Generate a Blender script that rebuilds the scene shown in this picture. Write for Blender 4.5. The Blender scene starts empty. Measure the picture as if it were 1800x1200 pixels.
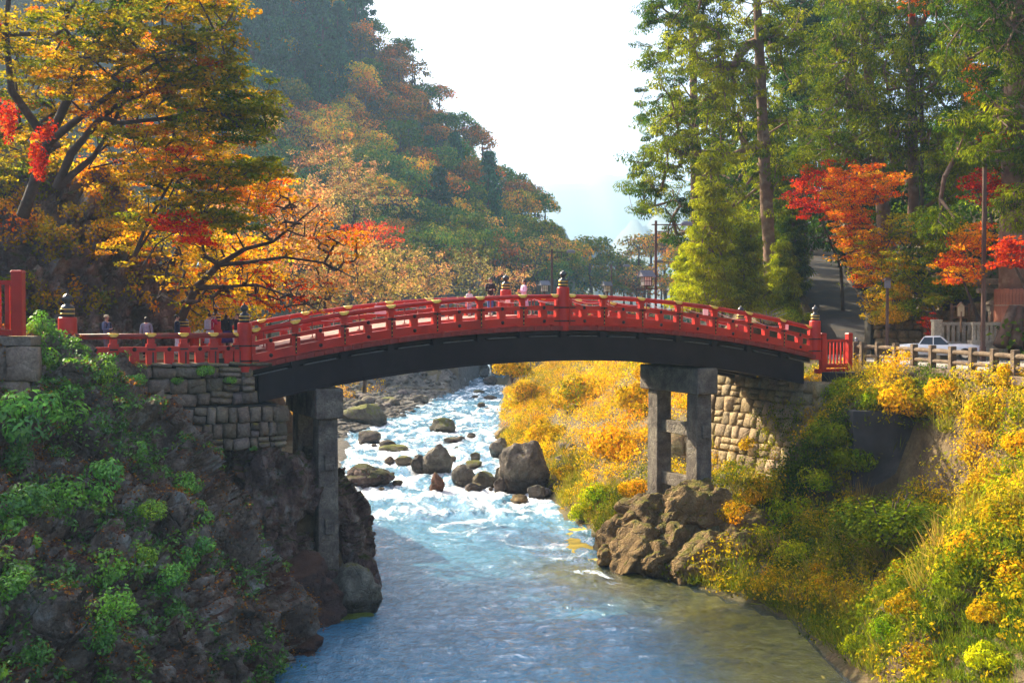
import bpy, math, random
import numpy as np
from mathutils import Vector, Matrix, noise

scene = bpy.context.scene
COL = scene.collection
rad = math.radians

# ------------------------------------------------------------------ camera
EYE = Vector((0.0, 0.0, 11.6))
PITCH = math.atan(50 / 2000.0)
cam_data = bpy.data.cameras.new("camera")
cam_data.sensor_width = 36.0
cam_data.lens = 40.0
cam_data.clip_start = 0.5
cam_data.clip_end = 8000
cam = bpy.data.objects.new("camera", cam_data)
COL.objects.link(cam)
cam.location = EYE
cam.rotation_euler = (math.pi / 2 - PITCH, 0, 0)
scene.camera = cam

# ------------------------------------------------------------------ sky and sun
SUN_TO = Vector((-0.632, 0.556, 0.54)).normalized()
sun_az = math.atan2(SUN_TO.x, SUN_TO.y)
sun_el = math.asin(SUN_TO.z)
world = bpy.data.worlds.new("World")
scene.world = world
world.use_nodes = True
wn = world.node_tree
wn.nodes.clear()
wo = wn.nodes.new("ShaderNodeOutputWorld")
wb = wn.nodes.new("ShaderNodeBackground")
wb.inputs["Strength"].default_value = 0.15
sky = wn.nodes.new("ShaderNodeTexSky")
sky.sky_type = 'NISHITA'
sky.sun_disc = False
sky.sun_elevation = sun_el
sky.sun_rotation = sun_az
sky.altitude = 600
sky.air_density = 0.7
sky.dust_density = 9.0
sky.ozone_density = 1.0
wn.links.new(sky.outputs[0], wb.inputs[0])
wn.links.new(wb.outputs[0], wo.inputs[0])

sd = bpy.data.lights.new("sun", 'SUN')
sd.energy = 5.0
sd.angle = rad(0.55)
sd.color = (1.0, 0.87, 0.62)
sun = bpy.data.objects.new("sun", sd)
COL.objects.link(sun)
sun.rotation_euler = SUN_TO.to_track_quat('Z', 'Y').to_euler()
sun.location = SUN_TO * 200

scene.view_settings.view_transform = 'Standard'
scene.view_settings.look = 'None'
scene.view_settings.gamma = 1.0
scene.view_settings.use_curve_mapping = False
scene.view_settings.exposure = 1.5
scene.render.engine = 'CYCLES'
cy = scene.cycles
cy.use_denoising = True
cy.max_bounces = 7
cy.diffuse_bounces = 3
cy.glossy_bounces = 2
cy.transmission_bounces = 4
cy.transparent_max_bounces = 8
cy.volume_bounces = 1
cy.caustics_reflective = False
cy.caustics_refractive = False
cy.sample_clamp_indirect = 4.0
cy.use_adaptive_sampling = True
cy.adaptive_threshold = 0.02

# ------------------------------------------------------------------ helpers
F = 2000.0
def ray(px, py):
    u, v = (px - 900) / F, (600 - py) / F
    c, s = math.cos(PITCH), math.sin(PITCH)
    return Vector((u, c + v * s, -s + v * c))
def P(px, py, Y):
    d = ray(px, py)
    return EYE + d * (Y / d.y)
def proj(p):
    d = Vector(p) - EYE
    c, s = math.cos(PITCH), math.sin(PITCH)
    dep = d.y * c - d.z * s
    up = d.y * s + d.z * c
    return (900 + F * d.x / dep, 600 - F * up / dep)
def smooth(a, b, x):
    t = max(0.0, min(1.0, (x - a) / (b - a)))
    return t * t * (3 - 2 * t)
def lerp(a, b, t): return a + (b - a) * t
def interp(x, tab):
    return float(np.interp(x, [t[0] for t in tab], [t[1] for t in tab]))
def water_z(y): return 0.0 if y < 62 else (y - 62) * 0.014
def on_water(px, py):
    d = ray(px, py); Y = 50.0
    for _ in range(25):
        z = water_z(Y)
        Y = (z - EYE.z) / d.z * d.y
    return EYE + d * (Y / d.y)

def link(o, parent=None):
    COL.objects.link(o)
    if parent is not None: o.parent = parent
    return o
def setp(o, label=None, cat=None, group=None, kind=None):
    if label: o["label"] = label
    if cat: o["category"] = cat
    if group: o["group"] = group
    if kind: o["kind"] = kind
    return o
def empty(name, loc=(0, 0, 0), rz=0.0, label=None, cat=None, group=None):
    o = bpy.data.objects.new(name, None)
    o.empty_display_size = 0.3
    o.location = loc
    o.rotation_euler = (0, 0, rz)
    link(o)
    return setp(o, label, cat, group)
def copy_tree(o, parent=None):
    c = o.copy()
    link(c, parent)
    for ch in list(o.children):
        copy_tree(ch, c)
    return c

class MB:
    """collects verts and faces for one mesh"""
    def __init__(s): s.v = []; s.f = []; s.m = []
    def add(s, vs, fs, m=0):
        b = len(s.v); s.v.extend([tuple(v) for v in vs])
        s.f.extend([tuple(i + b for i in f) for f in fs]); s.m.extend([m] * len(fs))
        return s
    def box(s, c, size, m=0, mat=None, taper=1.0):
        x, y, z = size[0] / 2, size[1] / 2, size[2] / 2
        vs = []
        for dz, k in ((-z, 1.0), (z, taper)):
            for dx, dy in ((-x, -y), (x, -y), (x, y), (-x, y)):
                p = Vector((dx * k, dy * k, dz))
                if mat is not None: p = mat @ p
                vs.append(Vector(c) + p)
        return s.add(vs, [(0, 3, 2, 1), (4, 5, 6, 7), (0, 1, 5, 4), (1, 2, 6, 5), (2, 3, 7, 6), (3, 0, 4, 7)], m)
    def lathe(s, prof, c=(0, 0, 0), n=16, m=0, ax=None):
        vs = []; fs = []
        c = Vector(c)
        for r, z in prof:
            for k in range(n):
                a = 2 * math.pi * k / n
                p = Vector((r * math.cos(a), r * math.sin(a), z))
                if ax is not None: p = ax @ p
                vs.append(c + p)
        for i in range(len(prof) - 1):
            for k in range(n):
                k2 = (k + 1) % n
                fs.append((i * n + k, i * n + k2, (i + 1) * n + k2, (i + 1) * n + k))
        fs.append(tuple(range(n - 1, -1, -1)))
        fs.append(tuple((len(prof) - 1) * n + k for k in range(n)))
        return s.add(vs, fs, m)
    def tube(s, pts, rads, n=6, m=0, caps=True):
        pts = [Vector(p) for p in pts]
        if not hasattr(rads, '__len__'): rads = [rads] * len(pts)
        vs = []; fs = []
        t0 = (pts[1] - pts[0]).normalized()
        u = t0.orthogonal().normalized()
        for i, p in enumerate(pts):
            if i == 0: t = pts[1] - pts[0]
            elif i == len(pts) - 1: t = pts[-1] - pts[-2]
            else: t = pts[i + 1] - pts[i - 1]
            if t.length < 1e-9: t = Vector((0, 0, 1))
            t.normalize()
            u = (u - t * u.dot(t))
            if u.length < 1e-6: u = t.orthogonal()
            u.normalize()
            w = t.cross(u)
            for k in range(n):
                a = 2 * math.pi * k / n
                vs.append(p + (u * math.cos(a) + w * math.sin(a)) * rads[i])
        for i in range(len(pts) - 1):
            for k in range(n):
                k2 = (k + 1) % n
                fs.append((i * n + k, i * n + k2, (i + 1) * n + k2, (i + 1) * n + k))
        if caps:
            fs.append(tuple(range(n - 1, -1, -1)))
            fs.append(tuple((len(pts) - 1) * n + k for k in range(n)))
        return s.add(vs, fs, m)
    def mesh(s, name, mats=None, smooth_=False):
        me = bpy.data.meshes.new(name)
        me.from_pydata([tuple(v) for v in s.v], [], s.f)
        for mt in (mats if isinstance(mats, (list, tuple)) else [mats] if mats else []):
            me.materials.append(mt)
        if any(s.m): me.polygons.foreach_set("material_index", s.m)
        if smooth_: me.polygons.foreach_set("use_smooth", [True] * len(me.polygons))
        me.update()
        return me
    def obj(s, name, mats=None, parent=None, smooth_=False, loc=None):
        o = bpy.data.objects.new(name, s.mesh(name, mats, smooth_))
        if loc is not None: o.location = loc
        return link(o, parent)
def mobj(name, me, parent=None, loc=None, rz=0.0):
    o = bpy.data.objects.new(name, me)
    if loc is not None: o.location = loc
    if rz: o.rotation_euler = (0, 0, rz)
    return link(o, parent)
def bevel(o, w, seg=2):
    m = o.modifiers.new("bevel", 'BEVEL'); m.width = w; m.segments = seg; m.limit_method = 'ANGLE'; m.angle_limit = rad(40)
    return o

# ------------------------------------------------------------------ materials
def nodes(name):
    m = bpy.data.materials.new(name); m.use_nodes = True
    nt = m.node_tree; nt.nodes.clear()
    return m, nt, nt.nodes, nt.links
def N(nt, t, **kw):
    n = nt.nodes.new(t)
    for k, v in kw.items():
        if k.startswith("i_"):
            key = k[2:]
            n.inputs[int(key) if key.isdigit() else key.replace("_", " ")].default_value = v
        else: setattr(n, k, v)
    return n
def rgba(c): return (c[0], c[1], c[2], 1.0)
def ramp(nt, stops, fac=None, interp_='LINEAR'):
    r = nt.nodes.new("ShaderNodeValToRGB")
    r.color_ramp.interpolation = interp_
    e = r.color_ramp.elements
    while len(e) > 1: e.remove(e[-1])
    e[0].position = stops[0][0]; e[0].color = rgba(stops[0][1])
    for p, c in stops[1:]:
        k = e.new(p); k.color = rgba(c)
    if fac is not None: nt.links.new(fac, r.inputs[0])
    return r
def noise_tex(nt, scale, detail=4, coord='Object', rough=0.55, dist=0.0, vec=None):
    n = N(nt, "ShaderNodeTexNoise"); n.inputs["Scale"].default_value = scale
    n.inputs["Detail"].default_value = detail; n.inputs["Roughness"].default_value = rough
    n.inputs["Distortion"].default_value = dist
    if vec is None:
        if coord == 'World':
            g = N(nt, "ShaderNodeNewGeometry"); vec = g.outputs["Position"]
        else:
            tc = N(nt, "ShaderNodeTexCoord"); vec = tc.outputs[coord]
    nt.links.new(vec, n.inputs["Vector"])
    return n
def mixc(nt, fac, a, b, mode='MIX'):
    m = N(nt, "ShaderNodeMix", data_type='RGBA', blend_type=mode)
    for sock, v in ((m.inputs[0], fac), (m.inputs[6], a), (m.inputs[7], b)):
        if hasattr(v, "links") or isinstance(v, bpy.types.NodeSocket): nt.links.new(v, sock)
        elif isinstance(v, (int, float)): sock.default_value = v
        else: sock.default_value = rgba(v)
    return m.outputs[2]
def math_(nt, op, a, b=None, c=None, clamp=False):
    m = N(nt, "ShaderNodeMath", operation=op, use_clamp=clamp)
    for i, v in enumerate((a, b, c)):
        if v is None: continue
        if isinstance(v, bpy.types.NodeSocket): nt.links.new(v, m.inputs[i])
        else: m.inputs[i].default_value = v
    return m.outputs[0]
def mapr(nt, v, a, b, c=0.0, d=1.0):
    m = N(nt, "ShaderNodeMapRange"); nt.links.new(v, m.inputs[0])
    for i, x in enumerate((a, b, c, d)): m.inputs[i + 1].default_value = x
    return m.outputs[0]
def plain(name, c, rough=0.6, var=0.25, scale=6.0, bump=0.15, metal=0.0, dirt=None, spec=0.4, objcol=False, coord='Object', bscale=None):
    m, nt, nd, lk = nodes(name)
    out = N(nt, "ShaderNodeOutputMaterial"); b = N(nt, "ShaderNodeBsdfPrincipled")
    lk.new(b.outputs[0], out.inputs[0])
    n1 = noise_tex(nt, scale, 5, coord)
    dark = tuple(x * (1 - var) for x in c); light = tuple(min(1, x * (1 + var)) for x in c)
    col = ramp(nt, [(0.3, dark), (0.7, light)], n1.outputs[0]).outputs[0]
    if dirt:
        n2 = noise_tex(nt, scale * 0.35, 6, coord, 0.65)
        f = mapr(nt, n2.outputs[0], 0.52, 0.68)
        col = mixc(nt, f, col, dirt)
    if objcol:
        oi = N(nt, "ShaderNodeObjectInfo"); col = mixc(nt, 1.0, col, oi.outputs["Color"], 'MULTIPLY')
    lk.new(col, b.inputs["Base Color"])
    b.inputs["Roughness"].default_value = rough
    b.inputs["Metallic"].default_value = metal
    b.inputs["Specular IOR Level"].default_value = spec
    if bump > 0:
        n3 = noise_tex(nt, bscale or scale * 4, 5, coord)
        bp = N(nt, "ShaderNodeBump"); bp.inputs["Strength"].default_value = bump; bp.inputs["Distance"].default_value = 0.05
        lk.new(n3.outputs[0], bp.inputs["Height"]); lk.new(bp.outputs[0], b.inputs["Normal"])
    return m
def rock_mat(name, stops, moss=(0.09, 0.10, 0.02), moss_lo=0.55, moss_hi=0.75, moss_n=0.5, scale=1.2, bump=0.6, moss_amt=1.0, litter=None, wet=False, bdist=0.15):
    """stone: speckled colour, lichen, moss on the upward faces"""
    m, nt, nd, lk = nodes(name)
    out = N(nt, "ShaderNodeOutputMaterial"); b = N(nt, "ShaderNodeBsdfPrincipled")
    lk.new(b.outputs[0], out.inputs[0])
    n1 = noise_tex(nt, scale, 8, 'World', 0.62, 0.4)
    col = ramp(nt, stops, n1.outputs[0]).outputs[0]
    n2 = noise_tex(nt, scale * 9, 6, 'World', 0.7)
    col = mixc(nt, 0.55, col, mixc(nt, 1.0, col, ramp(nt, [(0.3, (0.35,) * 3), (0.7, (1.7,) * 3)], n2.outputs[0]).outputs[0], 'MULTIPLY'))
    oi = N(nt, "ShaderNodeObjectInfo")
    col = mixc(nt, 1.0, col, oi.outputs["Color"], 'MULTIPLY')
    g = N(nt, "ShaderNodeNewGeometry")
    sep = N(nt, "ShaderNodeSeparateXYZ"); lk.new(g.outputs["Normal"], sep.inputs[0])
    n3 = noise_tex(nt, scale * 1.7, 6, 'World', 0.7)
    f = math_(nt, 'ADD', math_(nt, 'MULTIPLY', sep.outputs[2], moss_n), n3.outputs[0])
    f = math_(nt, 'MULTIPLY', mapr(nt, f, moss_lo + 0.3, moss_hi + 0.3), moss_amt)
    n4 = noise_tex(nt, scale * 14, 4, 'World')
    mc = mixc(nt, n4.outputs[0], tuple(x * 0.5 for x in moss), tuple(min(1, x * 1.8) for x in moss))
    col = mixc(nt, f, col, mc)
    if litter:
        v = N(nt, "ShaderNodeTexVoronoi"); v.inputs["Scale"].default_value = 11
        lk.new(g.outputs["Position"], v.inputs["Vector"])
        lf = mapr(nt, math_(nt, 'ADD', math_(nt, 'MULTIPLY', sep.outputs[2], 0.5), noise_tex(nt, 0.8, 4, 'World').outputs[0]), 0.86, 0.92)
        lc = mixc(nt, v.outputs["Color"], tuple(x * 0.6 for x in litter), tuple(x * 1.5 for x in litter))
        col = mixc(nt, lf, col, lc)
    b.inputs["Roughness"].default_value = 0.85
    if wet:
        tc = N(nt, "ShaderNodeTexCoord"); sg = N(nt, "ShaderNodeSeparateXYZ"); lk.new(tc.outputs["Generated"], sg.inputs[0])
        wv = math_(nt, 'ADD', sg.outputs[2], math_(nt, 'MULTIPLY', math_(nt, 'SUBTRACT', n3.outputs[0], 0.5), 0.25))
        wf_ = mapr(nt, wv, 0.36, 0.46, 1.0, 0.0)
        col = mixc(nt, wf_, col, mixc(nt, 1.0, col, (0.38, 0.36, 0.36), 'MULTIPLY'))
        lk.new(mapr(nt, wf_, 0, 1, 0.8, 0.25), b.inputs["Roughness"])
    lk.new(col, b.inputs["Base Color"])
    b.inputs["Specular IOR Level"].default_value = 0.25
    nb = noise_tex(nt, scale * 5, 8, 'World', 0.7)
    v2 = N(nt, "ShaderNodeTexVoronoi", feature='DISTANCE_TO_EDGE'); v2.inputs["Scale"].default_value = scale * 1.5
    gp = noise_tex(nt, scale * 2, 3, 'World')
    lk.new(mixc(nt, 0.35, g.outputs["Position"], gp.outputs["Color"]), v2.inputs["Vector"])
    h = math_(nt, 'ADD', nb.outputs[0], mapr(nt, v2.outputs[0], 0.0, 0.08, 0.0, 0.5))
    bp = N(nt, "ShaderNodeBump"); bp.inputs["Strength"].default_value = bump; bp.inputs["Distance"].default_value = bdist
    lk.new(h, bp.inputs["Height"]); lk.new(bp.outputs[0], b.inputs["Normal"])
    return m
def leaf_mat(name, stops, trans=0.45, tmul=(1.3, 1.2, 0.7), rough_gloss=0.0, wscale=0.0):
    """leaves: colour chosen per clump (tone) and per leaf (rnd), lit from both sides"""
    m, nt, nd, lk = nodes(name)
    out = N(nt, "ShaderNodeOutputMaterial")
    at = N(nt, "ShaderNodeAttribute", attribute_name="tone"); ar = N(nt, "ShaderNodeAttribute", attribute_name="rnd")
    t = at.outputs["Fac"]
    if wscale:
        nn = noise_tex(nt, wscale, 3, 'World')
        t = math_(nt, 'ADD', t, math_(nt, 'MULTIPLY', math_(nt, 'SUBTRACT', nn.outputs[0], 0.5), 1.4), clamp=True)
    col = ramp(nt, stops, t).outputs[0]
    oi = N(nt, "ShaderNodeObjectInfo")
    col = mixc(nt, 1.0, col, oi.outputs["Color"], 'MULTIPLY')
    br = mapr(nt, ar.outputs["Fac"], 0, 1, 0.6, 1.45)
    vm = N(nt, "ShaderNodeVectorMath", operation='SCALE'); lk.new(col, vm.inputs[0]); lk.new(br, vm.inputs["Scale"])
    d = N(nt, "ShaderNodeBsdfDiffuse"); tr = N(nt, "ShaderNodeBsdfTranslucent"); mx = N(nt, "ShaderNodeMixShader")
    lk.new(vm.outputs[0], d.inputs[0])
    tc = mixc(nt, 1.0, vm.outputs[0], tmul, 'MULTIPLY'); lk.new(tc, tr.inputs[0])
    mx.inputs[0].default_value = trans
    lk.new(d.outputs[0], mx.inputs[1]); lk.new(tr.outputs[0], mx.inputs[2])
    last = mx.outputs[0]
    if rough_gloss:
        gl = N(nt, "ShaderNodeBsdfGlossy"); gl.inputs["Roughness"].default_value = 0.45
        m2 = N(nt, "ShaderNodeMixShader"); m2.inputs[0].default_value = rough_gloss
        lk.new(last, m2.inputs[1]); lk.new(gl.outputs[0], m2.inputs[2]); last = m2.outputs[0]
    lk.new(last, out.inputs[0])
    return m
# ================================================================== terrain
LW = [(0,-9.5),(35.7,-8.0),(41.8,-7.3),(44.2,-6.0),(51.5,-6.4),(59.5,-8.3),(75,-11.5),(105,-15),(120,-12),(150,-8),(190,-5),(260,-6),(420,-6)]
RW = [(0,13.5),(35.7,11.0),(43,10.6),(47.3,8.3),(50.4,6.3),(54.6,4.4),(61,4.4),(65.4,2.9),(73,2.4),(89,-.6),(110,-1.2),(180,-.6),(260,2),(420,4)]
FENCE_X = [(20,22.5),(35,20.5),(45,19.8),(57,18.0),(66,15.5),(80,14),(120,12.5),(200,11.5),(300,15),(420,17)]
ROAD_Z = 9.1
PATH = [(66, 21.2), (80, 23.5), (100, 27.2), (132, 34.5), (150, 39)]      # y, x of the sloping path
def path_z(y): return ROAD_Z + (0 if y < 67 else (y - 67) * 0.165)
MT = [(-260,150),(-120,150),(-70,128),(-55,108),(-42,88),(-30,75),(-19,62),(-10,51),(-5,43),(2,37),(13,29),(18,14),(26,10),(60,10),(120,30),(260,60)]
def mountain(x, y):
    t = smooth(150, 300, y) * 0.55 + 0.45 * max(0, min(1, (y - 160) / 140))
    x2 = x + (300 - min(y, 300)) * 0.02
    return (interp(x2, MT) - 9) * t
def cliff_x(y): return interp(y, [(40,-25),(50,-25),(58,-22),(66,-19.5),(75,-20),(100,-30),(150,-45),(420,-60)])
U2 = (math.cos(math.atan2(11.75, 25.42)), math.sin(math.atan2(11.75, 25.42)))
def ground_h(x, y):
    if y > 185:
        k = smooth(185, 215, y)
        return lerp(ground_b(x, y), max(ROAD_Z, mountain(x, y) + 9), k)
    return ground_b(x, y)
def ground_b(x, y):
    xl, xr = interp(y, LW), interp(y, RW); w = water_z(y)
    if xl < x < xr:
        dr, dl = x - xr, xl - x
        e = min(abs(dr) * 0.17, abs(dl) * 0.6)
        return w - min(1.9, 0.05 + e)
    if x >= xr:
        fx = interp(y, FENCE_X)
        if x < fx:
            t = (x - xr) / (fx - xr)
            z = w - 0.05 + (ROAD_Z - w) * (t ** 0.8)
            if y < 34: z = w + (ROAD_Z - w) * t
            k = smooth(37, 41, y) * (1 - smooth(51.2, 51.7, y))
            zl = w - 0.05 + 9.15 * (0.40 * t / 0.86 if t < 0.86 else 0.40 + (t - 0.86) / 0.14 * 0.60)
            z = lerp(z, zl, k)
            sb = (x + 10.45) * U2[0] + (y - 44.45) * U2[1]; wbb = -(x + 10.45) * U2[1] + (y - 44.45) * U2[0]
            kk = smooth(-3.2, -1.9, wbb) * (1 - smooth(7.5, 9.5, wbb)) * (1 - smooth(26.6, 27.2, sb))
            z = lerp(z, min(z, 2.3 + max(0, sb - 20) * 0.16), kk)
            return z
        z = ROAD_Z
        px = interp(y, [(p[0], p[1]) for p in PATH])
        hx = 28.5 if y < 60 else 28.5 + (y - 60) * -0.25 if y < 66 else px + 3.2
        if y > 66:
            left = px - 2.6
            if x > left and x < px + 3.2: z = path_z(y) - 0.12
            elif x <= left:
                z = lerp(ROAD_Z + 0.0, path_z(y), smooth(left - 7, left, x)) + 2.2 * math.exp(-((x - left + 3) / 3) ** 2) * smooth(66, 74, y)
            else: z = path_z(y) + min(3.0, (x - hx) * 3) + max(0, x - hx) * 0.55
        elif x > hx:
            z = ROAD_Z + min(3.2, (x - hx) * 3) + (x - hx) * 0.6
        if y > 150: z = lerp(z, max(ROAD_Z + 1, mountain(x, y) + 9), smooth(150, 190, y))
        return min(z, 60)
    # left side, in the bridge's own frame near the abutment
    d = xl - x
    if y < 62:
        cx = cliff_x(y)
        rx, ry = x + 10.45, y - 44.45
        s_ = rx * U2[0] + ry * U2[1]; w_ = -rx * U2[1] + ry * U2[0]
        if w_ < 0.4 or y < 34:
            z = -2.2
            if x < -20: z += smooth(-20, -30, x) * 20  # unseen hillside out of frame, raised to put the left bank in shade
        else:
            z = 9.8 if s_ < -0.2 else lerp(9.8, 6.0, smooth(-0.2, 0.1, s_)) if s_ < 0.2 else 6.0 if s_ < 1.2 else lerp(6.0, 4.6, smooth(1.2, 1.5, s_))
            z = min(z, w - 0.8 + d * 2.2)
            if x < cx: z = 9.3 + min((cx - x) * 2.3, 8 + (cx - x) * 0.15)
        return min(z, 60)
    k = smooth(62, 80, y)
    cx = cliff_x(y)
    za = min(9.8, w - 0.4 + d * 2.0)
    zb = w + 0.05 + min(d * 0.07, 0.8) + max(0, d - 9) * 0.35
    z = lerp(za, zb, k)
    if x < cx: z = z + min((cx - x) * lerp(2.2, 0.55, smooth(62, 90, y)), lerp(9, 8, smooth(62, 90, y)) + (cx - x) * 0.3)
    if y > 140: z = max(z, lerp(0, mountain(x, y) + 9, smooth(140, 175, y)))
    return min(z, max(34, mountain(x, y) + 9))
def nz(p, s, o=3): return noise.fractal(Vector(p) * s, 0.9, 2.0, o)
def ground_n(x, y):
    z = ground_h(x, y)
    xl, xr = interp(y, LW), interp(y, RW)
    road = (interp(y, FENCE_X) < x < 27.5 and y < 150)
    pth = y > 60 and abs(x - interp(y, [(p[0], p[1]) for p in PATH])) < 3.6
    terr = x < xl and 41.3 < y < 60 and x > cliff_x(y)
    a = 0.0 if (road or pth or terr) else min(0.45, 0.05 + 0.05 * min(abs(x - xl), abs(x - xr)))
    if y > 150: a = 2.0
    return z + a * nz((x, y, z), 0.35)
def heightfield(name, xs, ys, fn, mat, label, smooth_=True):
    nx, ny = len(xs), len(ys)
    vs = [(x, y, fn(x, y)) for y in ys for x in xs]
    fs = [(j * nx + i, j * nx + i + 1, (j + 1) * nx + i + 1, (j + 1) * nx + i) for j in range(ny - 1) for i in range(nx - 1)]
    m = MB(); m.add(vs, fs)
    o = m.obj(name, mat, smooth_=smooth_)
    setp(o, label, kind='structure')
    return o
def seg(*parts):
    out = []
    for a, b, st in parts:
        out += list(np.arange(a, b, st))
    out.append(parts[-1][1])
    return [float(v) for v in out]

M_ground = rock_mat("earth_ground", [(0.25, (0.05, 0.035, 0.02)), (0.5, (0.13, 0.085, 0.04)), (0.75, (0.22, 0.16, 0.08))], moss=(0.09, 0.075, 0.03), moss_lo=0.5, moss_hi=0.7, scale=0.8, bump=0.7)
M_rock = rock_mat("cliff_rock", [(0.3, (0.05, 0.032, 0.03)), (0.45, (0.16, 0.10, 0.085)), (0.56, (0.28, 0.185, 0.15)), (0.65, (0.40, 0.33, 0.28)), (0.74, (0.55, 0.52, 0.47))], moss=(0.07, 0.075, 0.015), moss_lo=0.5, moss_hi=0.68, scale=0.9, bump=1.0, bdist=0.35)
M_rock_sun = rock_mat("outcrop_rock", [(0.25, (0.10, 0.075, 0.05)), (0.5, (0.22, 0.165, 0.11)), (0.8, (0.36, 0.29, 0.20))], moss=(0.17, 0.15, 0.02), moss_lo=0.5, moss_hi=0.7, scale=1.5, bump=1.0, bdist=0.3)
M_boulder = rock_mat("boulder_stone", [(0.3, (0.07, 0.06, 0.052)), (0.5, (0.165, 0.145, 0.12)), (0.62, (0.25, 0.225, 0.19)), (0.75, (0.44, 0.41, 0.37))], moss=(0.13, 0.12, 0.012), moss_lo=0.64, moss_hi=0.8, scale=1.6, bump=0.8, wet=True)
M_forest_floor = rock_mat("forest_floor", [(0.3, (0.03, 0.04, 0.02)), (0.7, (0.09, 0.07, 0.03))], moss=(0.04, 0.06, 0.02), scale=0.3)

heightfield("ground", seg((-120, -45, 7), (-45, -18, 1.0), (-18, 22, 0.55), (22, 50, 1.2), (50, 160, 8)), seg((-10, 20, 3), (20, 30, 1.2), (30, 70, 0.55), (70, 110, 1.0), (110, 180, 2.0)), ground_n, M_ground, "earth and rock banks sloping down to the river")
def hill_n(x, y): return ground_n(x, y) + 0.15 * 0
heightfield("mountain", seg((-320, -120, 12), (-120, -60, 5), (-60, 40, 3.0), (40, 120, 8), (120, 320, 20)), seg((180, 320, 4), (320, 440, 15)), hill_n, M_forest_floor, "steep wooded mountainside above the river valley")
# plain ground running on to the horizon behind the hills
mb = MB(); 
ysf = [440, 700, 1100, 1800, 3200, 4800]; xsf = [-6500, -3000, -1000, -320, 0, 320, 1000, 3000, 6500]
heightfield("plain", xsf, ysf, lambda x, y: 8.0 if y < 450 else 6.0, M_forest_floor, "wooded plain beyond the valley")
# faint ridges far up the valley
def ridge(name, Y, pts, depth, label, seed):
    m = MB(); n = 120
    x0, x1 = pts[0][0], pts[-1][0]
    vs = []
    for j in range(12):
        t = j / 11.0
        for i in range(n + 1):
            px = x0 + (x1 - x0) * i / n
            top = P(px, interp(px, pts), Y)
            zz = top.z + nz((px * 0.035, seed, 0), 0.8, 4) * 14 * (Y / 1500)
            vs.append((top.x, Y - depth * (1 - t), lerp(5, zz, t ** 0.9) + nz((px * 0.03, j * 0.4, seed), 1, 3) * 12 * (1 - t) * t))
    for i in range(n + 1):
        vs.append((vs[11 * (n + 1) + i][0], Y + depth, 5))
    fs = [(j * (n + 1) + i, j * (n + 1) + i + 1, (j + 1) * (n + 1) + i + 1, (j + 1) * (n + 1) + i) for j in range(12) for i in range(n)]
    m.add(vs, fs)
    o = m.obj(name, M_forest_floor, smooth_=True); setp(o, label, kind='structure')
ridge("mountain", 3000, [(0, 480), (400, 420), (700, 370), (860, 340), (950, 330), (1060, 308), (1150, 325), (1300, 330), (1700, 380), (2100, 460)], 900, "pale blue distant mountain range on the horizon", 3)
ridge("mountain", 1900, [(1000, 540), (1040, 470), (1080, 425), (1110, 398), (1160, 370), (1240, 350), (1400, 340), (1800, 380), (2200, 460)], 500, "nearer hazy peak rising behind the valley woods", 9)
ridge("mountain", 900, [(860, 470), (930, 400), (960, 385), (985, 398), (1005, 426), (1020, 424), (1032, 418), (1060, 440), (1120, 480)], 130, "small hazy knoll with a pylon at the valley end", 5)

# ---- the road and the sloping path
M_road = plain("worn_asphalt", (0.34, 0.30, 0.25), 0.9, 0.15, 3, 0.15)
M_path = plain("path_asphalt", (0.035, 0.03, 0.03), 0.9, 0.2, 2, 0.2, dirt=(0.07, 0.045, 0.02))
m = MB()
ys = seg((18, 70, 2)); vs = []; fs = []
for i, y in enumerate(ys):
    fx = interp(y, FENCE_X) + 0.55
    vs += [(fx, y, ROAD_Z + 0.02), ((fx + 27.5) / 2, y, ROAD_Z + 0.05), (27.5, y, ROAD_Z + 0.02)]
for i in range(len(ys) - 1):
    a = i * 3
    fs += [(a, a + 1, a + 4, a + 3), (a + 1, a + 2, a + 5, a + 4)]
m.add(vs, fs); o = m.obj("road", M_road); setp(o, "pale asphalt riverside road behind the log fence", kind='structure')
m = MB(); vs = []; fs = []
ys = seg((68.5, 150, 2.5))
for i, y in enumerate(ys):
    px = interp(y, [(p[0], p[1]) for p in PATH]); z = path_z(y) + 0.14
    vs += [(px - 2.3, y, z), (px, y, z + 0.05), (px + 2.1, y, z)]
for i in range(len(ys) - 1):
    a = i * 3
    fs += [(a, a + 1, a + 4, a + 3), (a + 1, a + 2, a + 5, a + 4)]
m.add(vs, fs); o = m.obj("path", M_path); setp(o, "dark asphalt path climbing straight up between the trees", kind='structure')

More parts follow.
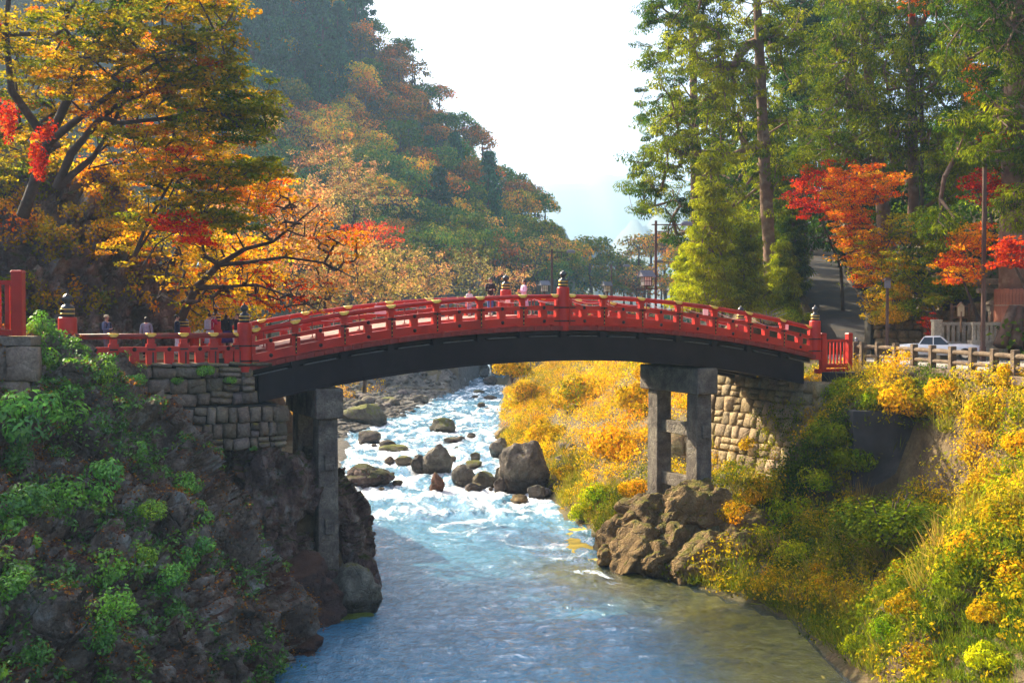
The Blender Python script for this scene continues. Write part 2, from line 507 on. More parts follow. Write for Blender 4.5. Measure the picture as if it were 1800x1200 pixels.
# ---- river
def river_mat():
    m, nt, nd, lk = nodes("river_water")
    out = N(nt, "ShaderNodeOutputMaterial")
    g = N(nt, "ShaderNodeNewGeometry"); sep = N(nt, "ShaderNodeSeparateXYZ"); lk.new(g.outputs["Position"], sep.inputs[0])
    # stretch of the noise along the current
    mp = N(nt, "ShaderNodeMapping"); lk.new(g.outputs["Position"], mp.inputs[0]); mp.inputs["Scale"].default_value = (1.0, 0.55, 1.0)
    mp.inputs["Rotation"].default_value = (0, 0, rad(-12))
    a1 = noise_tex(nt, 1.1, 6, vec=mp.outputs[0], dist=0.9, rough=0.6)
    a2 = noise_tex(nt, 4.2, 6, vec=mp.outputs[0], dist=1.2, rough=0.65)
    at = N(nt, "ShaderNodeAttribute", attribute_name="foam")
    ripple = math_(nt, 'ADD', a1.outputs[0], math_(nt, 'MULTIPLY', a2.outputs[0], 0.45))
    bp = N(nt, "ShaderNodeBump"); bp.inputs["Strength"].default_value = 0.7; bp.inputs["Distance"].default_value = 0.30
    lk.new(ripple, bp.inputs["Height"])
    # foam mask
    f1 = noise_tex(nt, 0.42, 10, vec=mp.outputs[0], dist=1.6, rough=0.66)
    fm = math_(nt, 'ADD', math_(nt, 'MULTIPLY', math_(nt, 'SUBTRACT', f1.outputs[0], 0.5), 3.8), at.outputs["Fac"])
    f3 = noise_tex(nt, 6.0, 6, vec=mp.outputs[0], dist=0.8, rough=0.7)
    fm = math_(nt, 'ADD', fm, math_(nt, 'MULTIPLY', math_(nt, 'SUBTRACT', f3.outputs[0], 0.5), 1.0))
    fm = mapr(nt, fm, 0.42, 0.90)
    fr = N(nt, "ShaderNodeFresnel"); fr.inputs["IOR"].default_value = 1.45; lk.new(bp.outputs[0], fr.inputs["Normal"])
    gl = N(nt, "ShaderNodeBsdfGlossy"); gl.inputs["Roughness"].default_value = 0.06; lk.new(bp.outputs[0], gl.inputs["Normal"])
    gl.inputs[0].default_value = (1, 1, 1, 1)
    tr = N(nt, "ShaderNodeBsdfTransparent"); tr.inputs[0].default_value = (0.80, 0.88, 0.74, 1)
    body = N(nt, "ShaderNodeBsdfDiffuse"); body.inputs[0].default_value = (0.085, 0.31, 0.48, 1); lk.new(bp.outputs[0], body.inputs["Normal"])
    clear = N(nt, "ShaderNodeAttribute", attribute_name="clear")
    mt = N(nt, "ShaderNodeMixShader"); lk.new(mapr(nt, clear.outputs["Fac"], 0, 1, 0.12, 0.95), mt.inputs[0])
    lk.new(body.outputs[0], mt.inputs[1]); lk.new(tr.outputs[0], mt.inputs[2])
    mg = N(nt, "ShaderNodeMixShader"); lk.new(math_(nt, 'MULTIPLY', fr.outputs[0], 1.3, clamp=True), mg.inputs[0])
    lk.new(mt.outputs[0], mg.inputs[1]); lk.new(gl.outputs[0], mg.inputs[2])
    foam = N(nt, "ShaderNodeBsdfDiffuse")
    fb = N(nt, "ShaderNodeBump"); fb.inputs["Strength"].default_value = 0.9; fb.inputs["Distance"].default_value = 0.25
    lk.new(math_(nt, 'ADD', f1.outputs[0], math_(nt, 'MULTIPLY', f3.outputs[0], 0.4)), fb.inputs["Height"]); lk.new(fb.outputs[0], foam.inputs["Normal"])
    fc = ramp(nt, [(0.0, (0.48, 0.64, 0.74)), (0.5, (0.72, 0.82, 0.88)), (1.0, (0.92, 0.94, 0.95))], fm)
    lk.new(fc.outputs[0], foam.inputs[0])
    mf = N(nt, "ShaderNodeMixShader"); lk.new(fm, mf.inputs[0]); lk.new(mg.outputs[0], mf.inputs[1]); lk.new(foam.outputs[0], mf.inputs[2])
    lk.new(mf.outputs[0], out.inputs[0])
    return m
def foam_amount(x, y):
    f = smooth(48, 66, y) * 0.30 + smooth(62, 78, y) * 0.22 - smooth(120, 220, y) * 0.02
    f -= 0.25 * smooth(46, 40, y)
    # white streak past the outcrop, quiet pool on the right
    f += 0.35 * math.exp(-(((x - 4.0) / 2.2) ** 2 + ((y - 54) / 5.0) ** 2))
    f -= 0.5 * smooth(3, 8, x) * smooth(56, 50, y)
    for cy_, cx_, a in ((72, -5, .35), (66, -3, .25), (84, -6, .25), (95, -5, .2)):
        f += a * math.exp(-(((x - cx_) / 4.5) ** 2 + ((y - cy_) / 1.6) ** 2))
    return f
def river(rocks):
    ys = seg((-10, 26, 2), (26, 60, 0.15), (60, 100, 0.24), (100, 200, 0.6), (200, 430, 4))
    nx = 150
    vs = []; foam = []; clear = []
    for y in ys:
        xl, xr = interp(y, LW) - 2.5, interp(y, RW) + 2.5
        for i in range(nx + 1):
            x = lerp(xl, xr, i / nx)
            f = foam_amount(x, y)
            hump = 0.0
            if len(rocks) and y > 60:
                near = rocks[(np.abs(rocks[:, 1] - y) < 7) & (np.abs(rocks[:, 0] - x) < 4)]
                for bx_, by_, r_ in near:
                    dx = (x - bx_) / (r_ * 1.1); dy = y - by_
                    if abs(dx) > 3: continue
                    if dy < 0: f += .75 * math.exp(-dx * dx) * math.exp(dy / (2.2 * r_ + .5)); hump -= .10 * math.exp(-dx * dx) * math.exp(dy / (r_ + .3))
                    else: f += .45 * math.exp(-(dx / 1.2) ** 2) * math.exp(-dy / (.7 * r_ + .2)); hump += .16 * min(1.5, r_) * math.exp(-dx * dx) * math.exp(-dy / (.8 * r_ + .2))
            amp = 0.02 + 0.20 * smooth(0.05, 0.6, f)
            am2 = 0.12 * smooth(28, 40, y) * (1 - smooth(90, 140, y)) * (0.55 + 0.45 * noise.noise(Vector((x * .2, y * .2, 9)))) * (1 - 0.6 * smooth(6.0, 2.5, interp(y, RW) - x) * smooth(56, 50, y))
            w = noise.fractal(Vector((x * 0.9 + y * 0.1, y * 0.42, 1.7)), 0.7, 2.1, 4) * amp
            w += abs(noise.noise(Vector((x * 1.9, y * 0.8, 7)))) * amp * 0.8
            wq = noise.noise_vector(Vector((x * .5, y * .5, 2.2))) * 0.6
            w += am2 * (noise.noise(Vector((x * .75 + wq.x, y * 1.5 + wq.y, 4.0))) * 1.1 + noise.noise(Vector((x * 1.7 + wq.x, y * 3.2 + wq.y, 8.0))) * 0.55)
            vs.append((x, y, water_z(y) + w + hump - 0.03)); foam.append(f)
            er = interp(y, RW) - x
            clear.append(smooth(7.5, 3.0, er) * smooth(56, 51, y))
    fs = [(j * (nx + 1) + i, j * (nx + 1) + i + 1, (j + 1) * (nx + 1) + i + 1, (j + 1) * (nx + 1) + i) for j in range(len(ys) - 1) for i in range(nx)]
    m = MB(); m.add(vs, fs); o = m.obj("river", river_mat(), smooth_=True)
    a = o.data.attributes.new("foam", 'FLOAT', 'POINT'); a.data.foreach_set("value", foam)
    a = o.data.attributes.new("clear", 'FLOAT', 'POINT'); a.data.foreach_set("value", clear)
    setp(o, "blue river with white rapids running under the arched bridge", kind='structure')
# gravel river bed seen through the shallows; its gold paints in the pool's reflection
M_bed = plain("river_bed", (0.62, 0.44, 0.05), 0.9, 0.35, 1.5, 0.4, dirt=(0.10, 0.10, 0.04), coord='World' if False else 'Object')
def bed_h(x, y): return ground_h(x, y) + 0.03
heightfield("river_bed", seg((-9, 13, 0.5)), seg((22, 62, 0.6)), lambda x, y: min(ground_h(x, y) + 0.25, -0.05) if interp(y, LW) < x < interp(y, RW) else -0.3, M_bed, "gravel bed under the shallow water, coloured with the golden reflection of the pool")

# grey gravel of the bar on the left of the rapids
def bar_h(x, y): return ground_n(x, y) + 0.06
M_bar = rock_mat("bar_gravel", [(0.25, (0.08, 0.07, 0.06)), (0.5, (0.17, 0.15, 0.13)), (0.75, (0.30, 0.27, 0.24))], moss=(0.16, 0.13, 0.04), moss_lo=0.72, moss_hi=0.9, scale=2.5, bump=1.0)
mb_ = MB(); vs = []; fs = []; ysb = seg((70, 200, 1.0)); nb = 17
for y in ysb:
    xl = interp(y, LW)
    for i in range(nb + 1):
        x = xl + 0.6 - i * 0.75; vs.append((x, y, bar_h(x, y)))
for j in range(len(ysb) - 1):
    for i in range(nb):
        a = j * (nb + 1) + i; fs.append((a + 1, a, a + nb + 1, a + nb + 2))
mb_.add(vs, fs); o = mb_.obj("gravel_bar", M_bar, smooth_=True); setp(o, "grey gravel and cobble bar on the far side of the left pier", kind='structure')
# ================================================================== the bridge
M_red = plain("vermilion_lacquer", (0.52, 0.024, 0.014), 0.42, 0.16, 1.6, 0.06, dirt=(0.30, 0.016, 0.013), spec=0.35)
M_red_dk = plain("weathered_red_wood", (0.27, 0.030, 0.022), 0.6, 0.3, 2.2, 0.2, dirt=(0.10, 0.045, 0.02))
M_black = plain("black_lacquer_girder", (0.010, 0.008, 0.012), 0.55, 0.4, 1.2, 0.1, dirt=(0.022, 0.017, 0.020), spec=0.25)
M_cap = plain("dark_bronze_cap", (0.02, 0.022, 0.028), 0.28, 0.2, 5, 0.05, metal=0.0, spec=0.8)
M_gold = plain("gilt_metal", (0.85, 0.56, 0.10), 0.35, 0.15, 8, 0.05, metal=0.55)
M_iron = plain("black_iron", (0.02, 0.018, 0.018), 0.45, 0.2, 8, 0.05, metal=0.3)
M_stone = rock_mat("pier_granite", [(0.3, (0.085, 0.068, 0.06)), (0.5, (0.17, 0.14, 0.115)), (0.62, (0.24, 0.205, 0.16)), (0.75, (0.34, 0.30, 0.23))], moss=(0.14, 0.13, 0.04), moss_lo=0.62, moss_hi=0.85, scale=1.6, bump=0.5, moss_amt=0.6)
M_deck = plain("deck_boards", (0.36, 0.16, 0.12), 0.7, 0.25, 3, 0.15)
M_white = plain("white_paint", (0.80, 0.80, 0.78), 0.5, 0.05, 6, 0.02)

BR_L = Vector((-10.45, 44.45, 0)); BR_A = math.atan2(11.75, 25.42)
U = Vector((math.cos(BR_A), math.sin(BR_A), 0)); V = Vector((-math.sin(BR_A), math.cos(BR_A), 0))
def BW(s, w, z): return BR_L + U * s + V * w + Vector((0, 0, z))
def zt(s):                       # height of the top rail along the arch
    return 10.90 + 1.52 * (1 - ((s - 14) / 14) ** 2)
WID = 6.1
bridge = empty("arched_bridge", BR_L, BR_A, "long vermilion arched wooden footbridge with black girder and gilt rail fittings over the river", "bridge")
def sweep(name, s0, s1, w0, w1, t, b, mat, n=40, parent=bridge, extra=0.0, fn=zt):
    m = MB(); vs = []; fs = []
    for i in range(n + 1):
        s = lerp(s0, s1, i / n); z = fn(s)
        vs += [(s, w0, z - t), (s, w1, z - t), (s, w1, z - b), (s, w0, z - b)]
    for i in range(n):
        a = i * 4
        for k in range(4):
            k2 = (k + 1) % 4
            fs.append((a + k, a + k2, a + 4 + k2, a + 4 + k))
    fs += [(3, 2, 1, 0), tuple(n * 4 + k for k in range(4))]
    m.add(vs, fs); return m.obj(name, mat, parent)
POSTS = [14 / 7.0 * k for k in range(15)]
# girders
for w0, w1 in ((0.02, 0.40), (1.9, 2.25), (3.85, 4.2), (WID - 0.40, WID - 0.02)):
    g = sweep("girder", 0.55, 27.35, w0, w1, 1.86, 2.86, M_black)
    if w0 < 1 or w0 > 5:
        wl = w0 - 0.05 if w0 < 1 else w1 - 0.33
        sweep("flange", 0.55, 27.35, wl, wl + 0.38, 2.86, 2.93, M_black, parent=g)
sweep("underdeck", 0.3, 27.8, 0.12, WID - 0.12, 1.62, 1.76, M_black)
for k, s in enumerate(POSTS):
    if 0 < k < 14:
        m = MB(); m.box((s, WID / 2, zt(s) - 1.75), (0.30, WID + 0.12, 0.30)); m.obj("cross_beam", M_black, bridge)
for k in range(14):
    s = k * 2 + 1.0
    for w in (-0.02, WID + 0.02):
        m = MB(); sl = (zt(s + 0.6) - zt(s - 0.6)) / 1.2
        R = Matrix.Rotation(-math.atan(sl), 3, 'Y')
        m.box((s, w, zt(s) - 1.83), (1.36, 0.14, 0.035), mat=R)
        m.obj("ledge_strip", plain("ledge_metal", (0.12, 0.13, 0.14), 0.4, 0.2, 8, 0, metal=0.3) if k == 0 and w < 0 else bpy.data.materials["ledge_metal"], bridge)
# deck planks whose ends make the red edge
npl = 72
for i in range(npl):
    s = 0.05 + (28.0 + 0.1) * (i + 0.5) / npl - 0.05
    sl = (zt(s + 0.1) - zt(s - 0.1)) / 0.2
    m = MB(); m.box((0, 0, 0), (28.1 / npl - 0.014, WID + 0.46 + 0.012 * (i % 3), 0.19), mat=Matrix.Rotation(-math.atan(sl), 3, 'Y'))
    o = m.obj("plank", M_red_dk, bridge, loc=(s, WID / 2, zt(s) - 1.485))
# lighter deck boards on top
sweep("walkway", 0.2, 27.9, 0.75, WID - 0.75, 0.90, 1.05, M_deck)
sweep("walkway_side", 0.3, 27.8, 0.80, 0.86, 1.05, 1.392, M_red_dk)
sweep("walkway_side", 0.3, 27.8, WID - 0.86, WID - 0.80, 1.05, 1.392, M_red_dk)

cap_prof = [(0.20, 0.0), (0.215, 0.02), (0.215, 0.30), (0.205, 0.33), (0.155, 0.37), (0.10, 0.40), (0.085, 0.44), (0.095, 0.47), (0.155, 0.53), (0.168, 0.585), (0.155, 0.64), (0.11, 0.69), (0.055, 0.725), (0.025, 0.76), (0.012, 0.81), (0.004, 0.83)]
def cap_mesh():
    m = MB(); m.lathe(cap_prof, n=20); return m.mesh("cap", M_cap, True)
def band_mesh(z, h):
    m = MB(); m.lathe([(0.216, z), (0.228, z + 0.008), (0.228, z + h), (0.216, z + h + 0.008)], n=20); return m.mesh("band", M_gold, True)
ME_cap = cap_mesh(); ME_bands = [band_mesh(0.10, 0.028), band_mesh(0.24, 0.03)]
def main_post(s, w, ztop, zbot, parent=bridge, r=0.278):
    m = MB(); m.lathe([(r, zbot), (r, ztop - 0.07), (r * 0.96, ztop - 0.03), (r * 0.86, ztop)], n=22)
    o = m.obj("post", M_red, parent, smooth_=True, loc=(s, w, 0))
    mod = o.modifiers.new("es", 'EDGE_SPLIT'); mod.split_angle = rad(50)
    k = r / 0.278
    c = mobj("cap", ME_cap, o, (0, 0, ztop - 0.01)); c.scale = (k * 0.96, k * 0.96, k * 0.96)
    for bm_ in ME_bands:
        mobj("band", bm_, c)
    return o
mb = MB(); mb.lathe([(0.035, -0.05), (0.075, -0.045), (0.08, -0.01), (0.05, 0.01), (0.045, 0.03), (0.02, 0.045)], n=12, ax=Matrix.Rotation(rad(90), 3, 'X'))
ME_boss = mb.mesh("boss", M_iron, True)
mb = MB(); mb.lathe([(0.022, 0), (0.022, 0.014), (0.010, 0.022)], n=8, ax=Matrix.Rotation(rad(90), 3, 'X'))
ME_stud = mb.mesh("stud", M_gold, True)
def R_at(s):
    return Matrix.Rotation(-math.atan((zt(s + 0.1) - zt(s - 0.1)) / 0.2), 3, 'Y')
def railing(w, side):
    """side -1: the face looks to -w (towards the viewer); all parts of one balustrade"""
    n0 = w - 0.16; n1 = w + 0.16; fo = w + side * 0.165
    for h in (0, 1):
        a, b = h * 14 + 0.27, h * 14 + 13.73
        # top rail
        m = MB(); pts = [(lerp(a, b, i / 28), w, zt(lerp(a, b, i / 28)) - 0.10) for i in range(29)]
        m.tube(pts, 0.10, 12); m.obj("top_rail", M_red, bridge, smooth_=True)
        sweep("mid_beam", a, b, w - 0.13, w + 0.13, 0.49, 0.67, M_red, 24)
        sweep("lower_beam", a, b, n0, n1, 0.99, 1.335, M_red, 24)
        for e, sg in ((a, 1), (b, -1)):
            m = MB(); s_ = e + sg * 0.06
            m.box((s_, w, zt(s_) - 0.36), (0.13, 0.20, 0.26)); m.obj("end_block", M_red, bridge)
            m = MB(); m.box((s_, w, zt(s_) - 0.835), (0.14, 0.26, 0.30)); m.obj("end_block", M_red, bridge)
            m = MB(); m.box((s_, w, zt(s_) - 1.36), (0.5, 0.30, 0.05)); m.obj("packing_block", M_red, bridge)
            gilt(s_ + sg * 0.10, w, 0.18)
    for k, s in enumerate(POSTS):
        if k in (0, 7, 14): continue
        z = zt(s)
        m = MB()
        m.box((s, w, z - 0.3375), (0.24, 0.19, 0.295))
        bevel(m.obj("baluster_head", M_red, bridge), 0.012, 1)
        m = MB(); m.box((s, w, z - 0.23), (0.34, 0.24, 0.07)); m.obj("bracket", M_red, bridge)
        m = MB(); m.box((s, w, z - 1.363), (0.62, 0.30, 0.052)); m.obj("packing_block", M_red, bridge)
        m = MB(); m.box((s, w, z - 0.83), (0.35, 0.30, 0.318))
        bevel(m.obj("baluster", M_red, bridge), 0.012, 1)
        m = MB(); m.box((s, fo, z - 0.92), (0.06, 0.012, 0.80)); m.box((s, w + side * 0.138, z - 0.575), (0.34, 0.012, 0.055))
        o = m.obj("iron_strap", M_iron, bridge)
        for dz in (0.68, 0.86, 1.04, 1.22):
            q = mobj("stud", ME_stud, o, (s, fo + side * 0.006, z - dz)); q.rotation_euler = (0, 0, 0 if side < 0 else math.pi)
        gilt(s, w, 0.20)
    for k in range(14):
        s = k * 2 + 1.0; z = zt(s)
        m = MB(); m.box((s, w, z - 0.83), (0.30, 0.28, 0.318), mat=None); bevel(m.obj("block", M_red, bridge), 0.012, 1)
        for dz, dw in ((0.58, 0.135), (1.17, 0.163)):
            q = mobj("boss", ME_boss, bridge, (s, w + side * (dw + 0.01), z - dz))
            q.rotation_euler = (0, 0, 0 if side < 0 else math.pi)
    for s in (0, 14, 28):
        o = main_post(s, w, zt(s) + 0.33, zt(s) - 1.60)
        for dz in (0.58, 1.17):
            m = MB(); n = 14; r = 0.285; vs = []
            for i in range(n + 1):
                a = math.pi * (0.02 + 0.96 * i / n)
                for rr, zz in ((r, -0.03), (r, 0.03)): vs.append((rr * math.cos(a), side * rr * math.sin(a), zt(s) - dz + zz))
            fs = [(i * 2, i * 2 + 1, i * 2 + 3, i * 2 + 2) for i in range(n)]
            m.add(vs, fs); 
            for sx in (-0.40, 0.40): m.box((sx, side * 0.17, zt(s) - dz), (0.26, 0.012, 0.055))
            q = m.obj("iron_strap", M_iron, o); sol = q.modifiers.new("s", 'SOLIDIFY'); sol.thickness = 0.008
def gilt(s, w, hl, parent=bridge, fn=zt):
    m = MB(); n = 10; vs = []; fs = []
    for j, (ds, lim) in enumerate(((-hl, 0.0), (-hl * 0.45, 0.9), (hl * 0.45, 0.9), (hl, 0.0))):
        zc = fn(s + ds) - 0.10
        for i in range(n + 1):
            a = math.pi / 2 + (i / n - 0.5) * math.pi * (0.75 + lim * 0.55)
            vs.append((s + ds, w + 0.106 * math.cos(a), zc + 0.106 * math.sin(a)))
    for j in range(3):
        for i in range(n):
            a = j * (n + 1) + i
            fs.append((a, a + 1, a + n + 2, a + n + 1))
    m.add(vs, fs); o = m.obj("gilt_sheath", M_gold, parent, smooth_=True)
    sol = o.modifiers.new("s", 'SOLIDIFY'); sol.thickness = 0.006; sol.offset = 1
    return o
railing(0.0, -1)
railing(WID, 1)

# ---- approach balustrade on the left terrace (straight on from the bridge)
APZ = 10.83
appr = empty("approach_balustrade", BR_L, BR_A, "low red balustrade with round handrail on the mossy stone wall, leading to the bridge", "railing")
fnA = lambda s: APZ
m = MB(); m.tube([(-0.27, 0, APZ - 0.10), (-6.1, 0, APZ - 0.10)], 0.105, 12); m.obj("top_rail", M_red_dk, appr, smooth_=True)
m = MB(); m.box((-3.2, 0, APZ - 0.60), (5.9, 0.26, 0.19)); m.obj("mid_beam", M_red, appr)
for i, px in enumerate((201, 265, 322, 375, 420)):
    s = -(432 - px) / 47.5
    m = MB(); m.box((s, 0, APZ - 0.30), (0.25, 0.2, 0.18)); m.obj("baluster_head", M_red, appr)
    m = MB(); m.box((s, 0, APZ - 0.45), (0.36, 0.28, 0.12)); m.obj("bracket", M_red, appr)
    m = MB(); m.box((s, 0, APZ - 0.935), (0.36, 0.36, 0.48))
    bevel(m.obj("baluster", M_red, appr), 0.012, 1)
    m = MB(); m.box((s + .05, -0.187, APZ - 0.93), (0.06, 0.012, 0.46)); m.box((s, -0.138, APZ - 0.60), (0.3, 0.012, 0.06)); m.obj("iron_strap", M_iron, appr)
    gilt(s, 0, 0.19, appr, fnA)
for px in (170, 236, 296, 350, 401):
    s = -(432 - px) / 47.5
    m = MB(); m.box((s, 0, APZ - 0.935), (0.33, 0.36, 0.48)); bevel(m.obj("block", M_red, appr), 0.012, 1)
    q = mobj("boss", ME_boss, appr, (s, -0.15, APZ - 0.60))
appr_post = main_post(-6.45, 0.0, 11.45, 8.9, parent=appr, r=0.335)
o = empty("approach_balustrade", BW(0, WID, 0), BR_A + rad(103), "red balustrade on the far side of the approach ending in a lower capped post", "railing")
m = MB(); m.tube([(0.27, 0, APZ - 0.1), (2.0, 0, APZ - 0.25), (3.5, 0, APZ - 0.6)], 0.10, 10); m.obj("top_rail", M_red_dk, o, smooth_=True)
m = MB(); m.box((1.9, 0, APZ - 0.85), (3.2, 0.24, 0.18)); m.obj("mid_beam", M_red, o)
for s in (1.2, 2.4): m = MB(); m.box((s, 0, APZ - 0.9), (0.34, 0.3, 1.1)); m.obj("baluster", M_red, o)
main_post(3.6, 0.0, 10.95, 8.9, parent=o)

# ---- stone piers
def pier(s, w0, w1, ztop, zbase, label, base2=None):
    p = empty("stone_pier", BW(s, w0, 0), BR_A, label, "bridge pier", "stone piers under the bridge")
    L = w1 - w0
    m = MB(); m.box((0, L / 2, ztop - 0.62), (1.14, L, 1.24)); bevel(m.obj("cap_beam", M_stone, p), 0.09, 3)
    for w in (0.75, L - 1.0):
        m = MB(); m.box((0, w, (ztop - 1.24 + zbase) / 2 - .01), (0.86, 0.95, ztop - 1.24 - zbase), taper=0.94)
        bevel(m.obj("column", M_stone, p), 0.05, 2)
    for z in ((ztop - 3.0), (ztop - 5.6)):
        m = MB(); m.box((0.02, L / 2 - 0.12, z), (0.40, L - 0.5, 0.62)); bevel(m.obj("tie_beam", M_stone, p), 0.03, 2)
    return p
pier(3.35, -0.25, 4.9, zt(3.3) - 2.96, 1.0, "left stone pier with weathered cap beam standing against the shaded cliff rock")
pier(21.6, -0.15, 5.1, zt(21.6) - 2.96, 2.4, "right stone pier with sunlit side standing on the rock outcrop")

# ---- cut stone walls, stone by stone
def stone_mesh(seed):
    rnd = random.Random(seed); m = MB()
    def ring(k, y, j): 
        return [Vector((sx * (0.5 * k) + rnd.uniform(-j, j), y, sz * (0.5 * k) + rnd.uniform(-j, j))) for sx, sz in ((-1, -1), (0, -1.03), (1, -1), (1.03, 0), (1, 1), (0, 1.03), (-1, 1), (-1.03, 0))]
    vs = ring(1.0, 0.6, 0.0) + ring(1.0, 0.0, 0.03) + ring(0.86, -0.16, 0.05) + ring(0.5, -0.24 - rnd.random() * 0.06, 0.07) + [Vector((rnd.uniform(-.1, .1), -0.27, rnd.uniform(-.1, .1)))]
    fs = []
    for r in range(3):
        for k in range(8):
            k2 = (k + 1) % 8
            fs.append((r * 8 + k, r * 8 + k2, (r + 1) * 8 + k2, (r + 1) * 8 + k))
    for k in range(8): fs.append((24 + k, 24 + (k + 1) % 8, 32))
    fs.append(tuple(range(7, -1, -1)))
    m.add(vs, fs); return m
STONES = [stone_mesh(i) for i in range(9)]
def stones_for(mat):
    return [s.mesh("stone", mat, True) for s in STONES]
M_wallstone = rock_mat("mossy_wall_stone", [(0.25, (0.10, 0.08, 0.07)), (0.5, (0.20, 0.16, 0.125)), (0.8, (0.34, 0.29, 0.23))], moss=(0.26, 0.20, 0.02), moss_lo=0.38, moss_hi=0.62, moss_n=0.25, scale=1.1, bump=0.5)
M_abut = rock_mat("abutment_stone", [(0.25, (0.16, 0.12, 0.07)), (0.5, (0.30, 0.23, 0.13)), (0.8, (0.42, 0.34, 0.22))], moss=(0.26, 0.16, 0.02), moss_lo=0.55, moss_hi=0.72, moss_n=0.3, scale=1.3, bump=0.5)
M_joint = plain("dark_joint_earth", (0.03, 0.025, 0.02), 0.95, 0.3, 3, 0.2)
def stone_wall(parent, meshes, origin, along, upv, normal, length, rows, rnd, wmin=0.45, wmax=0.8, skew=None, dark=None):
    """rows: list of heights; normal points out of the wall"""
    z = 0.0
    for h in rows:
        x = -rnd.uniform(0, 0.3)
        while x < length:
            w = rnd.uniform(wmin, wmax)
            c = origin + along * (x + w / 2) + upv * (z + h / 2 + rnd.uniform(-.03, .03)) + normal * rnd.uniform(-0.06, 0.08)
            o = bpy.data.objects.new("stone", rnd.choice(meshes))
            X, Y, Z = along * (w - 0.03), -normal * 0.55, upv * (h - 0.03)
            if skew: Z = Z + along * rnd.uniform(-skew, skew) * h * 1.6
            if rnd.random() < 0.5: X = -X; 
            M = Matrix(((X.x, Y.x, Z.x, c.x), (X.y, Y.y, Z.y, c.y), (X.z, Y.z, Z.z, c.z), (0, 0, 0, 1)))
            k = rnd.uniform(0.7, 1.3); o.color = (k, k * rnd.uniform(0.9, 1.0), k * rnd.uniform(0.8, 1.0), 1)
            link(o, parent)
            if rnd.random() < 0.22 and h > .4:
                for q in (-1, 1):
                    M2 = M.copy(); M2.col[2] = M.col[2] * 0.48; M2.col[3] = M.col[3] + Vector((*(Z * 0.26 * q), 0))
                    if q < 0: o.matrix_basis = parent.matrix_basis.inverted() @ M2
                    else:
                        o2 = o.copy(); k = rnd.uniform(.7, 1.3); o2.color = (k, k * .95, k * .85, 1); link(o2, parent); o2.matrix_basis = parent.matrix_basis.inverted() @ M2
            else: o.matrix_basis = parent.matrix_basis.inverted() @ M
            x += w
        z += h
rs = random.Random(4)
# left retaining wall under the approach
lw = empty("stone_wall", BW(-7, 0, 8.2), BR_A, "mossy upper stone retaining wall under the red approach balustrade", "retaining wall")
SM = stones_for(M_wallstone)
stone_wall(lw, SM, BW(-7.4, -0.16, 8.05), U, Vector((0, 0, 1)), -V, 7.7, [0.50, 0.55, 0.42, 0.17 + 0.0], rs, 0.4, 0.95, 0.14)
m = MB(); m.box((3.6, 1.2, 0.75), (7.6, 2.3, 1.50)); m.obj("core", M_joint, lw)
lw2 = empty("stone_wall", BW(-5, -0.6, 6.4), BR_A, "lower stone wall of squarish blocks stepping out above the cliff", "retaining wall")
stone_wall(lw2, SM, BW(-4.4, -0.62, 6.35), U, Vector((0, 0, 1)), -V, 5.6, [0.45, 0.58, 0.62], rs, 0.28, 0.66, 0.16)
stone_wall(lw2, SM, BW(1.3, -0.6, 6.35), V, Vector((0, 0, 1)), U, 5.0, [0.45, 0.58, 0.62], rs, 0.28, 0.66, 0.16)
m = MB(); m.box((3.2, 2.2, 0.8), (5.8, 4.4, 1.65)); m.obj("core", M_joint, lw2)
m = MB(); m.box((0, 0, 0), (1.2, 7.0, 2.0), mat=None); 
o = m.obj("core", M_joint, lw); o.location = (7.0 - 0.45, 3.4, 0.65)
stone_wall(lw, SM, BW(0.22, -0.1, 8.05), V, Vector((0, 0, 1)), U, 6.3, [0.45, 0.5], rs, 0.5, 0.95)
# right abutment
ra = empty("stone_wall", BW(27.5, -1, 3), BR_A, "sunlit stone abutment wall under the end of the bridge beside the right pier", "retaining wall")
SM2 = stones_for(M_abut)
up_b = (Vector((0, 0, 1)) + U * 0.22).normalized(); nb_ = (-U + Vector((0, 0, 0.22))).normalized()
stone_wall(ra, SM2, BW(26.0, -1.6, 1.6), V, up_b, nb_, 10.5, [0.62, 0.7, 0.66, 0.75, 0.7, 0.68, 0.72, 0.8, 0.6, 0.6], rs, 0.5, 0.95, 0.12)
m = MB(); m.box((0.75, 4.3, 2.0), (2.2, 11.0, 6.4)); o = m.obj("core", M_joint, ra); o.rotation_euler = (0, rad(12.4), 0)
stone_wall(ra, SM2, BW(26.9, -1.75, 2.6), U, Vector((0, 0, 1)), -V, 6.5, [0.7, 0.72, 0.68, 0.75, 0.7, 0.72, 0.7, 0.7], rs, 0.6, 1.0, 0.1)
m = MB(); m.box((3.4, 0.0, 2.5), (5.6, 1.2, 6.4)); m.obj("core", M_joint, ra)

# ---- small red gate at the right end
gt = empty("picket_gate", BW(28.35, -0.05, 0), BR_A, "small red picket panel between the last bridge post and the log fence", "gate")
zb = 8.75
for x, hh in ((0.1, 10.55), (1.75, 10.55)):
    m = MB(); m.box((x, 0, (zb + hh) / 2), (0.26, 0.26, hh - zb)); m.box((x, 0, hh + .03), (0.30, 0.30, 0.06), taper=0.7); m.obj("gate_post", M_red, gt)
m = MB(); m.box((0.93, 0, 10.22), (1.39, 0.12, 0.12)); m.obj("rail", M_red, gt)
m = MB(); m.box((0.93, 0, 8.98), (1.39, 0.14, 0.2)); m.obj("rail", M_red, gt)
for i in range(6):
    m = MB(); m.box((0.36 + i * 0.22, -0.0, 9.62), (0.07, 0.07, 1.08)); m.obj("picket", M_red, gt)
m = MB(); m.box((0.35, -0.065, 10.1), (0.02, 0.01, 0.1)); 
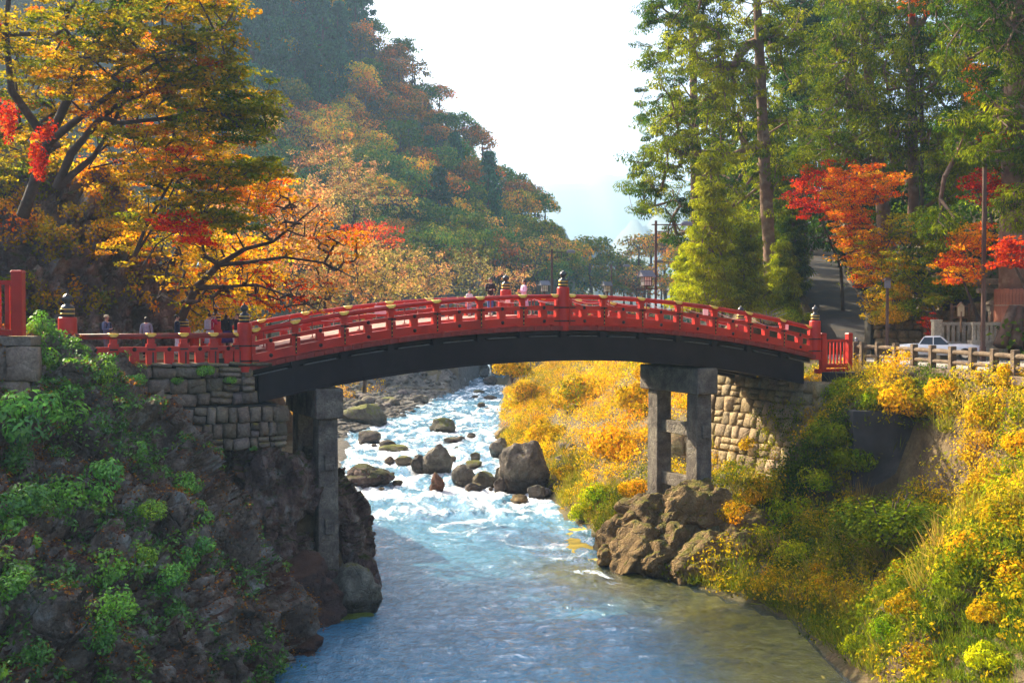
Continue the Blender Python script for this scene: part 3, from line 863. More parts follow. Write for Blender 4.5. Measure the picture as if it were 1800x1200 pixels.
sweepg = MB(); sweepg.box((-0.05 + 0.7, 0, 8.72), (1.9, 0.3, 0.22)); sweepg.obj("sill_beam", M_red, gt)

# ---- red fence in the left foreground
fp = P(33, 590, 36)
rf = empty("picket_fence", (fp.x, fp.y, fp.z), rad(4), "tall vermilion picket fence on the mossy wall at the picture's left edge, above the ferns", "fence")
m = MB(); m.box((0, 0, 1.0), (0.34, 0.34, 2.0)); m.box((0, 0, 2.03), (0.40, 0.40, 0.07), taper=0.8); bevel(m.obj("fence_post", M_red, rf), 0.015, 1)
m = MB(); m.box((-2.2, 0, 1.68), (4.05, 0.16, 0.14)); m.obj("rail", M_red, rf)
m = MB(); m.box((-2.2, 0, 0.1), (4.05, 0.16, 0.16)); m.obj("rail", M_red, rf)
for i in range(14):
    m = MB(); m.box((-0.33 - i * 0.28, 0, 0.9), (0.14, 0.1, 1.42)); m.obj("picket", M_red, rf)
pw = empty("stone_wall", (fp.x, fp.y, fp.z - 1.6), rad(4), "mossy low stone wall carrying the tall picket fence", "wall")
m = MB(); m.box((-1.9, 0.4, 1.43), (4.6, 1.0, 0.30)); bevel(m.obj("coping", M_wallstone, pw), 0.03, 2)
stone_wall(pw, SM, Vector((fp.x - 4.0, fp.y - 0.12 - 0.27, fp.z - 2.9)), Vector((1, 0.07, 0)).normalized(), Vector((0, 0, 1)), Vector((0.07, -1, 0)).normalized(), 4.3, [0.7, 0.75, 1.1], rs, 0.7, 1.2)
m = MB(); m.box((-1.9, 0.6, 0.0), (4.4, 1.0, 2.5)); m.obj("core", M_joint, pw)
ROCKPOS = []
# ================================================================== rock faces of the left bank, outcrop, boulders
def crag(p, A=1.0):
    q = Vector(p); wv = noise.noise_vector(q * 0.5) * 0.7
    c1 = noise.cell((q + wv) * 0.75) ; c2 = noise.cell((q + wv * 0.6) * Vector((1.6, 1.6, 2.3)) if False else (q + wv * 0.6) * 2.1)
    r = 1 - abs(noise.noise(q * 1.3 + wv)) * 2
    return A * (0.50 * nz(q, 0.45, 3) + 0.40 * (c1 - 0.5) + 0.22 * (c2 - 0.5) + 0.16 * r + 0.08 * nz(q, 4.0, 3))
def csurf(name, rows, nu, nv, A, mat, label, close=True):
    g = [[P(*c) for c in r] for r in rows]
    R, C = len(g), len(g[0])
    def cr(p0, p1, p2, p3, t):
        return 0.5 * ((2 * p1) + (p2 - p0) * t + (2 * p0 - 5 * p1 + 4 * p2 - p3) * t * t + (3 * p1 - p0 - 3 * p2 + p3) * t ** 3)
    def line(a, n):
        out = []
        L = len(a)
        for i in range(n + 1):
            t = i / n * (L - 1); k = min(L - 2, int(t)); f = t - k
            out.append(cr(a[max(0, k - 1)], a[k], a[k + 1], a[min(L - 1, k + 2)], f))
        return out
    rowsU = [line(r, nu) for r in g]
    colsV = [line([rowsU[j][i] for j in range(R)], nv) for i in range(nu + 1)]
    base = [[colsV[i][j] for i in range(nu + 1)] for j in range(nv + 1)]
    vs = []
    for j in range(nv + 1):
        for i in range(nu + 1):
            a = base[j][min(nu, i + 1)] - base[j][max(0, i - 1)]; b = base[min(nv, j + 1)][i] - base[max(0, j - 1)][i]
            n = a.cross(b)
            if n.length < 1e-9: n = Vector((0, -1, 0))
            n.normalize()
            if n.y > 0 and abs(n.y) > 0.5: n = -n
            vs.append(base[j][i] + n * crag(base[j][i], A))
    fs = [(j * (nu + 1) + i, j * (nu + 1) + i + 1, (j + 1) * (nu + 1) + i + 1, (j + 1) * (nu + 1) + i) for j in range(nv) for i in range(nu)]
    m = MB(); m.add(vs, fs); o = m.obj(name, mat, smooth_=True)
    sp = o.modifiers.new("es", 'EDGE_SPLIT'); sp.split_angle = rad(38)
    setp(o, label, kind='structure')
    pix = np.array([proj(v) for v in vs])
    nrm = np.zeros((len(vs), 3)); me = o.data
    me.vertices.foreach_get("normal", buf := np.zeros(len(vs) * 3)); nrm = buf.reshape(-1, 3)
    return o, np.array([tuple(v) for v in vs]), pix, nrm
# rows run from the top to the bottom, columns from outside the frame to the silhouette and round behind it
LS_rows = [
    [(-500, 560, 31), (-200, 570, 34), (0, 592, 36.6), (40, 592, 37.6), (62, 596, 39), (90, 606, 41), (60, 600, 47)],
    [(-500, 640, 30), (-200, 640, 33), (0, 645, 36), (90, 640, 37.4), (150, 655, 39.2), (185, 668, 41), (150, 660, 47)],
    [(-500, 720, 28.5), (-200, 720, 32), (0, 720, 34.8), (110, 715, 36.6), (205, 715, 38.8), (250, 722, 41.2), (210, 720, 46)],
    [(-500, 810, 27), (-200, 810, 30.5), (0, 810, 33.2), (130, 810, 35.3), (250, 805, 37.4), (312, 800, 40), (285, 800, 45)],
    [(-500, 900, 25), (-200, 900, 28.7), (0, 900, 31.4), (160, 900, 33.7), (290, 900, 36), (368, 895, 38.2), (350, 890, 42)],
    [(-500, 1000, 23), (-200, 1000, 26.7), (0, 1000, 29.2), (180, 1000, 31.6), (320, 1000, 34), (425, 995, 36.2), (415, 985, 40)],
    [(-500, 1100, 21), (-200, 1100, 24.7), (0, 1100, 27.2), (190, 1100, 29.8), (350, 1100, 32.6), (450, 1095, 35.6), (470, 1080, 39)],
    [(-500, 1200, 19), (-200, 1200, 22.7), (0, 1200, 25.4), (200, 1200, 28.6), (350, 1200, 31.6), (455, 1205, 35.4), (490, 1160, 38.5)],
    [(-500, 1420, 16), (-200, 1420, 20), (0, 1420, 23.2), (210, 1420, 27), (350, 1400, 30), (440, 1380, 33.5), (490, 1300, 36)],
]
M_slope = rock_mat("slope_rock", [(0.3, (0.06, 0.042, 0.034)), (0.44, (0.18, 0.13, 0.10)), (0.54, (0.29, 0.22, 0.17)), (0.62, (0.40, 0.35, 0.30)), (0.70, (0.56, 0.54, 0.50))], moss=(0.045, 0.06, 0.018), moss_lo=0.55, moss_hi=0.75, scale=1.1, bump=1.0, bdist=0.35, litter=(0.12, 0.055, 0.035))
LS = csurf("rocky_bank", LS_rows, 230, 210, 1.35, M_slope, "shaded rocky bank with ferns sloping from the red fence to the river")
CL_rows = [
    [(200, 752, 42.4), (300, 765, 42.8), (375, 770, 43.3), (455, 772, 44.2), (470, 775, 45.6), (505, 795, 46.2), (545, 800, 47.5), (590, 840, 50), (560, 830, 54)],
    [(200, 800, 42.2), (300, 805, 43.9), (370, 810, 44.5), (440, 810, 43.7), (470, 815, 44.6), (510, 815, 45.2), (545, 825, 46.3), (603, 860, 49), (600, 850, 54)],
    [(200, 870, 41.8), (300, 870, 43.2), (370, 870, 43.6), (440, 870, 43.4), (480, 870, 44.0), (515, 865, 44.6), (545, 880, 46.0), (622, 900, 48.5), (620, 900, 54)],
    [(200, 940, 41.0), (320, 940, 42.6), (380, 940, 43.4), (440, 940, 43.4), (480, 940, 43.7), (516, 940, 44.8), (545, 945, 47.2), (638, 940, 48.5), (640, 940, 55)],
    [(200, 1010, 40), (330, 1010, 41.6), (400, 1010, 42.6), (450, 1010, 42.6), (490, 1010, 42.7), (526, 1000, 45.0), (560, 1000, 47.0), (625, 990, 47.5), (650, 975, 55)],
    [(200, 1090, 38), (330, 1090, 40.0), (400, 1090, 40.6), (450, 1090, 40.9), (490, 1085, 41.2), (530, 1080, 42.0), (560, 1070, 43.4), (620, 1060, 46.5), (650, 1045, 55)],
    [(200, 1220, 36), (330, 1220, 38.0), (400, 1220, 38.6), (450, 1200, 39.5), (490, 1190, 40.5), (530, 1180, 41.0), (560, 1170, 42.4), (620, 1150, 45.5), (650, 1130, 55)],
]
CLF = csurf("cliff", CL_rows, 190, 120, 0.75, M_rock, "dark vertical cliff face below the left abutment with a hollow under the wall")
# rock core that closes the bank behind the cliff
def make_rock(seed, sub=3, rough=0.22, cuts=7, flat=1.0):
    import bmesh
    rn = random.Random(seed)
    bm = bmesh.new(); bmesh.ops.create_icosphere(bm, subdivisions=sub, radius=1.0)
    planes = []
    for _ in range(cuts):
        n = Vector((rn.gauss(0, 1), rn.gauss(0, 1), rn.gauss(0, 0.8))).normalized(); planes.append((n, rn.uniform(0.62, 0.9)))
    off = Vector((seed * 7.3, seed * 1.9, 0))
    for v in bm.verts:
        p = v.co.copy()
        for n, d in planes:
            k = p.dot(n)
            if k > d: p -= n * (k - d) * 0.9
        p *= 1 + rough * noise.fractal(p * 1.4 + off, 1, 2, 3) + 0.05 * noise.fractal(p * 5 + off, 1, 2, 2)
        v.co = p
    me = bpy.data.meshes.new("boulder"); bm.to_mesh(me); bm.free()
    me.polygons.foreach_set("use_smooth", [True] * len(me.polygons))
    return me
ROCKS = []
for i in range(9):
    me = make_rock(20 + i, 3); me.materials.append(M_boulder); ROCKS.append(me)
ROCKS_S = []
for i in range(5):
    me = make_rock(60 + i, 2); me.materials.append(M_boulder); ROCKS_S.append(me)
def boulder(bx0, by0, bx1, by1, label, k=None, col=(1, 1, 1), sink=0.25, mat=None, group="boulders in the rapids", name="boulder", me=None, Y=None, rz=None, depth_k=0.8, uid=[0]):
    """placed by the box it fills in the photograph, its foot on the water"""
    uid[0] += 1
    cx, w, h = (bx0 + bx1) / 2, bx1 - bx0, by1 - by0
    base = on_water(cx, by1 - h * 0.10) if Y is None else P(cx, by1, Y)
    sc = base.y / F
    W, H = w * sc, h * sc
    me = me or ROCKS[(k if k is not None else uid[0]) % len(ROCKS)]
    o = bpy.data.objects.new(name, me); link(o)
    tot = H * (1 + sink)
    o.scale = (W / 2 / 0.9, W / 2 * depth_k / 0.9, tot / 2 / 0.85)
    o.location = (base.x, base.y + W * 0.2, base.z + H - tot / 2)
    o.rotation_euler = (0, 0, rz if rz is not None else 0)
    o.color = (col[0], col[1], col[2], 1)
    if mat:
        o.data = me.copy(); o.data.materials.clear(); o.data.materials.append(mat)
    es = o.modifiers.new('es', 'EDGE_SPLIT'); es.split_angle = rad(28)
    ROCKPOS.append((o.location.x, o.location.y, W / 2))
    setp(o, label, "boulder", group)
    return o
def zb(x, y): return 560 + x / 3.913, 630 + y / 3.913
M_mossrock = rock_mat("mossy_boulder", [(0.25, (0.07, 0.055, 0.04)), (0.5, (0.15, 0.12, 0.09)), (0.8, (0.26, 0.22, 0.17))], moss=(0.13, 0.135, 0.01), moss_lo=0.48, moss_hi=0.68, moss_n=0.5, scale=1.9, bump=0.9, wet=True)
rg2 = random.Random(31)
BL = [
    (160, 345, 475, 465, "wide low boulder topped with dry grass at the edge of the gravel bar", 'm'),
    (380, 320, 450, 380, "small round brown boulder just behind the wide grassy one", ''),
    (430, 265, 530, 315, "moss topped boulder on the gravel bar beyond the grassy boulder", 'm'),
    (650, 262, 755, 315, "lone dark boulder standing in the upper stream between bar and bank", ''),
    (255, 512, 425, 590, "dark boulder with a pale wet face below the wide grassy boulder", 'd'),
    (425, 570, 530, 622, "small dark boulder right above the flat mossy green one", 'd'),
    (422, 598, 615, 640, "flat bright green mossy rock lying in the white water", 'm'),
    (770, 430, 940, 512, "pointed boulder with yellow moss in the middle of the rapids", 'm'),
    (530, 680, 645, 740, "dark mossy rock left of the big round boulder", 'm'),
    (638, 690, 730, 790, "dark boulder leaning against the left side of the big round boulder", 'd'),
    (710, 625, 902, 802, "big rounded brown boulder in midstream", ''),
    (890, 670, 942, 716, "small dark stone touching the right side of the big round boulder", 'd'),
    (1045, 655, 1112, 700, "small pointed mossy rock in white water between the big boulders", 'm'),
    (1000, 710, 1125, 750, "low flat rock covered with moss and dry tufts in the rapids", 'm'),
    (925, 755, 1070, 882, "rounded olive boulder at the lip of the small fall", ''),
    (1070, 785, 1222, 906, "dark boulder with a flat mossy top beside the small fall", 'm'),
    (1215, 765, 1285, 840, "yellowish mossy stone wedged against the giant boulder", 'm'),
    (1210, 835, 1300, 932, "dark wet stone at the foot of the giant boulder", 'd'),
    (1180, 575, 1316, 696, "brown slanting boulder by the yellow bank above the giant boulder", ''),
    (1215, 480, 1330, 560, "ochre boulder half under the yellow bushes", 'o'),
    (865, 543, 980, 576, "low dark flat stone breaking the white water in midstream", 'd'),
    (1440, 890, 1560, 972, "olive stone lying before the giant boulder's right foot", ''),
    (1530, 900, 1602, 952, "small grey brown stone in the pile right of the giant boulder", ''),
    (1610, 820, 1690, 880, "grey stone on top of the pile right of the giant boulder", ''),
    (1015, 860, 1132, 918, "submerged dark reddish rock under the small fall", 'd'),
    (1072, 50, 1175, 112, "tall grey boulder far upstream near the bank", 'g'),
    (1110, 76, 1172, 132, "blue grey boulder in front of the tall far one", 'g'),
    (1135, 130, 1238, 186, "heap of dark rubble stones by the far bank", 'd'),
    (850, 112, 1000, 190, "long rounded grey boulder at the tip of the gravel bar", 'g'),
    (790, 166, 880, 226, "pale angular boulder at the water side of the gravel bar", 'g'),
    (760, 70, 868, 142, "big grey boulder on the far part of the gravel bar", 'g'),
    (548, 115, 630, 182, "upright grey boulder among the stones of the gravel bar", 'g'),
    (1070, 218, 1136, 240, "tiny mossy rock far up in the stream", 'm'),
    (1140, 255, 1226, 282, "low dark rocks at the foot of the far yellow bank", 'd'),
    (1325, 948, 1440, 992, "flat golden stones in the shallows before the giant boulder", 'o'),
    (800, 130, 900, 190, "low grey boulder tucked behind the pale angular one", 'g'),
    (690, 150, 740, 182, "small rounded grey boulder in the middle of the gravel bar", 'g'),
]
COLK = {'': (.95, 0.9, 0.85), 'd': (0.5, 0.42, 0.4), 'g': (1.1, 1.15, 1.3), 'o': (1.5, 1.15, 0.6), 'm': (1, 1, 0.9)}
for i, (x0, y0, x1, y1, lab, k) in enumerate(BL):
    a, b = zb(x0, y0); c, d = zb(x1, y1)
    boulder(a, b, c, d, lab, i, COLK[k], mat=None, me=None)
    ob = COL.objects[-1]
    if k == 'm':
        key = "moss%d" % (i % len(ROCKS))
        if key not in bpy.data.meshes:
            me = ROCKS[i % len(ROCKS)].copy(); me.name = key; me.materials.clear(); me.materials.append(M_mossrock)
        ob.data = bpy.data.meshes[key]
a, b = zb(1262, 622); c, d = zb(1592, 955)
big = make_rock(203, 5, 0.14, 9); big.materials.append(M_boulder)
boulder(a, b, c, d, "giant angular brown boulder with a mossy shoulder at the right bank", me=big, col=(1.0, 0.9, 0.8), depth_k=0.9, sink=0.1)
wet = make_rock(311, 4, 0.3, 5); wet.materials.append(M_rock)
a, b = zb(175, 772); c, d = zb(500, 885)
boulder(a, b, c, d, "dark jagged rock with water pouring over it in the white rapids", me=wet, col=(0.6, 0.6, 0.65), sink=0.5)
a, b = zb(770, 822); c, d = zb(862, 922)
boulder(a, b, c, d, "half drowned brown rock between the fall and the big round boulder", me=wet, col=(1.0, 0.7, 0.5), sink=0.6)
for i in range(34):
    px, py = rg2.uniform(640, 900), rg2.uniform(655, 860)
    if px < 600 + (py - 640) * -.2: continue
    w_ = rg2.uniform(8, 20) * (0.55 + (py - 640) / 400)
    boulder(px, py, px + w_, py + w_ * rg2.uniform(.35, .7), "small dark stone breaking the surface of the rapids", col=(.6, .5, .45), group="small stones in the rapids", name="river_stone")
    COL.objects[-1]["category"] = "stone"
# square cut stone post by the yellow bank
sp = on_water(1009, 842); m = MB(); s_ = sp.y / F
m.box((0, 0, 0.6), (22 * s_, 22 * s_, 1.7), taper=0.9); o = m.obj("stone_block", M_rock_sun, loc=(sp.x, sp.y + 2.5, sp.z)); bevel(o, 0.05, 2)
setp(o, "square cut stone block standing in the yellow bushes by the giant boulder", "stone block")
# stones of the gravel bar
rg = random.Random(77); cnt = 0
for i in range(900):
    px, py = rg.uniform(590, 860), rg.uniform(642, 748)
    lim = 752 - (px - 600) * 0.40
    if py > lim: continue
    if rg.random() < 0.0: continue
    p = on_water(px, py)
    r = rg.uniform(2.2, 6.5) * (1.6 if rg.random() < 0.12 else 1) * (0.5 + (py - 640) / 110) * p.y / F * 1.25 + 0.08
    z = ground_h(p.x, p.y)
    o = bpy.data.objects.new("river_stone", rg.choice(ROCKS_S)); link(o)
    o.location = (p.x, p.y, max(z, p.z) + r * 0.1); o.scale = (r * rg.uniform(.9, 1.5), r * rg.uniform(.8, 1.2), r * rg.uniform(.5, .85))
    o.rotation_euler = (rg.uniform(-.3, .3), rg.uniform(-.3, .3), rg.uniform(0, 6.28))
    k = rg.uniform(.6, 1.5); o.color = (k, k * rg.uniform(.85, 1.0), k * rg.uniform(.7, 1.05), 1)
    setp(o, "loose grey brown stone on the gravel bar left of the rapids", "stone", "stones of the gravel bar")
    cnt += 1
    if cnt >= 260: break
# pebbles below the giant boulder
for i in range(26):
    px, py = rg.uniform(955, 1010), rg.uniform(835, 880)
    p = on_water(px, py); r = rg.uniform(0.18, 0.42)
    o = bpy.data.objects.new("river_stone", rg.choice(ROCKS_S)); link(o)
    o.location = (p.x, p.y, max(ground_h(p.x, p.y), p.z) + r * 0.3); o.scale = (r * 1.3, r, r * .8); o.rotation_euler = (0, 0, rg.uniform(0, 6))
    o.color = (.8, .75, .7, 1)
    setp(o, "fist shaped stone in the pile at the right foot of the giant boulder", "stone", "stones piled beside the giant boulder")
# boulders at the foot of the left pier
def rock_at(x0, y0, x1, y1, Y, label, seed, mat, col=(1, 1, 1), sub=4, rough=0.2, dk=0.9, name="boulder", group=None, cuts=8, parent=None):
    me = make_rock(seed, sub, rough, cuts); me.materials.append(mat)
    c = P((x0 + x1) / 2, (y0 + y1) / 2, Y); s = Y / F
    o = bpy.data.objects.new(name, me); link(o, parent)
    o.location = c; o.scale = ((x1 - x0) / 2 * s / 0.88, (x1 - x0) / 2 * s * dk, (y1 - y0) / 2 * s / 0.85); o.color = (*col, 1)
    if parent is not None: o.location = c - Vector(parent.location)
    else: setp(o, label, "boulder", group)
    return o
M_litter = rock_mat("leaf_covered_rock", [(0.25, (0.05, 0.03, 0.03)), (0.5, (0.10, 0.06, 0.05)), (0.8, (0.16, 0.11, 0.10))], moss=(0.12, 0.06, 0.04), moss_lo=0.35, moss_hi=0.6, moss_n=0.5, scale=2.2, bump=0.8)
M_slab = rock_mat("river_edge_moss", [(0.25, (0.05, 0.05, 0.02)), (0.5, (0.10, 0.10, 0.03)), (0.8, (0.15, 0.13, 0.05))], moss=(0.09, 0.12, 0.012), moss_lo=0.35, moss_hi=0.6, scale=1.5, bump=0.6)
rock_at(572, 1000, 664, 1086, 44.2, "round lichen grey boulder at the water below the left pier", 401, M_boulder, (1.0, 1.05, 0.95))
rock_at(612, 980, 668, 1070, 46.3, "dark boulder behind the round one at the river's left edge", 402, M_rock)
rock_at(430, 990, 590, 1110, 42.6, "purplish rock covered with fallen brown leaves beside the left pier", 403, M_litter, (1, 1, 1), 5, 0.3)
rock_at(548, 1082, 672, 1112, 43.4, "low mossy ledge at the waterline in front of the round boulder", 404, M_slab, (.8, .8, .7), 5, 0.5)
rock_at(410, 1090, 560, 1190, 39.5, "low dark rock strewn with leaves sliding into the water", 405, M_litter, (0.6, 0.6, 0.7), 4, 0.3)
rock_at(420, 1150, 520, 1215, 37.6, "bright green mossy rim rock at the bottom waterline", 406, M_slab, (1, 1, 1), 4)
rock_at(610, 905, 652, 950, 54.0, "small yellow mossed rock at the far edge of the cliff foot", 407, M_mossrock, (1.2, 1.1, 0.8), 3)
rock_at(588, 850, 640, 1000, 50.0, "slanting cliff slab right behind the left pier column", 408, M_rock, (1.2, 1.1, 1.0), 4, 0.2)
# rock outcrop carrying the right pier
oc = P(1180, 1000, 52)
out = empty("rock_outcrop", (oc.x, oc.y, oc.z), 0, "sunlit craggy rock outcrop in the river carrying the right stone pier", "rock outcrop")
ro = random.Random(9)
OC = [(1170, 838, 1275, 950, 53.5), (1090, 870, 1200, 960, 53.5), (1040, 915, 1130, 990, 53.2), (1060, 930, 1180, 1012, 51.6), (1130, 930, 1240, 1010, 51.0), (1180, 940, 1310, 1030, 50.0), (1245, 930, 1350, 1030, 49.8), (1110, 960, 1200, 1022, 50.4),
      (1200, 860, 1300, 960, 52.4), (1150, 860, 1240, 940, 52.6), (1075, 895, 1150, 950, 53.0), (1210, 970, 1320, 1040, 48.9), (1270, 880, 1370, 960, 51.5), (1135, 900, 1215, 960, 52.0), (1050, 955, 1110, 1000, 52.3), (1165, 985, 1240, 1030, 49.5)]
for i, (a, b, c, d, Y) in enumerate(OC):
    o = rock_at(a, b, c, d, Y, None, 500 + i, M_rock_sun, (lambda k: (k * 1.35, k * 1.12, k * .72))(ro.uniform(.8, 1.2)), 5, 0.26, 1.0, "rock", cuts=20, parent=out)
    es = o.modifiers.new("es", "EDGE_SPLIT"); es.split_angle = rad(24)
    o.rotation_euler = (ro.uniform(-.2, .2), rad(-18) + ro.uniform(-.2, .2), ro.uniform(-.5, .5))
# dark concrete wall under the log fence
m = MB(); c = P(1597, 800, 51.0)
m.box((0, 0, 0), (5.0, 1.6, 4.6)); o = m.obj("concrete_wall", plain("dark_concrete", (0.055, 0.05, 0.05), 0.9, 0.5, 0.9, 0.3, dirt=(0.14, 0.125, 0.115)), loc=(c.x, c.y + .8, c.z - .3)); bevel(o, 0.04)
setp(o, "dark stained concrete retaining wall below the log fence", "retaining wall")

# dark cliff face behind the terrace
CB_rows = [
    [(-500, 230, 50), (-150, 250, 52), (0, 280, 54), (80, 290, 55), (150, 300, 56), (185, 330, 58), (180, 330, 64)],
    [(-500, 330, 48), (-150, 340, 50), (0, 350, 52), (90, 360, 53), (170, 370, 54.5), (215, 395, 57), (205, 395, 64)],
    [(-500, 430, 47), (-150, 440, 48.5), (0, 440, 50), (100, 440, 51.2), (190, 450, 53), (248, 465, 56), (240, 465, 64)],
    [(-500, 530, 46), (-150, 530, 47.5), (0, 530, 48.6), (110, 530, 49.8), (210, 530, 51.5), (290, 540, 55), (285, 540, 64)],
    [(-500, 640, 45), (-150, 640, 46.5), (0, 640, 47.6), (110, 640, 48.8), (215, 640, 50.5), (305, 630, 54), (300, 620, 64)],
]
CB = csurf("cliff", CB_rows, 150, 110, 1.4, M_rock, "dark mossy cliff face behind the people on the terrace")
# fine gravel and cobbles joined into one
rq = random.Random(5); gm = MB(); tmpl = []
for i in range(4):
    me = make_rock(90 + i, 1); tmpl.append(([v.co.copy() for v in me.vertices], [tuple(p.vertices) for p in me.polygons]))
n_ = 0
while n_ < 1300:
    y = rq.uniform(82, 180); x = interp(y, LW) + rq.uniform(-11, .8)
    px, py = proj((x, y, ground_h(x, y)))
    if not (580 < px < 890 and 600 < py < 770): continue
    r = rq.uniform(.10, .38); vs_, fs_ = rq.choice(tmpl); a = rq.uniform(0, 6.28); c, s_ = math.cos(a), math.sin(a)
    z = max(ground_n(x, y), water_z(y) - .05) + r * .2
    gm.add([(x + (v.x * c - v.y * s_) * r * 1.3, y + (v.x * s_ + v.y * c) * r, z + v.z * r * .65) for v in vs_], fs_); n_ += 1
o = gm.obj("gravel", M_bar, smooth_=True); setp(o, "small cobbles strewn over the gravel bar", kind='stuff')

river(np.array(ROCKPOS))
# ================================================================== plants
R = np.random.default_rng(11)
def quad_mesh(name, C_, Tn, Nn, L, W, tone, rnd, mat, fold=0.18):
    """leaf shaped four cornered blades: centre, long axis, normal, length, width"""
    n = len(C_)
    B = np.cross(Nn, Tn); B /= (np.linalg.norm(B, axis=1, keepdims=True) + 1e-9)
    Nn = np.cross(Tn, B)
    L = np.broadcast_to(L, (n,))[:, None]; W = np.broadcast_to(W, (n,))[:, None]
    v = np.empty((n, 4, 3), dtype=np.float32)
    v[:, 0] = C_ - Tn * L / 2
    v[:, 1] = C_ + B * W / 2 + Nn * W * fold
    v[:, 2] = C_ + Tn * L / 2
    v[:, 3] = C_ - B * W / 2 + Nn * W * fold
    me = bpy.data.meshes.new(name)
    me.vertices.add(n * 4); me.vertices.foreach_set("co", v.reshape(-1))
    me.loops.add(n * 4); me.loops.foreach_set("vertex_index", np.arange(n * 4, dtype=np.int32))
    me.polygons.add(n); me.polygons.foreach_set("loop_start", np.arange(0, n * 4, 4, dtype=np.int32))
    me.polygons.foreach_set("loop_total", np.full(n, 4, dtype=np.int32))
    me.update(calc_edges=True)
    for nm, arr in (("tone", tone), ("rnd", rnd)):
        a = me.attributes.new(nm, 'FLOAT', 'FACE'); a.data.foreach_set("value", np.ascontiguousarray(np.broadcast_to(arr, (n,)), dtype=np.float32))
    me.materials.append(mat)
    return me
def unit(a): return a / (np.linalg.norm(a, axis=1, keepdims=True) + 1e-9)
def leaf_spread(cl, tones, per, rad_, flat, L, W, up, jit, mat, name, outc=None, long_up=0.0, tone_j=0.06, shell=0.0):
    """cl: clump centres; leaves scattered round each of them"""
    cl = np.asarray(cl, float); k = len(cl)
    rad_ = np.broadcast_to(rad_, (k,))
    n = k * per
    c = np.repeat(cl, per, 0); r_ = np.repeat(rad_, per)[:, None]
    d = unit(R.normal(size=(n, 3)))
    rr = R.random((n, 1)) ** (1 / 3.0)
    if shell: rr = shell + (1 - shell) * rr
    off = d * rr * r_; off[:, 2] *= flat
    pos = c + off
    nrm = unit(np.array([[0, 0, up]]) + d * 0.5 * (1 - min(up, 1) * 0.5) + jit * R.normal(size=(n, 3)))
    if long_up < 0:
        nrm = unit(d + np.array([[0, 0, .25]]) + jit * 0.6 * R.normal(size=(n, 3)))
        tan = unit(np.array([[0, 0, 1.0]]) * (1 if long_up == -1 else -.35) + (d * 1.0 if long_up < -1 else 0) + 0.7 * R.normal(size=(n, 3)) * (1 if long_up == -1 else .5))
        if long_up < -1: nrm = unit(nrm + np.array([[0, 0, .5]]))
        tan = unit(tan - nrm * (tan * nrm).sum(1, keepdims=True))
    elif long_up:
        tan = unit(d * np.array([[1, 1, 0.5]]) + np.array([[0, 0, long_up]]) + 0.25 * R.normal(size=(n, 3)))
        pos = pos + tan * L * 0.3
    else: tan = unit(np.cross(nrm, R.normal(size=(n, 3))))
    tone = np.clip(np.repeat(np.broadcast_to(tones, (k,)), per) + R.normal(size=n) * tone_j, 0, 1)
    s = R.uniform(0.7, 1.3, n)
    return quad_mesh(name, pos, tan, nrm, L * s, W * s, tone, R.random(n), mat)

M_bark = plain("tree_bark", (0.075, 0.050, 0.038), 0.9, 0.35, 3.0, 0.5, dirt=(0.14, 0.11, 0.08), bscale=14)
M_bark_red = plain("cedar_bark", (0.17, 0.095, 0.062), 0.9, 0.3, 2.0, 0.6, dirt=(0.30, 0.22, 0.15), bscale=12)
M_twig = plain("bare_twigs", (0.10, 0.065, 0.05), 0.9, 0.3, 3.0, 0.0)
MAPLE = [(0.0, (0.07, 0.15, 0.008)), (0.2, (0.22, 0.26, 0.008)), (0.4, (0.44, 0.33, 0.006)), (0.58, (0.72, 0.36, 0.006)), (0.74, (0.70, 0.14, 0.008)), (0.87, (0.50, 0.04, 0.012)), (1.0, (0.34, 0.012, 0.018))]
M_maple = leaf_mat("autumn_leaves", MAPLE, 0.55, (1.5, 1.3, 0.6))
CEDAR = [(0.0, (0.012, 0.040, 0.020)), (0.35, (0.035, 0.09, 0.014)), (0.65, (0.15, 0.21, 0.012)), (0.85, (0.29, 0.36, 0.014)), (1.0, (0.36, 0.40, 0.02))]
M_cedar = leaf_mat("cedar_needles", CEDAR, 0.45, (1.5, 1.5, 0.6))
GREEN = [(0.0, (0.04, 0.11, 0.025)), (0.4, (0.10, 0.25, 0.04)), (0.7, (0.22, 0.40, 0.04)), (0.9, (0.30, 0.36, 0.03)), (1.0, (0.45, 0.28, 0.05))]
M_green = leaf_mat("green_leaves", GREEN, 0.35, (1.3, 1.3, 0.6), 0.05)
BUSH = [(0.0, (0.05, 0.10, 0.008)), (0.25, (0.18, 0.24, 0.008)), (0.45, (0.50, 0.40, 0.010)), (0.65, (0.64, 0.42, 0.015)), (0.82, (0.46, 0.23, 0.03)), (1.0, (0.30, 0.11, 0.03))]
M_bush = leaf_mat("autumn_shrub_leaves", BUSH, 0.42, (1.4, 1.25, 0.6))
M_grass = leaf_mat("dry_grass", [(0.0, (0.06, 0.14, 0.012)), (0.4, (0.24, 0.27, 0.02)), (0.7, (0.45, 0.34, 0.07)), (1.0, (0.40, 0.24, 0.10))], 0.4)
HILLR = [(0.0, (0.014, 0.065, 0.040)), (0.3, (0.04, 0.13, 0.035)), (0.5, (0.17, 0.21, 0.035)), (0.65, (0.50, 0.30, 0.045)), (0.82, (0.66, 0.20, 0.035)), (1.0, (0.34, 0.05, 0.03))]
M_hill = leaf_mat("mountain_leaves", HILLR, 0.48, (1.2, 1.2, 0.8))

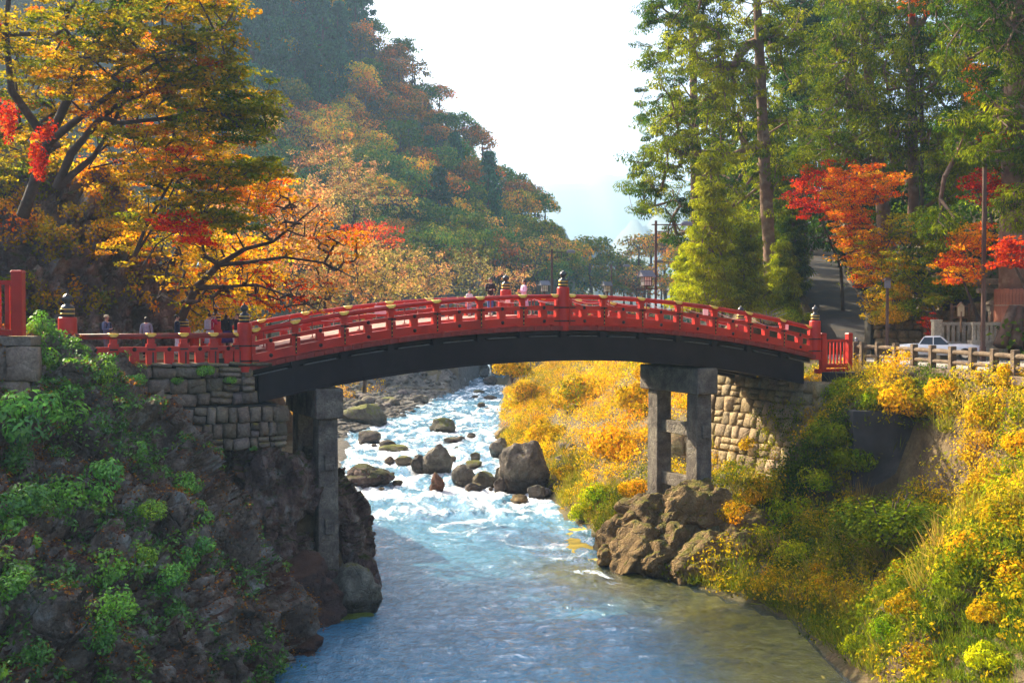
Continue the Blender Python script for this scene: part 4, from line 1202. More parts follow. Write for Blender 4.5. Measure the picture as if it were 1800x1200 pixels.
def skeleton(trunk, cl, r_tip=0.012, k_up=0.5, seg_len=1.2, seed=0, wob=0.12, expo=0.46):
    """branches that reach every leaf clump from the nearest wood already grown"""
    rn = np.random.default_rng(seed)
    nodes_ = [np.array(p[:3], float) for p in trunk]
    trs = {}
    par = []
    for i, p in enumerate(trunk):
        par.append(i - 1 if len(p) < 5 else p[4])
    w = [0.0] * len(trunk)
    cl = np.asarray(cl, float)
    T0 = np.array(nodes_)
    dist = np.min(np.linalg.norm(cl[:, None] - T0[None], axis=2), axis=1)
    order = np.argsort(dist)
    cap = len(trunk) + len(cl) * 8
    arr = np.zeros((cap, 3)); arr[:len(nodes_)] = T0; cnt = len(nodes_)
    wt = np.zeros(cap)
    for ci in order:
        c = cl[ci]
        d = c - arr[:cnt]; L = np.linalg.norm(d, axis=1)
        cost = L + k_up * np.maximum(0, -d[:, 2])
        cost[:1] += 0.5
        j = int(np.argmin(cost))
        ns = max(1, int(L[j] / seg_len))
        ns = min(ns, 6)
        prev = j; a = arr[j].copy()
        sag = rn.normal(size=3) * wob * L[j]
        for q in range(1, ns + 1):
            t = q / ns
            p = a * (1 - t) + c * t + sag * math.sin(math.pi * t) + np.array([0, 0, 0.08 * L[j] * math.sin(math.pi * t)])
            arr[cnt] = p; par.append(prev); prev = cnt; cnt += 1
        wt[prev] += 1
    for i in range(cnt - 1, 0, -1):
        if par[i] >= 0: wt[par[i]] += wt[i]
    return arr[:cnt], par, wt[:cnt]
def wood_mesh(name, trunk, nodes_, par, wt, r_tip, mat, expo=0.5, base=(0, 0, 0)):
    m = MB(); base = Vector(base); nt_ = len(trunk)
    rr = [0.0] * len(nodes_)
    for i in range(len(nodes_)):
        rr[i] = trunk[i][3] if i < nt_ else r_tip * max(1, wt[i]) ** expo
    for i in range(nt_, len(nodes_)): rr[i] = min(rr[i], rr[par[i]] * 0.95)
    # trunk polylines
    chains = {}
    for i in range(nt_):
        p = par[i]
        if p >= 0 and p in chains and chains[p][-1] == p: ch = chains.pop(p); ch.append(i); chains[i] = ch
        else: chains[i] = ([p, i] if p >= 0 else [i])
    tk = 0.72 if mat is M_bark else 1.0
    for ch in chains.values():
        if len(ch) > 1:
            pts = []; rs_ = []
            for a, b in zip(ch[:-1], ch[1:]):
                for q in range(4):
                    t = q / 4; pts.append(Vector(nodes_[a]) * (1 - t) + Vector(nodes_[b]) * t - base); rs_.append(tk * lerp(rr[a], rr[b], t) * (1 + 0.06 * math.sin(len(pts) * 1.7)))
            pts.append(Vector(nodes_[ch[-1]]) - base); rs_.append(rr[ch[-1]])
            m.tube(pts, rs_, 9)
    for i in range(nt_, len(nodes_)):
        a, b = Vector(nodes_[par[i]]) - base, Vector(nodes_[i]) - base
        if (a - b).length < 1e-3: continue
        r0 = min(rr[par[i]], rr[i] * 1.25)
        m.tube([a, b], [r0, rr[i]], 5 if rr[i] > 0.03 else 3, caps=False)
    return m.mesh(name, mat, True)
def ell(specs):
    """leaf clumps: (px, py, rx, ry, near, far, count, tone, spread) in the photograph's pixels and metres"""
    out = []; tn = []
    for cx, cy_, rx, ry, y0, y1, n, t, sd_ in specs:
        for _ in range(n):
            while True:
                a, b = R.uniform(-1, 1, 2)
                if a * a + b * b <= 1: break
            a += R.normal() * .14; b += R.normal() * .14
            out.append(tuple(P(cx + a * rx, cy_ + b * ry, R.uniform(y0, y1)))); tn.append(min(1, max(0, t + R.normal() * sd_ * 1.6)))
    return np.array(out), np.array(tn)
def make_tree(name, label, cat, group, trunk, specs, per, crad, flat, L, W, up, jit, lmat, bark=None, r_tip=0.012, long_up=0.0, seed=1, k_up=0.5, cl=None, tn=None, bare=0.0, tone_j=0.06, expo=0.5, shell=0.0, ccol=(1, 1, 1)):
    """trunk: (x, y, z, radius[, parent]) in world space"""
    if cl is None: cl, tn = ell(specs)
    base = Vector(trunk[0][:3])
    root = empty(name, base, 0, label, cat, group)
    nd_, par, wt = skeleton(trunk, cl, seed=seed, k_up=k_up)
    mobj("trunk", wood_mesh("trunk", trunk, nd_, par, wt, r_tip, bark or M_bark, expo, base), root)
    keep = R.random(len(cl)) >= bare
    rr = crad * R.uniform(0.5, 1.4, len(cl))
    me = leaf_spread((cl - np.array(base))[keep], tn[keep], per, rr[keep], flat, L, W, up, jit, lmat, "crown", long_up=long_up, tone_j=tone_j, shell=shell)
    c_ = mobj("crown", me, root); c_.color = (*ccol, 1)
    return root
def TP(*pts):   # trunk points from pixels: (px, py, depth, radius[, parent])
    out = []
    for p in pts:
        v = P(p[0], p[1], p[2]); out.append((v.x, v.y, v.z, p[3]) + tuple(p[4:]))
    return out

# ---- left bank maples leaning over the bridge (thin flat sprays, lit from behind)
LM = dict(per=52, crad=0.50, flat=0.24, L=0.15, W=0.10, up=0.9, jit=0.55, lmat=M_maple, cat="tree", group="autumn maples on the left bank")
make_tree("maple_tree", "great golden maple with dark leaning limbs at the upper left", trunk=TP(
    (40, 380, 46.5, .34), (85, 250, 45.5, .28), (130, 150, 44.5, .22), (170, 70, 44, .16), (205, -10, 43.5, .11), (240, -90, 43, .07),
    (150, 200, 44, .15, 1), (215, 150, 43, .12), (300, 95, 42.5, .09), (380, 60, 42, .05),
    (20, 160, 44, .2, 1), (10, 60, 43, .15), (20, -60, 42, .1), (100, 60, 43, .10, 11), (150, -30, 42.6, .07)),
    specs=[(90, 60, 130, 90, 40.5, 46, 80, .36, .08), (250, 45, 150, 75, 40.5, 46, 160, .27, .10), (200, 130, 120, 60, 42, 47, 80, .43, .08), (350, 70, 75, 90, 41, 45, 90, .36, .09), (40, 130, 90, 110, 46, 51, 110, .30, .1), (60, 240, 90, 70, 47, 51, 60, .38, .1), (190, 20, 120, 40, 44, 49, 50, .30, .1), (400, 20, 40, 30, 42, 45, 12, .4, .1)], seed=2, ccol=(.62, .66, .7), **LM)
make_tree("maple_tree", "spreading maple with several dark stems fanning right below the great golden one", trunk=TP(
    (100, 330, 45.5, .26), (125, 270, 45, .22), (180, 205, 44.5, .17), (215, 180, 44, .14), (292, 150, 43.5, .1), (360, 120, 43, .06),
    (208, 217, 44.2, .13, 2), (292, 208, 43.8, .1), (354, 192, 43.4, .07), (420, 185, 43, .04),
    (165, 275, 45.2, .14, 0), (200, 215, 44.8, .11), (230, 150, 44.6, .08)),
    specs=[(270, 190, 130, 60, 42, 47, 110, .44, .08), (380, 165, 85, 60, 41.5, 45.5, 110, .24, .08), (430, 210, 52, 48, 42, 45, 55, .17, .07), (300, 260, 120, 40, 42, 47, 60, .40, .1), (470, 190, 22, 20, 42, 44, 10, .22, .05)], seed=3, ccol=(.85, .88, .8), **LM)
make_tree("maple_tree", "young yellow green maple with two slim leaning stems before the cliff edge", trunk=TP(
    (236, 450, 44.5, .11), (262, 385, 44.2, .09), (292, 335, 43.9, .07), (318, 290, 43.7, .05), (345, 250, 43.5, .03),
    (250, 430, 44.4, .07, 0), (285, 375, 44, .06), (312, 318, 43.7, .04)),
    specs=[(430, 298, 75, 20, 42.5, 45, 60, .24, .06), (350, 330, 90, 40, 42, 46, 60, .36, .1), (330, 385, 90, 35, 42, 46, 50, .27, .08), (410, 385, 60, 18, 42.5, 45, 30, .24, .05), (300, 300, 80, 40, 42, 46, 30, .5, .1)], seed=4, **LM)
make_tree("maple_tree", "orange leaved maple glowing behind the yellow green one", trunk=TP(
    (300, 470, 50, .16), (330, 400, 50, .13), (370, 330, 50, .09), (400, 280, 50, .05)),
    specs=[(440, 330, 60, 38, 48, 53, 75, .56, .06), (350, 300, 120, 60, 48, 53, 110, .48, .07), (300, 420, 110, 60, 48, 53, 90, .42, .07), (250, 200, 130, 90, 49, 54, 140, .50, .07), (200, 100, 140, 80, 50, 55, 80, .5, .08)], seed=5, **LM)
make_tree("maple_tree", "scarlet spray of a small maple in front of the golden foliage", trunk=TP(
    (250, 470, 43.6, .06), (275, 430, 43.2, .045), (310, 405, 43, .03)),
    specs=[(318, 395, 42, 20, 42.4, 43.8, 22, .90, .03), (345, 418, 28, 14, 42.4, 43.8, 10, .88, .03)], seed=6, ccol=(1.7, 1.5, 1.0), **LM)
LMc = dict(LM); LMc.update(per=20, crad=0.45)
make_tree("cherry_tree", "half bare cherry with long dark boughs reaching over the bridge railing", trunk=TP(
    (318, 560, 47.5, .26), (345, 505, 47, .22), (385, 465, 46.5, .17), (430, 438, 46, .13), (480, 425, 45.6, .09), (520, 392, 45.3, .06), (560, 360, 45, .035),
    (430, 462, 46.2, .11, 2), (500, 452, 45.8, .08), (570, 462, 45.4, .055), (625, 490, 45, .03),
    (385, 505, 46.5, .10, 1), (450, 500, 46, .075), (520, 525, 45.6, .05), (560, 545, 45.3, .03),
    (360, 450, 46.8, .10, 2), (350, 400, 46.6, .07), (372, 350, 46.4, .04)),
    specs=[(520, 400, 90, 50, 44, 47, 60, .60, .06), (585, 430, 50, 50, 44, 47, 40, .60, .05), (460, 500, 80, 45, 44.5, 48, 60, .84, .08), (380, 500, 90, 55, 46, 50, 90, .5, .09), (340, 440, 80, 50, 46.5, 50, 60, .42, .1), (530, 520, 60, 30, 44, 47, 30, .8, .08), (480, 350, 50, 25, 45, 48, 30, .62, .06)], seed=7, r_tip=0.014, bare=0.5, **LMc)
M_tan = leaf_mat("tan_leaves", [(0, (.12, .17, .04)), (.35, (.30, .27, .06)), (.5, (.46, .31, .09)), (.62, (.56, .27, .10)), (.8, (.52, .17, .08)), (1, (.4, .08, .06))], .5, (1.2, 1.1, .9))
LMb = dict(LM); LMb.update(group="trees on the left valley floor", per=40, crad=.8, L=.2, W=.15, flat=0.6, up=0.5)
for i, (cx, cy_, w, h, Y, t, lab, n) in enumerate([
    (470, 400, 130, 70, 75, .62, "pinkish half bare tree behind the left maples", 140), (640, 490, 90, 60, 85, .50, "pale yellow thin leaved tree behind the bridge's left half", 130), (560, 480, 90, 60, 70, .56, "tawny tree between the cherry boughs and the pale yellow one", 130),
    (400, 470, 100, 70, 62, .48, "golden tree glowing behind the people on the terrace", 120), (650, 415, 55, 24, 120, .86, "bright red maple on the valley floor before the mountain", 60), (700, 480, 50, 45, 130, .50, "light brown round tree at the foot of the mountain", 80),
    (585, 300, 85, 42, 150, .55, "big pinkish tree crown lit on the lower slope behind the maples", 130), (745, 480, 55, 42, 120, .52, "tan feathery tree left of the child on the bridge", 90), (820, 480, 55, 40, 140, .35, "dull olive tan tree behind the women on the bridge", 80), (540, 385, 60, 45, 110, .62, "tawny tree showing between the cherry's upper boughs", 90), (615, 355, 55, 38, 140, .45, "soft yellow tree above the red valley maple", 80), (890, 500, 50, 30, 150, .55, "brownish tree behind the far middle post", 60),
    (350, 540, 110, 40, 58, .45, "low golden tree right behind the terrace railing", 90)]):
    b = P(cx, cy_ + h, Y); zg = min(b.z - 0.5, max(ground_h(b.x, b.y), b.z - 6))
    tr = [(b.x, b.y, zg, .22), (b.x + .2, b.y, lerp(zg, b.z, .6), .18), (b.x + .5, b.y, b.z + 1, .13), (b.x + .6, b.y, b.z + 2.2, .08)]
    make_tree("valley_tree", lab, trunk=tr, specs=[(cx, cy_, w, h, Y - 3, Y + 3, n, t, .06)], seed=30 + i, r_tip=.016, **{**LMb, **({"lmat": M_tan, "per": 26} if i in (0, 1, 2, 5, 6, 7, 8, 9, 10, 11) else {})})

# ---- conifers and maples on the right bank
CD = dict(ccol=(1.05, .92, .5), per=112, crad=0.66, flat=0.48, L=0.25, W=0.066, up=0.3, jit=0.6, lmat=M_cedar, cat="tree", group="cedars on the right bank", bark=M_bark_red, long_up=-2, k_up=-0.15, shell=.45)
make_tree("cedar_tree", "very tall straight cedar whose bare reddish trunk stands left of the path", trunk=TP(
    (1358, 545, 74, .55), (1354, 460, 74, .43), (1347, 350, 74, .40), (1341, 220, 74, .36), (1336, 100, 74, .31), (1331, 0, 74, .26), (1326, -120, 74, .2), (1320, -260, 74, .1)),
    specs=[(1290, 60, 110, 75, 70, 77, 110, .72, .10), (1220, 130, 75, 70, 70, 76, 60, .66, .12), (1250, 230, 95, 70, 70, 77, 90, .70, .12), (1180, 270, 55, 45, 71, 75, 28, .60, .1), (1135, 330, 38, 50, 72, 75, 24, .5, .1), (1190, 190, 50, 20, 72, 75, 10, .5, .1),
           (1140, 105, 36, 14, 72, 75, 10, .35, .1), (1150, 25, 40, 25, 72, 75, 14, .3, .1), (1205, 20, 60, 30, 72, 76, 24, .35, .1), (1300, 330, 70, 60, 71, 77, 50, .68, .1), (1385, 90, 50, 80, 72, 77, 34, .62, .1), (1385, 250, 35, 60, 72, 77, 20, .6, .1), (1300, -60, 130, 70, 70, 78, 80, .6, .1), (1165, 225, 45, 25, 72, 75, 10, .5, .1), (1130, 275, 30, 12, 72, 75, 6, .4, .1), (1280, 150, 60, 60, 70, 73, 30, .85, .08)], seed=11, r_tip=.022, **CD)
make_tree("cedar_tree", "dark cedar behind the tall straight one, its boughs hanging to the left", trunk=TP(
    (1228, 560, 88, .5), (1224, 400, 88, .42), (1220, 200, 88, .34), (1216, 0, 88, .24), (1214, -150, 88, .12)),
    specs=[(1200, 60, 80, 70, 84, 91, 60, .25, .1), (1180, 200, 70, 70, 84, 91, 60, .35, .12), (1160, 330, 58, 60, 84, 91, 55, .35, .12), (1215, 400, 50, 60, 84, 91, 40, .4, .12), (1300, 120, 80, 120, 86, 93, 90, .3, .1), (1260, -60, 110, 60, 84, 92, 50, .25, .1)], seed=12, r_tip=.022, **CD)
CDy = dict(CD); CDy.update(per=90, crad=.5, L=.24, W=.06)
for i, (x, yt, yb, w, Y, t, lab) in enumerate([(1250, 270, 540, 52, 68.5, .88, "bright yellow green young conifer left of the tall bare trunk"), (1310, 395, 545, 50, 70, .80, "low bright conifer right beside the foot of the tall trunk"), (1215, 430, 540, 35, 73, .85, "short light green conifer behind the bridge railing"), (1394, 330, 520, 26, 82, .45, "dark young conifer between the tall trunk and the path"), (1378, 430, 560, 26, 72, .78, "small green conifer right of the tall trunk's foot")]):
    sp = [(x, lerp(yt, yb, (k + .5) / 7), max(6, w * (.25 + .75 * ((k + .5) / 7) ** .7)), (yb - yt) / 13, Y - 2.0 * (k + 1) / 7, Y + 2.0 * (k + 1) / 7, int(9 + 9 * (k + 1)), t, .07) for k in range(7)]
    make_tree("conifer_tree", lab, trunk=TP((x, yb + 15, Y, .25), (x, lerp(yt, yb, .5), Y, .15), (x, yt + 8, Y, .04)), specs=sp, seed=40 + i, r_tip=.014, **CDy)
make_tree("cedar_tree", "blue green tall conifer far behind the tall trunk at the sky gap", trunk=TP((1412, 480, 118, .6), (1412, 200, 118, .45), (1412, -60, 118, .2)),
    specs=[(1415, -20, 60, 70, 114, 122, 60, .12, .06), (1412, 80, 62, 60, 114, 122, 60, .12, .06), (1420, 180, 60, 60, 114, 122, 50, .14, .06), (1400, 270, 60, 60, 114, 122, 50, .2, .08), (1440, 350, 60, 50, 114, 122, 40, .2, .08)], seed=14, r_tip=.03, **{**CD, 'crad': 1.3, 'L': .5, 'W': .16})
RC = [
    ("massive rounded cedar crown hanging over the path's right side", (1560, 440, 80, .55), (1500, -120), [(1475, 110, 62, 60, 74, 82, 90, .62, .1), (1500, 200, 80, 60, 74, 82, 110, .60, .1), (1450, 270, 55, 45, 74, 80, 55, .55, .1), (1540, 60, 90, 60, 74, 82, 90, .6, .12), (1540, 270, 60, 35, 74, 80, 40, .5, .1), (1500, 0, 80, 50, 74, 82, 60, .6, .1), (1480, 345, 25, 18, 75, 79, 8, .6, .1)]),
    ("cedar with a dark trunk and pale forked bough above the orange maple", (1607, 420, 76, .42), (1600, -120), [(1620, 130, 80, 70, 71, 79, 110, .6, .12), (1600, 220, 80, 50, 71, 79, 80, .55, .12), (1640, 40, 80, 60, 71, 79, 80, .45, .12), (1660, 300, 45, 50, 70, 76, 50, .66, .08), (1590, -50, 100, 50, 71, 79, 50, .5, .1)]),
    ("giant old cedar by the stone fence, the foot of its trunk wrapped in slats", (1790, 640, 61, 1.15), (1785, -200), [(1740, 110, 80, 70, 57, 66, 100, .40, .12), (1790, 40, 70, 70, 57, 66, 80, .3, .1), (1720, 230, 60, 55, 57, 64, 70, .52, .1), (1790, 250, 50, 60, 56, 63, 60, .5, .1), (1790, 370, 30, 40, 57, 60, 20, .6, .1), (1700, 0, 80, 60, 58, 66, 60, .35, .1), (1650, 400, 40, 30, 58, 63, 26, .6, .06), (1770, -60, 120, 60, 57, 66, 50, .3, .1), (1900, 150, 60, 150, 57, 66, 90, .3, .1)]),
]
for i, (lab, (bx, by, Y, r), (tx, ty), sp) in enumerate(RC):
    tr = TP(*[(lerp(bx, tx, t), lerp(by, ty, t), Y, r * (1 - .75 * t) * (1.0 if t else 1.25)) for t in (0, .08, .3, .5, .7, .85, 1)])
    make_tree("cedar_tree", lab, trunk=tr, specs=sp, seed=50 + i, r_tip=.026, **{**CD, 'crad': .80, 'per': 88})
# cedars added behind the tall trunk to shade the path and thicken the crowns
for i, (cx, Y, top, t, lab) in enumerate([(1330, 98, 60, .35, "added shade cedar behind the tall bare trunk"), (1290, 112, 100, .3, "added dark cedar farther back left of the tall trunk"), (1375, 124, 120, .3, "added dim cedar shading the upper path"), (1352, 88, 210, .5, "added half grown cedar between tall trunk and path"), (1255, 100, 150, .35, "added dusky cedar behind the bright young conifer")]):
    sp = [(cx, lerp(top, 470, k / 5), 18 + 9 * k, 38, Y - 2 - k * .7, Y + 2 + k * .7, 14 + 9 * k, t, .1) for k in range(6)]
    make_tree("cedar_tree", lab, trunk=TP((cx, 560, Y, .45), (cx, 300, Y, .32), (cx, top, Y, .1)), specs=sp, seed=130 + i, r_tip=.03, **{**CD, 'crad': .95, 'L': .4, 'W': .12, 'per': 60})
# backing conifers on the right hill
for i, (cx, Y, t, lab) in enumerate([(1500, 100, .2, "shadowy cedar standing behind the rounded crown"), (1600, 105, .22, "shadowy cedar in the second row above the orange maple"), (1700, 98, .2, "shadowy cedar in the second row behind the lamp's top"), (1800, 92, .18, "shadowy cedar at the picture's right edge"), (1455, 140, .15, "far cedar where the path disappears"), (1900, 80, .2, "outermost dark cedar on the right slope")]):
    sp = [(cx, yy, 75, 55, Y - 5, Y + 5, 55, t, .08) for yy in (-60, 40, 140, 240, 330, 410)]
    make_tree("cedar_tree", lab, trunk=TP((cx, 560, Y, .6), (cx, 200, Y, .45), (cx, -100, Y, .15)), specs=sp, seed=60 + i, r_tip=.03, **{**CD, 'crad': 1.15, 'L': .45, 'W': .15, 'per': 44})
RM = dict(LM); RM.update(group="autumn maples on the right bank", per=46, crad=.55, L=.17, W=.11, flat=.3, up=0.8, jit=.5)
for i, (lab, base, sp) in enumerate([
    ("crimson maple at the edge of the sloping path", (1478, 470, 82), [(1432, 345, 42, 42, 73, 80, 80, .92, .04), (1460, 300, 45, 25, 73, 79, 34, .88, .05)]),
    ("brilliant orange maple hanging over the path's wall", (1540, 470, 71), [(1495, 345, 48, 48, 68, 73, 110, .68, .05), (1545, 320, 48, 30, 68, 73, 60, .66, .06), (1492, 395, 34, 28, 68, 72, 44, .68, .05), (1516, 438, 46, 30, 67, 71, 66, .56, .05), (1522, 488, 22, 18, 67, 70, 14, .64, .05)]),
    ("yellow leaved maple over the tall dark lamp post", (1570, 560, 67), [(1552, 535, 28, 48, 65, 69, 60, .38, .05), (1560, 480, 60, 40, 65, 69, 60, .38, .06), (1590, 420, 70, 45, 66, 71, 70, .30, .08)]),
    ("green and yellow maple above the stone retaining wall", (1640, 560, 66), [(1620, 490, 65, 45, 64, 68, 90, .16, .08), (1600, 540, 50, 25, 64, 67, 34, .25, .08), (1640, 420, 50, 40, 65, 69, 46, .12, .08)]),
    ("orange red maple between the lamp post and the wall", (1720, 560, 62), [(1690, 475, 42, 26, 58, 63, 46, .70, .06), (1705, 425, 40, 30, 58, 63, 46, .66, .06), (1665, 460, 18, 14, 58, 62, 10, .78, .05)]),
    ("dark crimson maple behind the top of the lamp post", (1760, 480, 63), [(1735, 325, 42, 32, 60, 63, 44, .96, .03), (1765, 250, 35, 20, 60, 63, 18, .88, .04)]),
    ("pinkish red maple spray in front of the giant cedar", (1810, 520, 57), [(1778, 448, 34, 24, 55, 58, 34, .88, .04)]),
    ("orange maple high among the dark cedars", (1730, 300, 70), [(1715, 140, 20, 40, 68, 71, 26, .74, .04), (1720, 190, 15, 20, 68, 71, 8, .74, .04)]),
    ("orange spray of maple at the top between two cedars", (1620, 120, 75), [(1610, 10, 28, 22, 73, 76, 16, .74, .04)])]):
    b = P(*base); rootp = (b.x, b.y, b.z, .16)
    c0 = P(sp[0][0], sp[0][1], (sp[0][4] + sp[0][5]) / 2)
    mid = (lerp(b.x, c0.x, .5), lerp(b.y, c0.y, .5), lerp(b.z, c0.z, .45), .11)
    g0 = ground_h(b.x, b.y)
    tr = [(b.x + .2, b.y, min(g0, b.z - .5), .2), rootp, mid, (c0.x, c0.y, lerp(mid[2], c0.z, .8), .05)]
    make_tree("maple_tree", lab, trunk=tr, specs=sp, seed=70 + i, **RM)
b = P(1638, 612, 62)
make_tree("maple_tree", "small scarlet maple bush beside the stone gate pillar", trunk=[(b.x, b.y, b.z, .05), (b.x, b.y, b.z + .7, .03)], specs=[(1637, 568, 16, 14, 61.6, 62.4, 16, .90, .02), (1640, 592, 11, 14, 61.6, 62.4, 10, .90, .02)], seed=90, **{**RM, 'crad': .28, 'per': 40, 'L': .12, 'W': .08})
b = P(1642, 560, 63)
make_tree("broadleaf_tree", "thin pale stemmed tree with a small light green tuft beside the wooden fence", trunk=[(b.x, b.y, b.z - 1, .07), (b.x, b.y, b.z, .06), (b.x - .05, b.y, b.z + 1.1, .05)], specs=[(1645, 528, 16, 8, 62.5, 63.5, 12, .22, .04)], seed=91, **{**RM, 'crad': .35, 'per': 40})
# thicket that closes the view under the right crowns
cl = []; tn = []
for _ in range(1500):
    x, y = R.uniform(26, 62), R.uniform(58, 150)
    px = interp(y, [(p[0], p[1]) for p in PATH])
    if y > 64 and abs(x - px) < 4.2: continue
    if x < px + 3.5 and not (y > 70 and px - 9 < x < px - 4): continue
    cl.append((x, y, ground_h(x, y) + R.uniform(.2, 2.2))); tn.append(np.clip(R.normal(.35, .15), 0, 1))
me = leaf_spread(cl, tn, 45, 1.3, .8, .34, .22, .3, .7, M_cedar, "undergrowth")
setp(mobj("undergrowth", me), "dark green thicket covering the slope under the right hand trees", kind='stuff')
# left cliff top thicket and the dark cliff's creepers
cl = []; tn = []
for _ in range(900):
    x, y = R.uniform(-44, -16), R.uniform(44, 75)
    if x > cliff_x(y) - 2.6: continue
    cl.append((x, y, ground_h(x, y) + R.uniform(.1, 1.6))); tn.append(np.clip(R.normal(.4, .12), 0, 1))
me = leaf_spread(cl, tn, 50, 1.0, .8, .24, .16, .3, .7, M_maple, "undergrowth")
setp(mobj("undergrowth", me), "golden brown scrub along the top of the left cliff", kind='stuff')
_o, V2, px2, nr2 = CB
sel = [i for i in range(len(V2)) if -60 < px2[i][0] < 270 and 270 < px2[i][1] < 545 and noise.noise(Vector(V2[i]) * .55 + Vector((3, 0, 0))) > -.12 + (px2[i][1] - 400) * .0012]
sel = R.choice(sel, 620, replace=False)
cl = V2[sel] + np.array([[0, -.25, 0]]); tn = np.clip([.42 + .5 * noise.noise(Vector(V2[i]) * .3) + R.normal(0, .07) for i in sel], 0, 1)
me = leaf_spread(cl, tn, 24, .40, 1.0, .17, .12, .1, .5, M_maple, "creeper")
setp(mobj("creeper", me), "yellow leaved creepers hanging over the dark cliff behind the terrace", "creeper")
for i, (sp, lab) in enumerate([([(15, 215, 10, 38, 42, 42.8, 20, .93, .03)], "scarlet hanging creeper at the left edge of the picture"), ([(68, 280, 8, 48, 42, 42.8, 26, .92, .03), (84, 228, 10, 12, 42, 42.8, 8, .9, .03)], "long scarlet creeper hanging in front of the dark cliff")]):
    cl, tn = ell(sp); me = leaf_spread(cl, tn, 22, .26, 1.0, .14, .08, .2, .5, M_maple, "creeper")
    setp(mobj("creeper", me), lab, "creeper", "red creepers on the left cliff")

def bank_hit(px, py):
    d = ray(px, py); Y = 30.0
    while Y < 130:
        p = EYE + d * (Y / d.y)
        if p.z < ground_h(p.x, p.y): return p if p.x > interp(p.y, RW) else None
        Y += 0.4
    return None
# ---- right bank: golden shrubs and grasses
cl = []; tn = []
k = 0
while k < 3500:
    y = R.uniform(27, 140) if R.random() < .75 else R.uniform(27, 60); xr = interp(y, RW); fx = interp(y, FENCE_X)
    x = R.uniform(xr + .15, fx - .4)
    bx_, by_ = x + 10.45, y - 44.45
    s_ = bx_ * U2[0] + by_ * U2[1]; w_ = -bx_ * U2[1] + by_ * U2[0]
    if 24 < s_ < 29 and -1.9 < w_ < 9: 
        if ground_h(x, y) > 3.6: continue
    if 20.5 < s_ < 22.6 and -.6 < w_ < 5.4: continue
    if 15.0 < x < 20.6 and 48.5 < y < 51.9: continue
    px_, py_ = proj((x, y, ground_h(x, y)))
    if 1095 < px_ < 1255 and 860 < py_ < 1010: continue
    if px_ > 1650 and py_ > 1095 and R.random() < .8: k += 1; continue
    h = R.uniform(.0, .25) + 1.25 * max(0.0, noise.noise(Vector((x * .55, y * .5, 5.0))) + .12) if y < 62 else R.uniform(.1, .5) + 1.6 * max(0.0, noise.noise(Vector((x * .4, y * .3, 5.0))) + .12)
    g_ = noise.noise(Vector((x * .25, y * .2, 3.0)))
    cl.append((x, y, ground_h(x, y) + h)); tn.append(np.clip((.50 if y > 62 else .34) + .42 * g_ + R.normal(0, .09) - (.08 if y < 44 else 0), 0, 1)); k += 1 if not (15.2 < x < 21 and 50.9 < y < 51.9) else 0
me = leaf_spread(cl, tn, 46, R.uniform(.35, .75, len(cl)), .8, .14, .075, .3, .7, M_bush, "undergrowth", tone_j=.09, long_up=-1, shell=.4)
ug = mobj("undergrowth", me); ug.color = (1.25, 1.12, .9, 1)
setp(ug, "golden and rust coloured shrubs and weeds covering the sunlit right bank", kind='stuff')
cl = []; tn = []
for _ in range(1500):
    px, py = R.uniform(1330, 1850), R.uniform(655, 1010)
    if 1500 < px < 1700 and 745 < py < 872: continue
    q = bank_hit(px, py)
    if q is None or q.x < 11: continue
    g_ = noise.noise(Vector((q.x * .5, q.y * .5, q.z * .5)))
    cl.append((q.x - .1, q.y - .25, q.z + R.uniform(-.1, .35))); tn.append(np.clip((.40 if px > 1500 else .2) + .5 * g_ + R.normal(0, .09), 0, 1))
me = leaf_spread(cl, tn, 60, R.uniform(.25, .6, len(cl)), .9, .12, .065, .3, .7, M_bush, "undergrowth", tone_j=.09, long_up=-1, shell=.4)
setp(mobj("undergrowth", me), "tangled golden creepers and weeds hanging over the steep bank below the road", kind='stuff')
cl = []; tn = []
for _ in range(520):
    y = R.uniform(86, 200); x = interp(y, LW) - R.uniform(7, 26)
    cl.append((x, y, ground_h(x, y) + R.uniform(.1, .8))); tn.append(np.clip(R.normal(.72, .14), 0, 1))
me = leaf_spread(cl, tn, 30, R.uniform(.5, 1.1, len(cl)), .8, .26, .15, .3, .7, M_bush, "undergrowth", tone_j=.09, long_up=-1, shell=.4)
setp(mobj("undergrowth", me), "brown and green scrub behind the gravel bar", kind='stuff')
# grasses in tufts along the water
def grass_mesh(cl, tn, per, L, W, spread, mat, name):
    cl = np.asarray(cl, float); n = len(cl) * per
    c = np.repeat(cl, per, 0); off = R.normal(size=(n, 3)) * spread; off[:, 2] = 0
    tan = unit(np.array([[0, 0, 1.0]]) + R.normal(size=(n, 3)) * .45 + off * 0.8)
    ln = L * R.uniform(.5, 1.2, n)
    nrm = unit(R.normal(size=(n, 3)))
    return quad_mesh(name, c + off + tan * ln[:, None] / 2, tan, nrm, ln, W, np.clip(np.repeat(tn, per) + R.normal(size=n) * .08, 0, 1), R.random(n), mat)
cl = []; tn = []
for _ in range(1500):
    y = R.uniform(32, 100); x = interp(y, RW) + abs(R.normal(0, 1.1)) + .1
    px_, py_ = proj((x, y, 0))
    if 1095 < px_ < 1255 and 860 < py_ < 1010: continue
    cl.append((x, y, ground_h(x, y))); tn.append(np.clip(R.normal(.32 if y < 60 else .5, .14), 0, 1))
me = grass_mesh(cl, tn, 26, .55, .025, .14, M_grass, "grass")
setp(mobj("grass", me), "yellow green tufts of grass along the right waterline", kind='stuff')
cl = []; tn = []
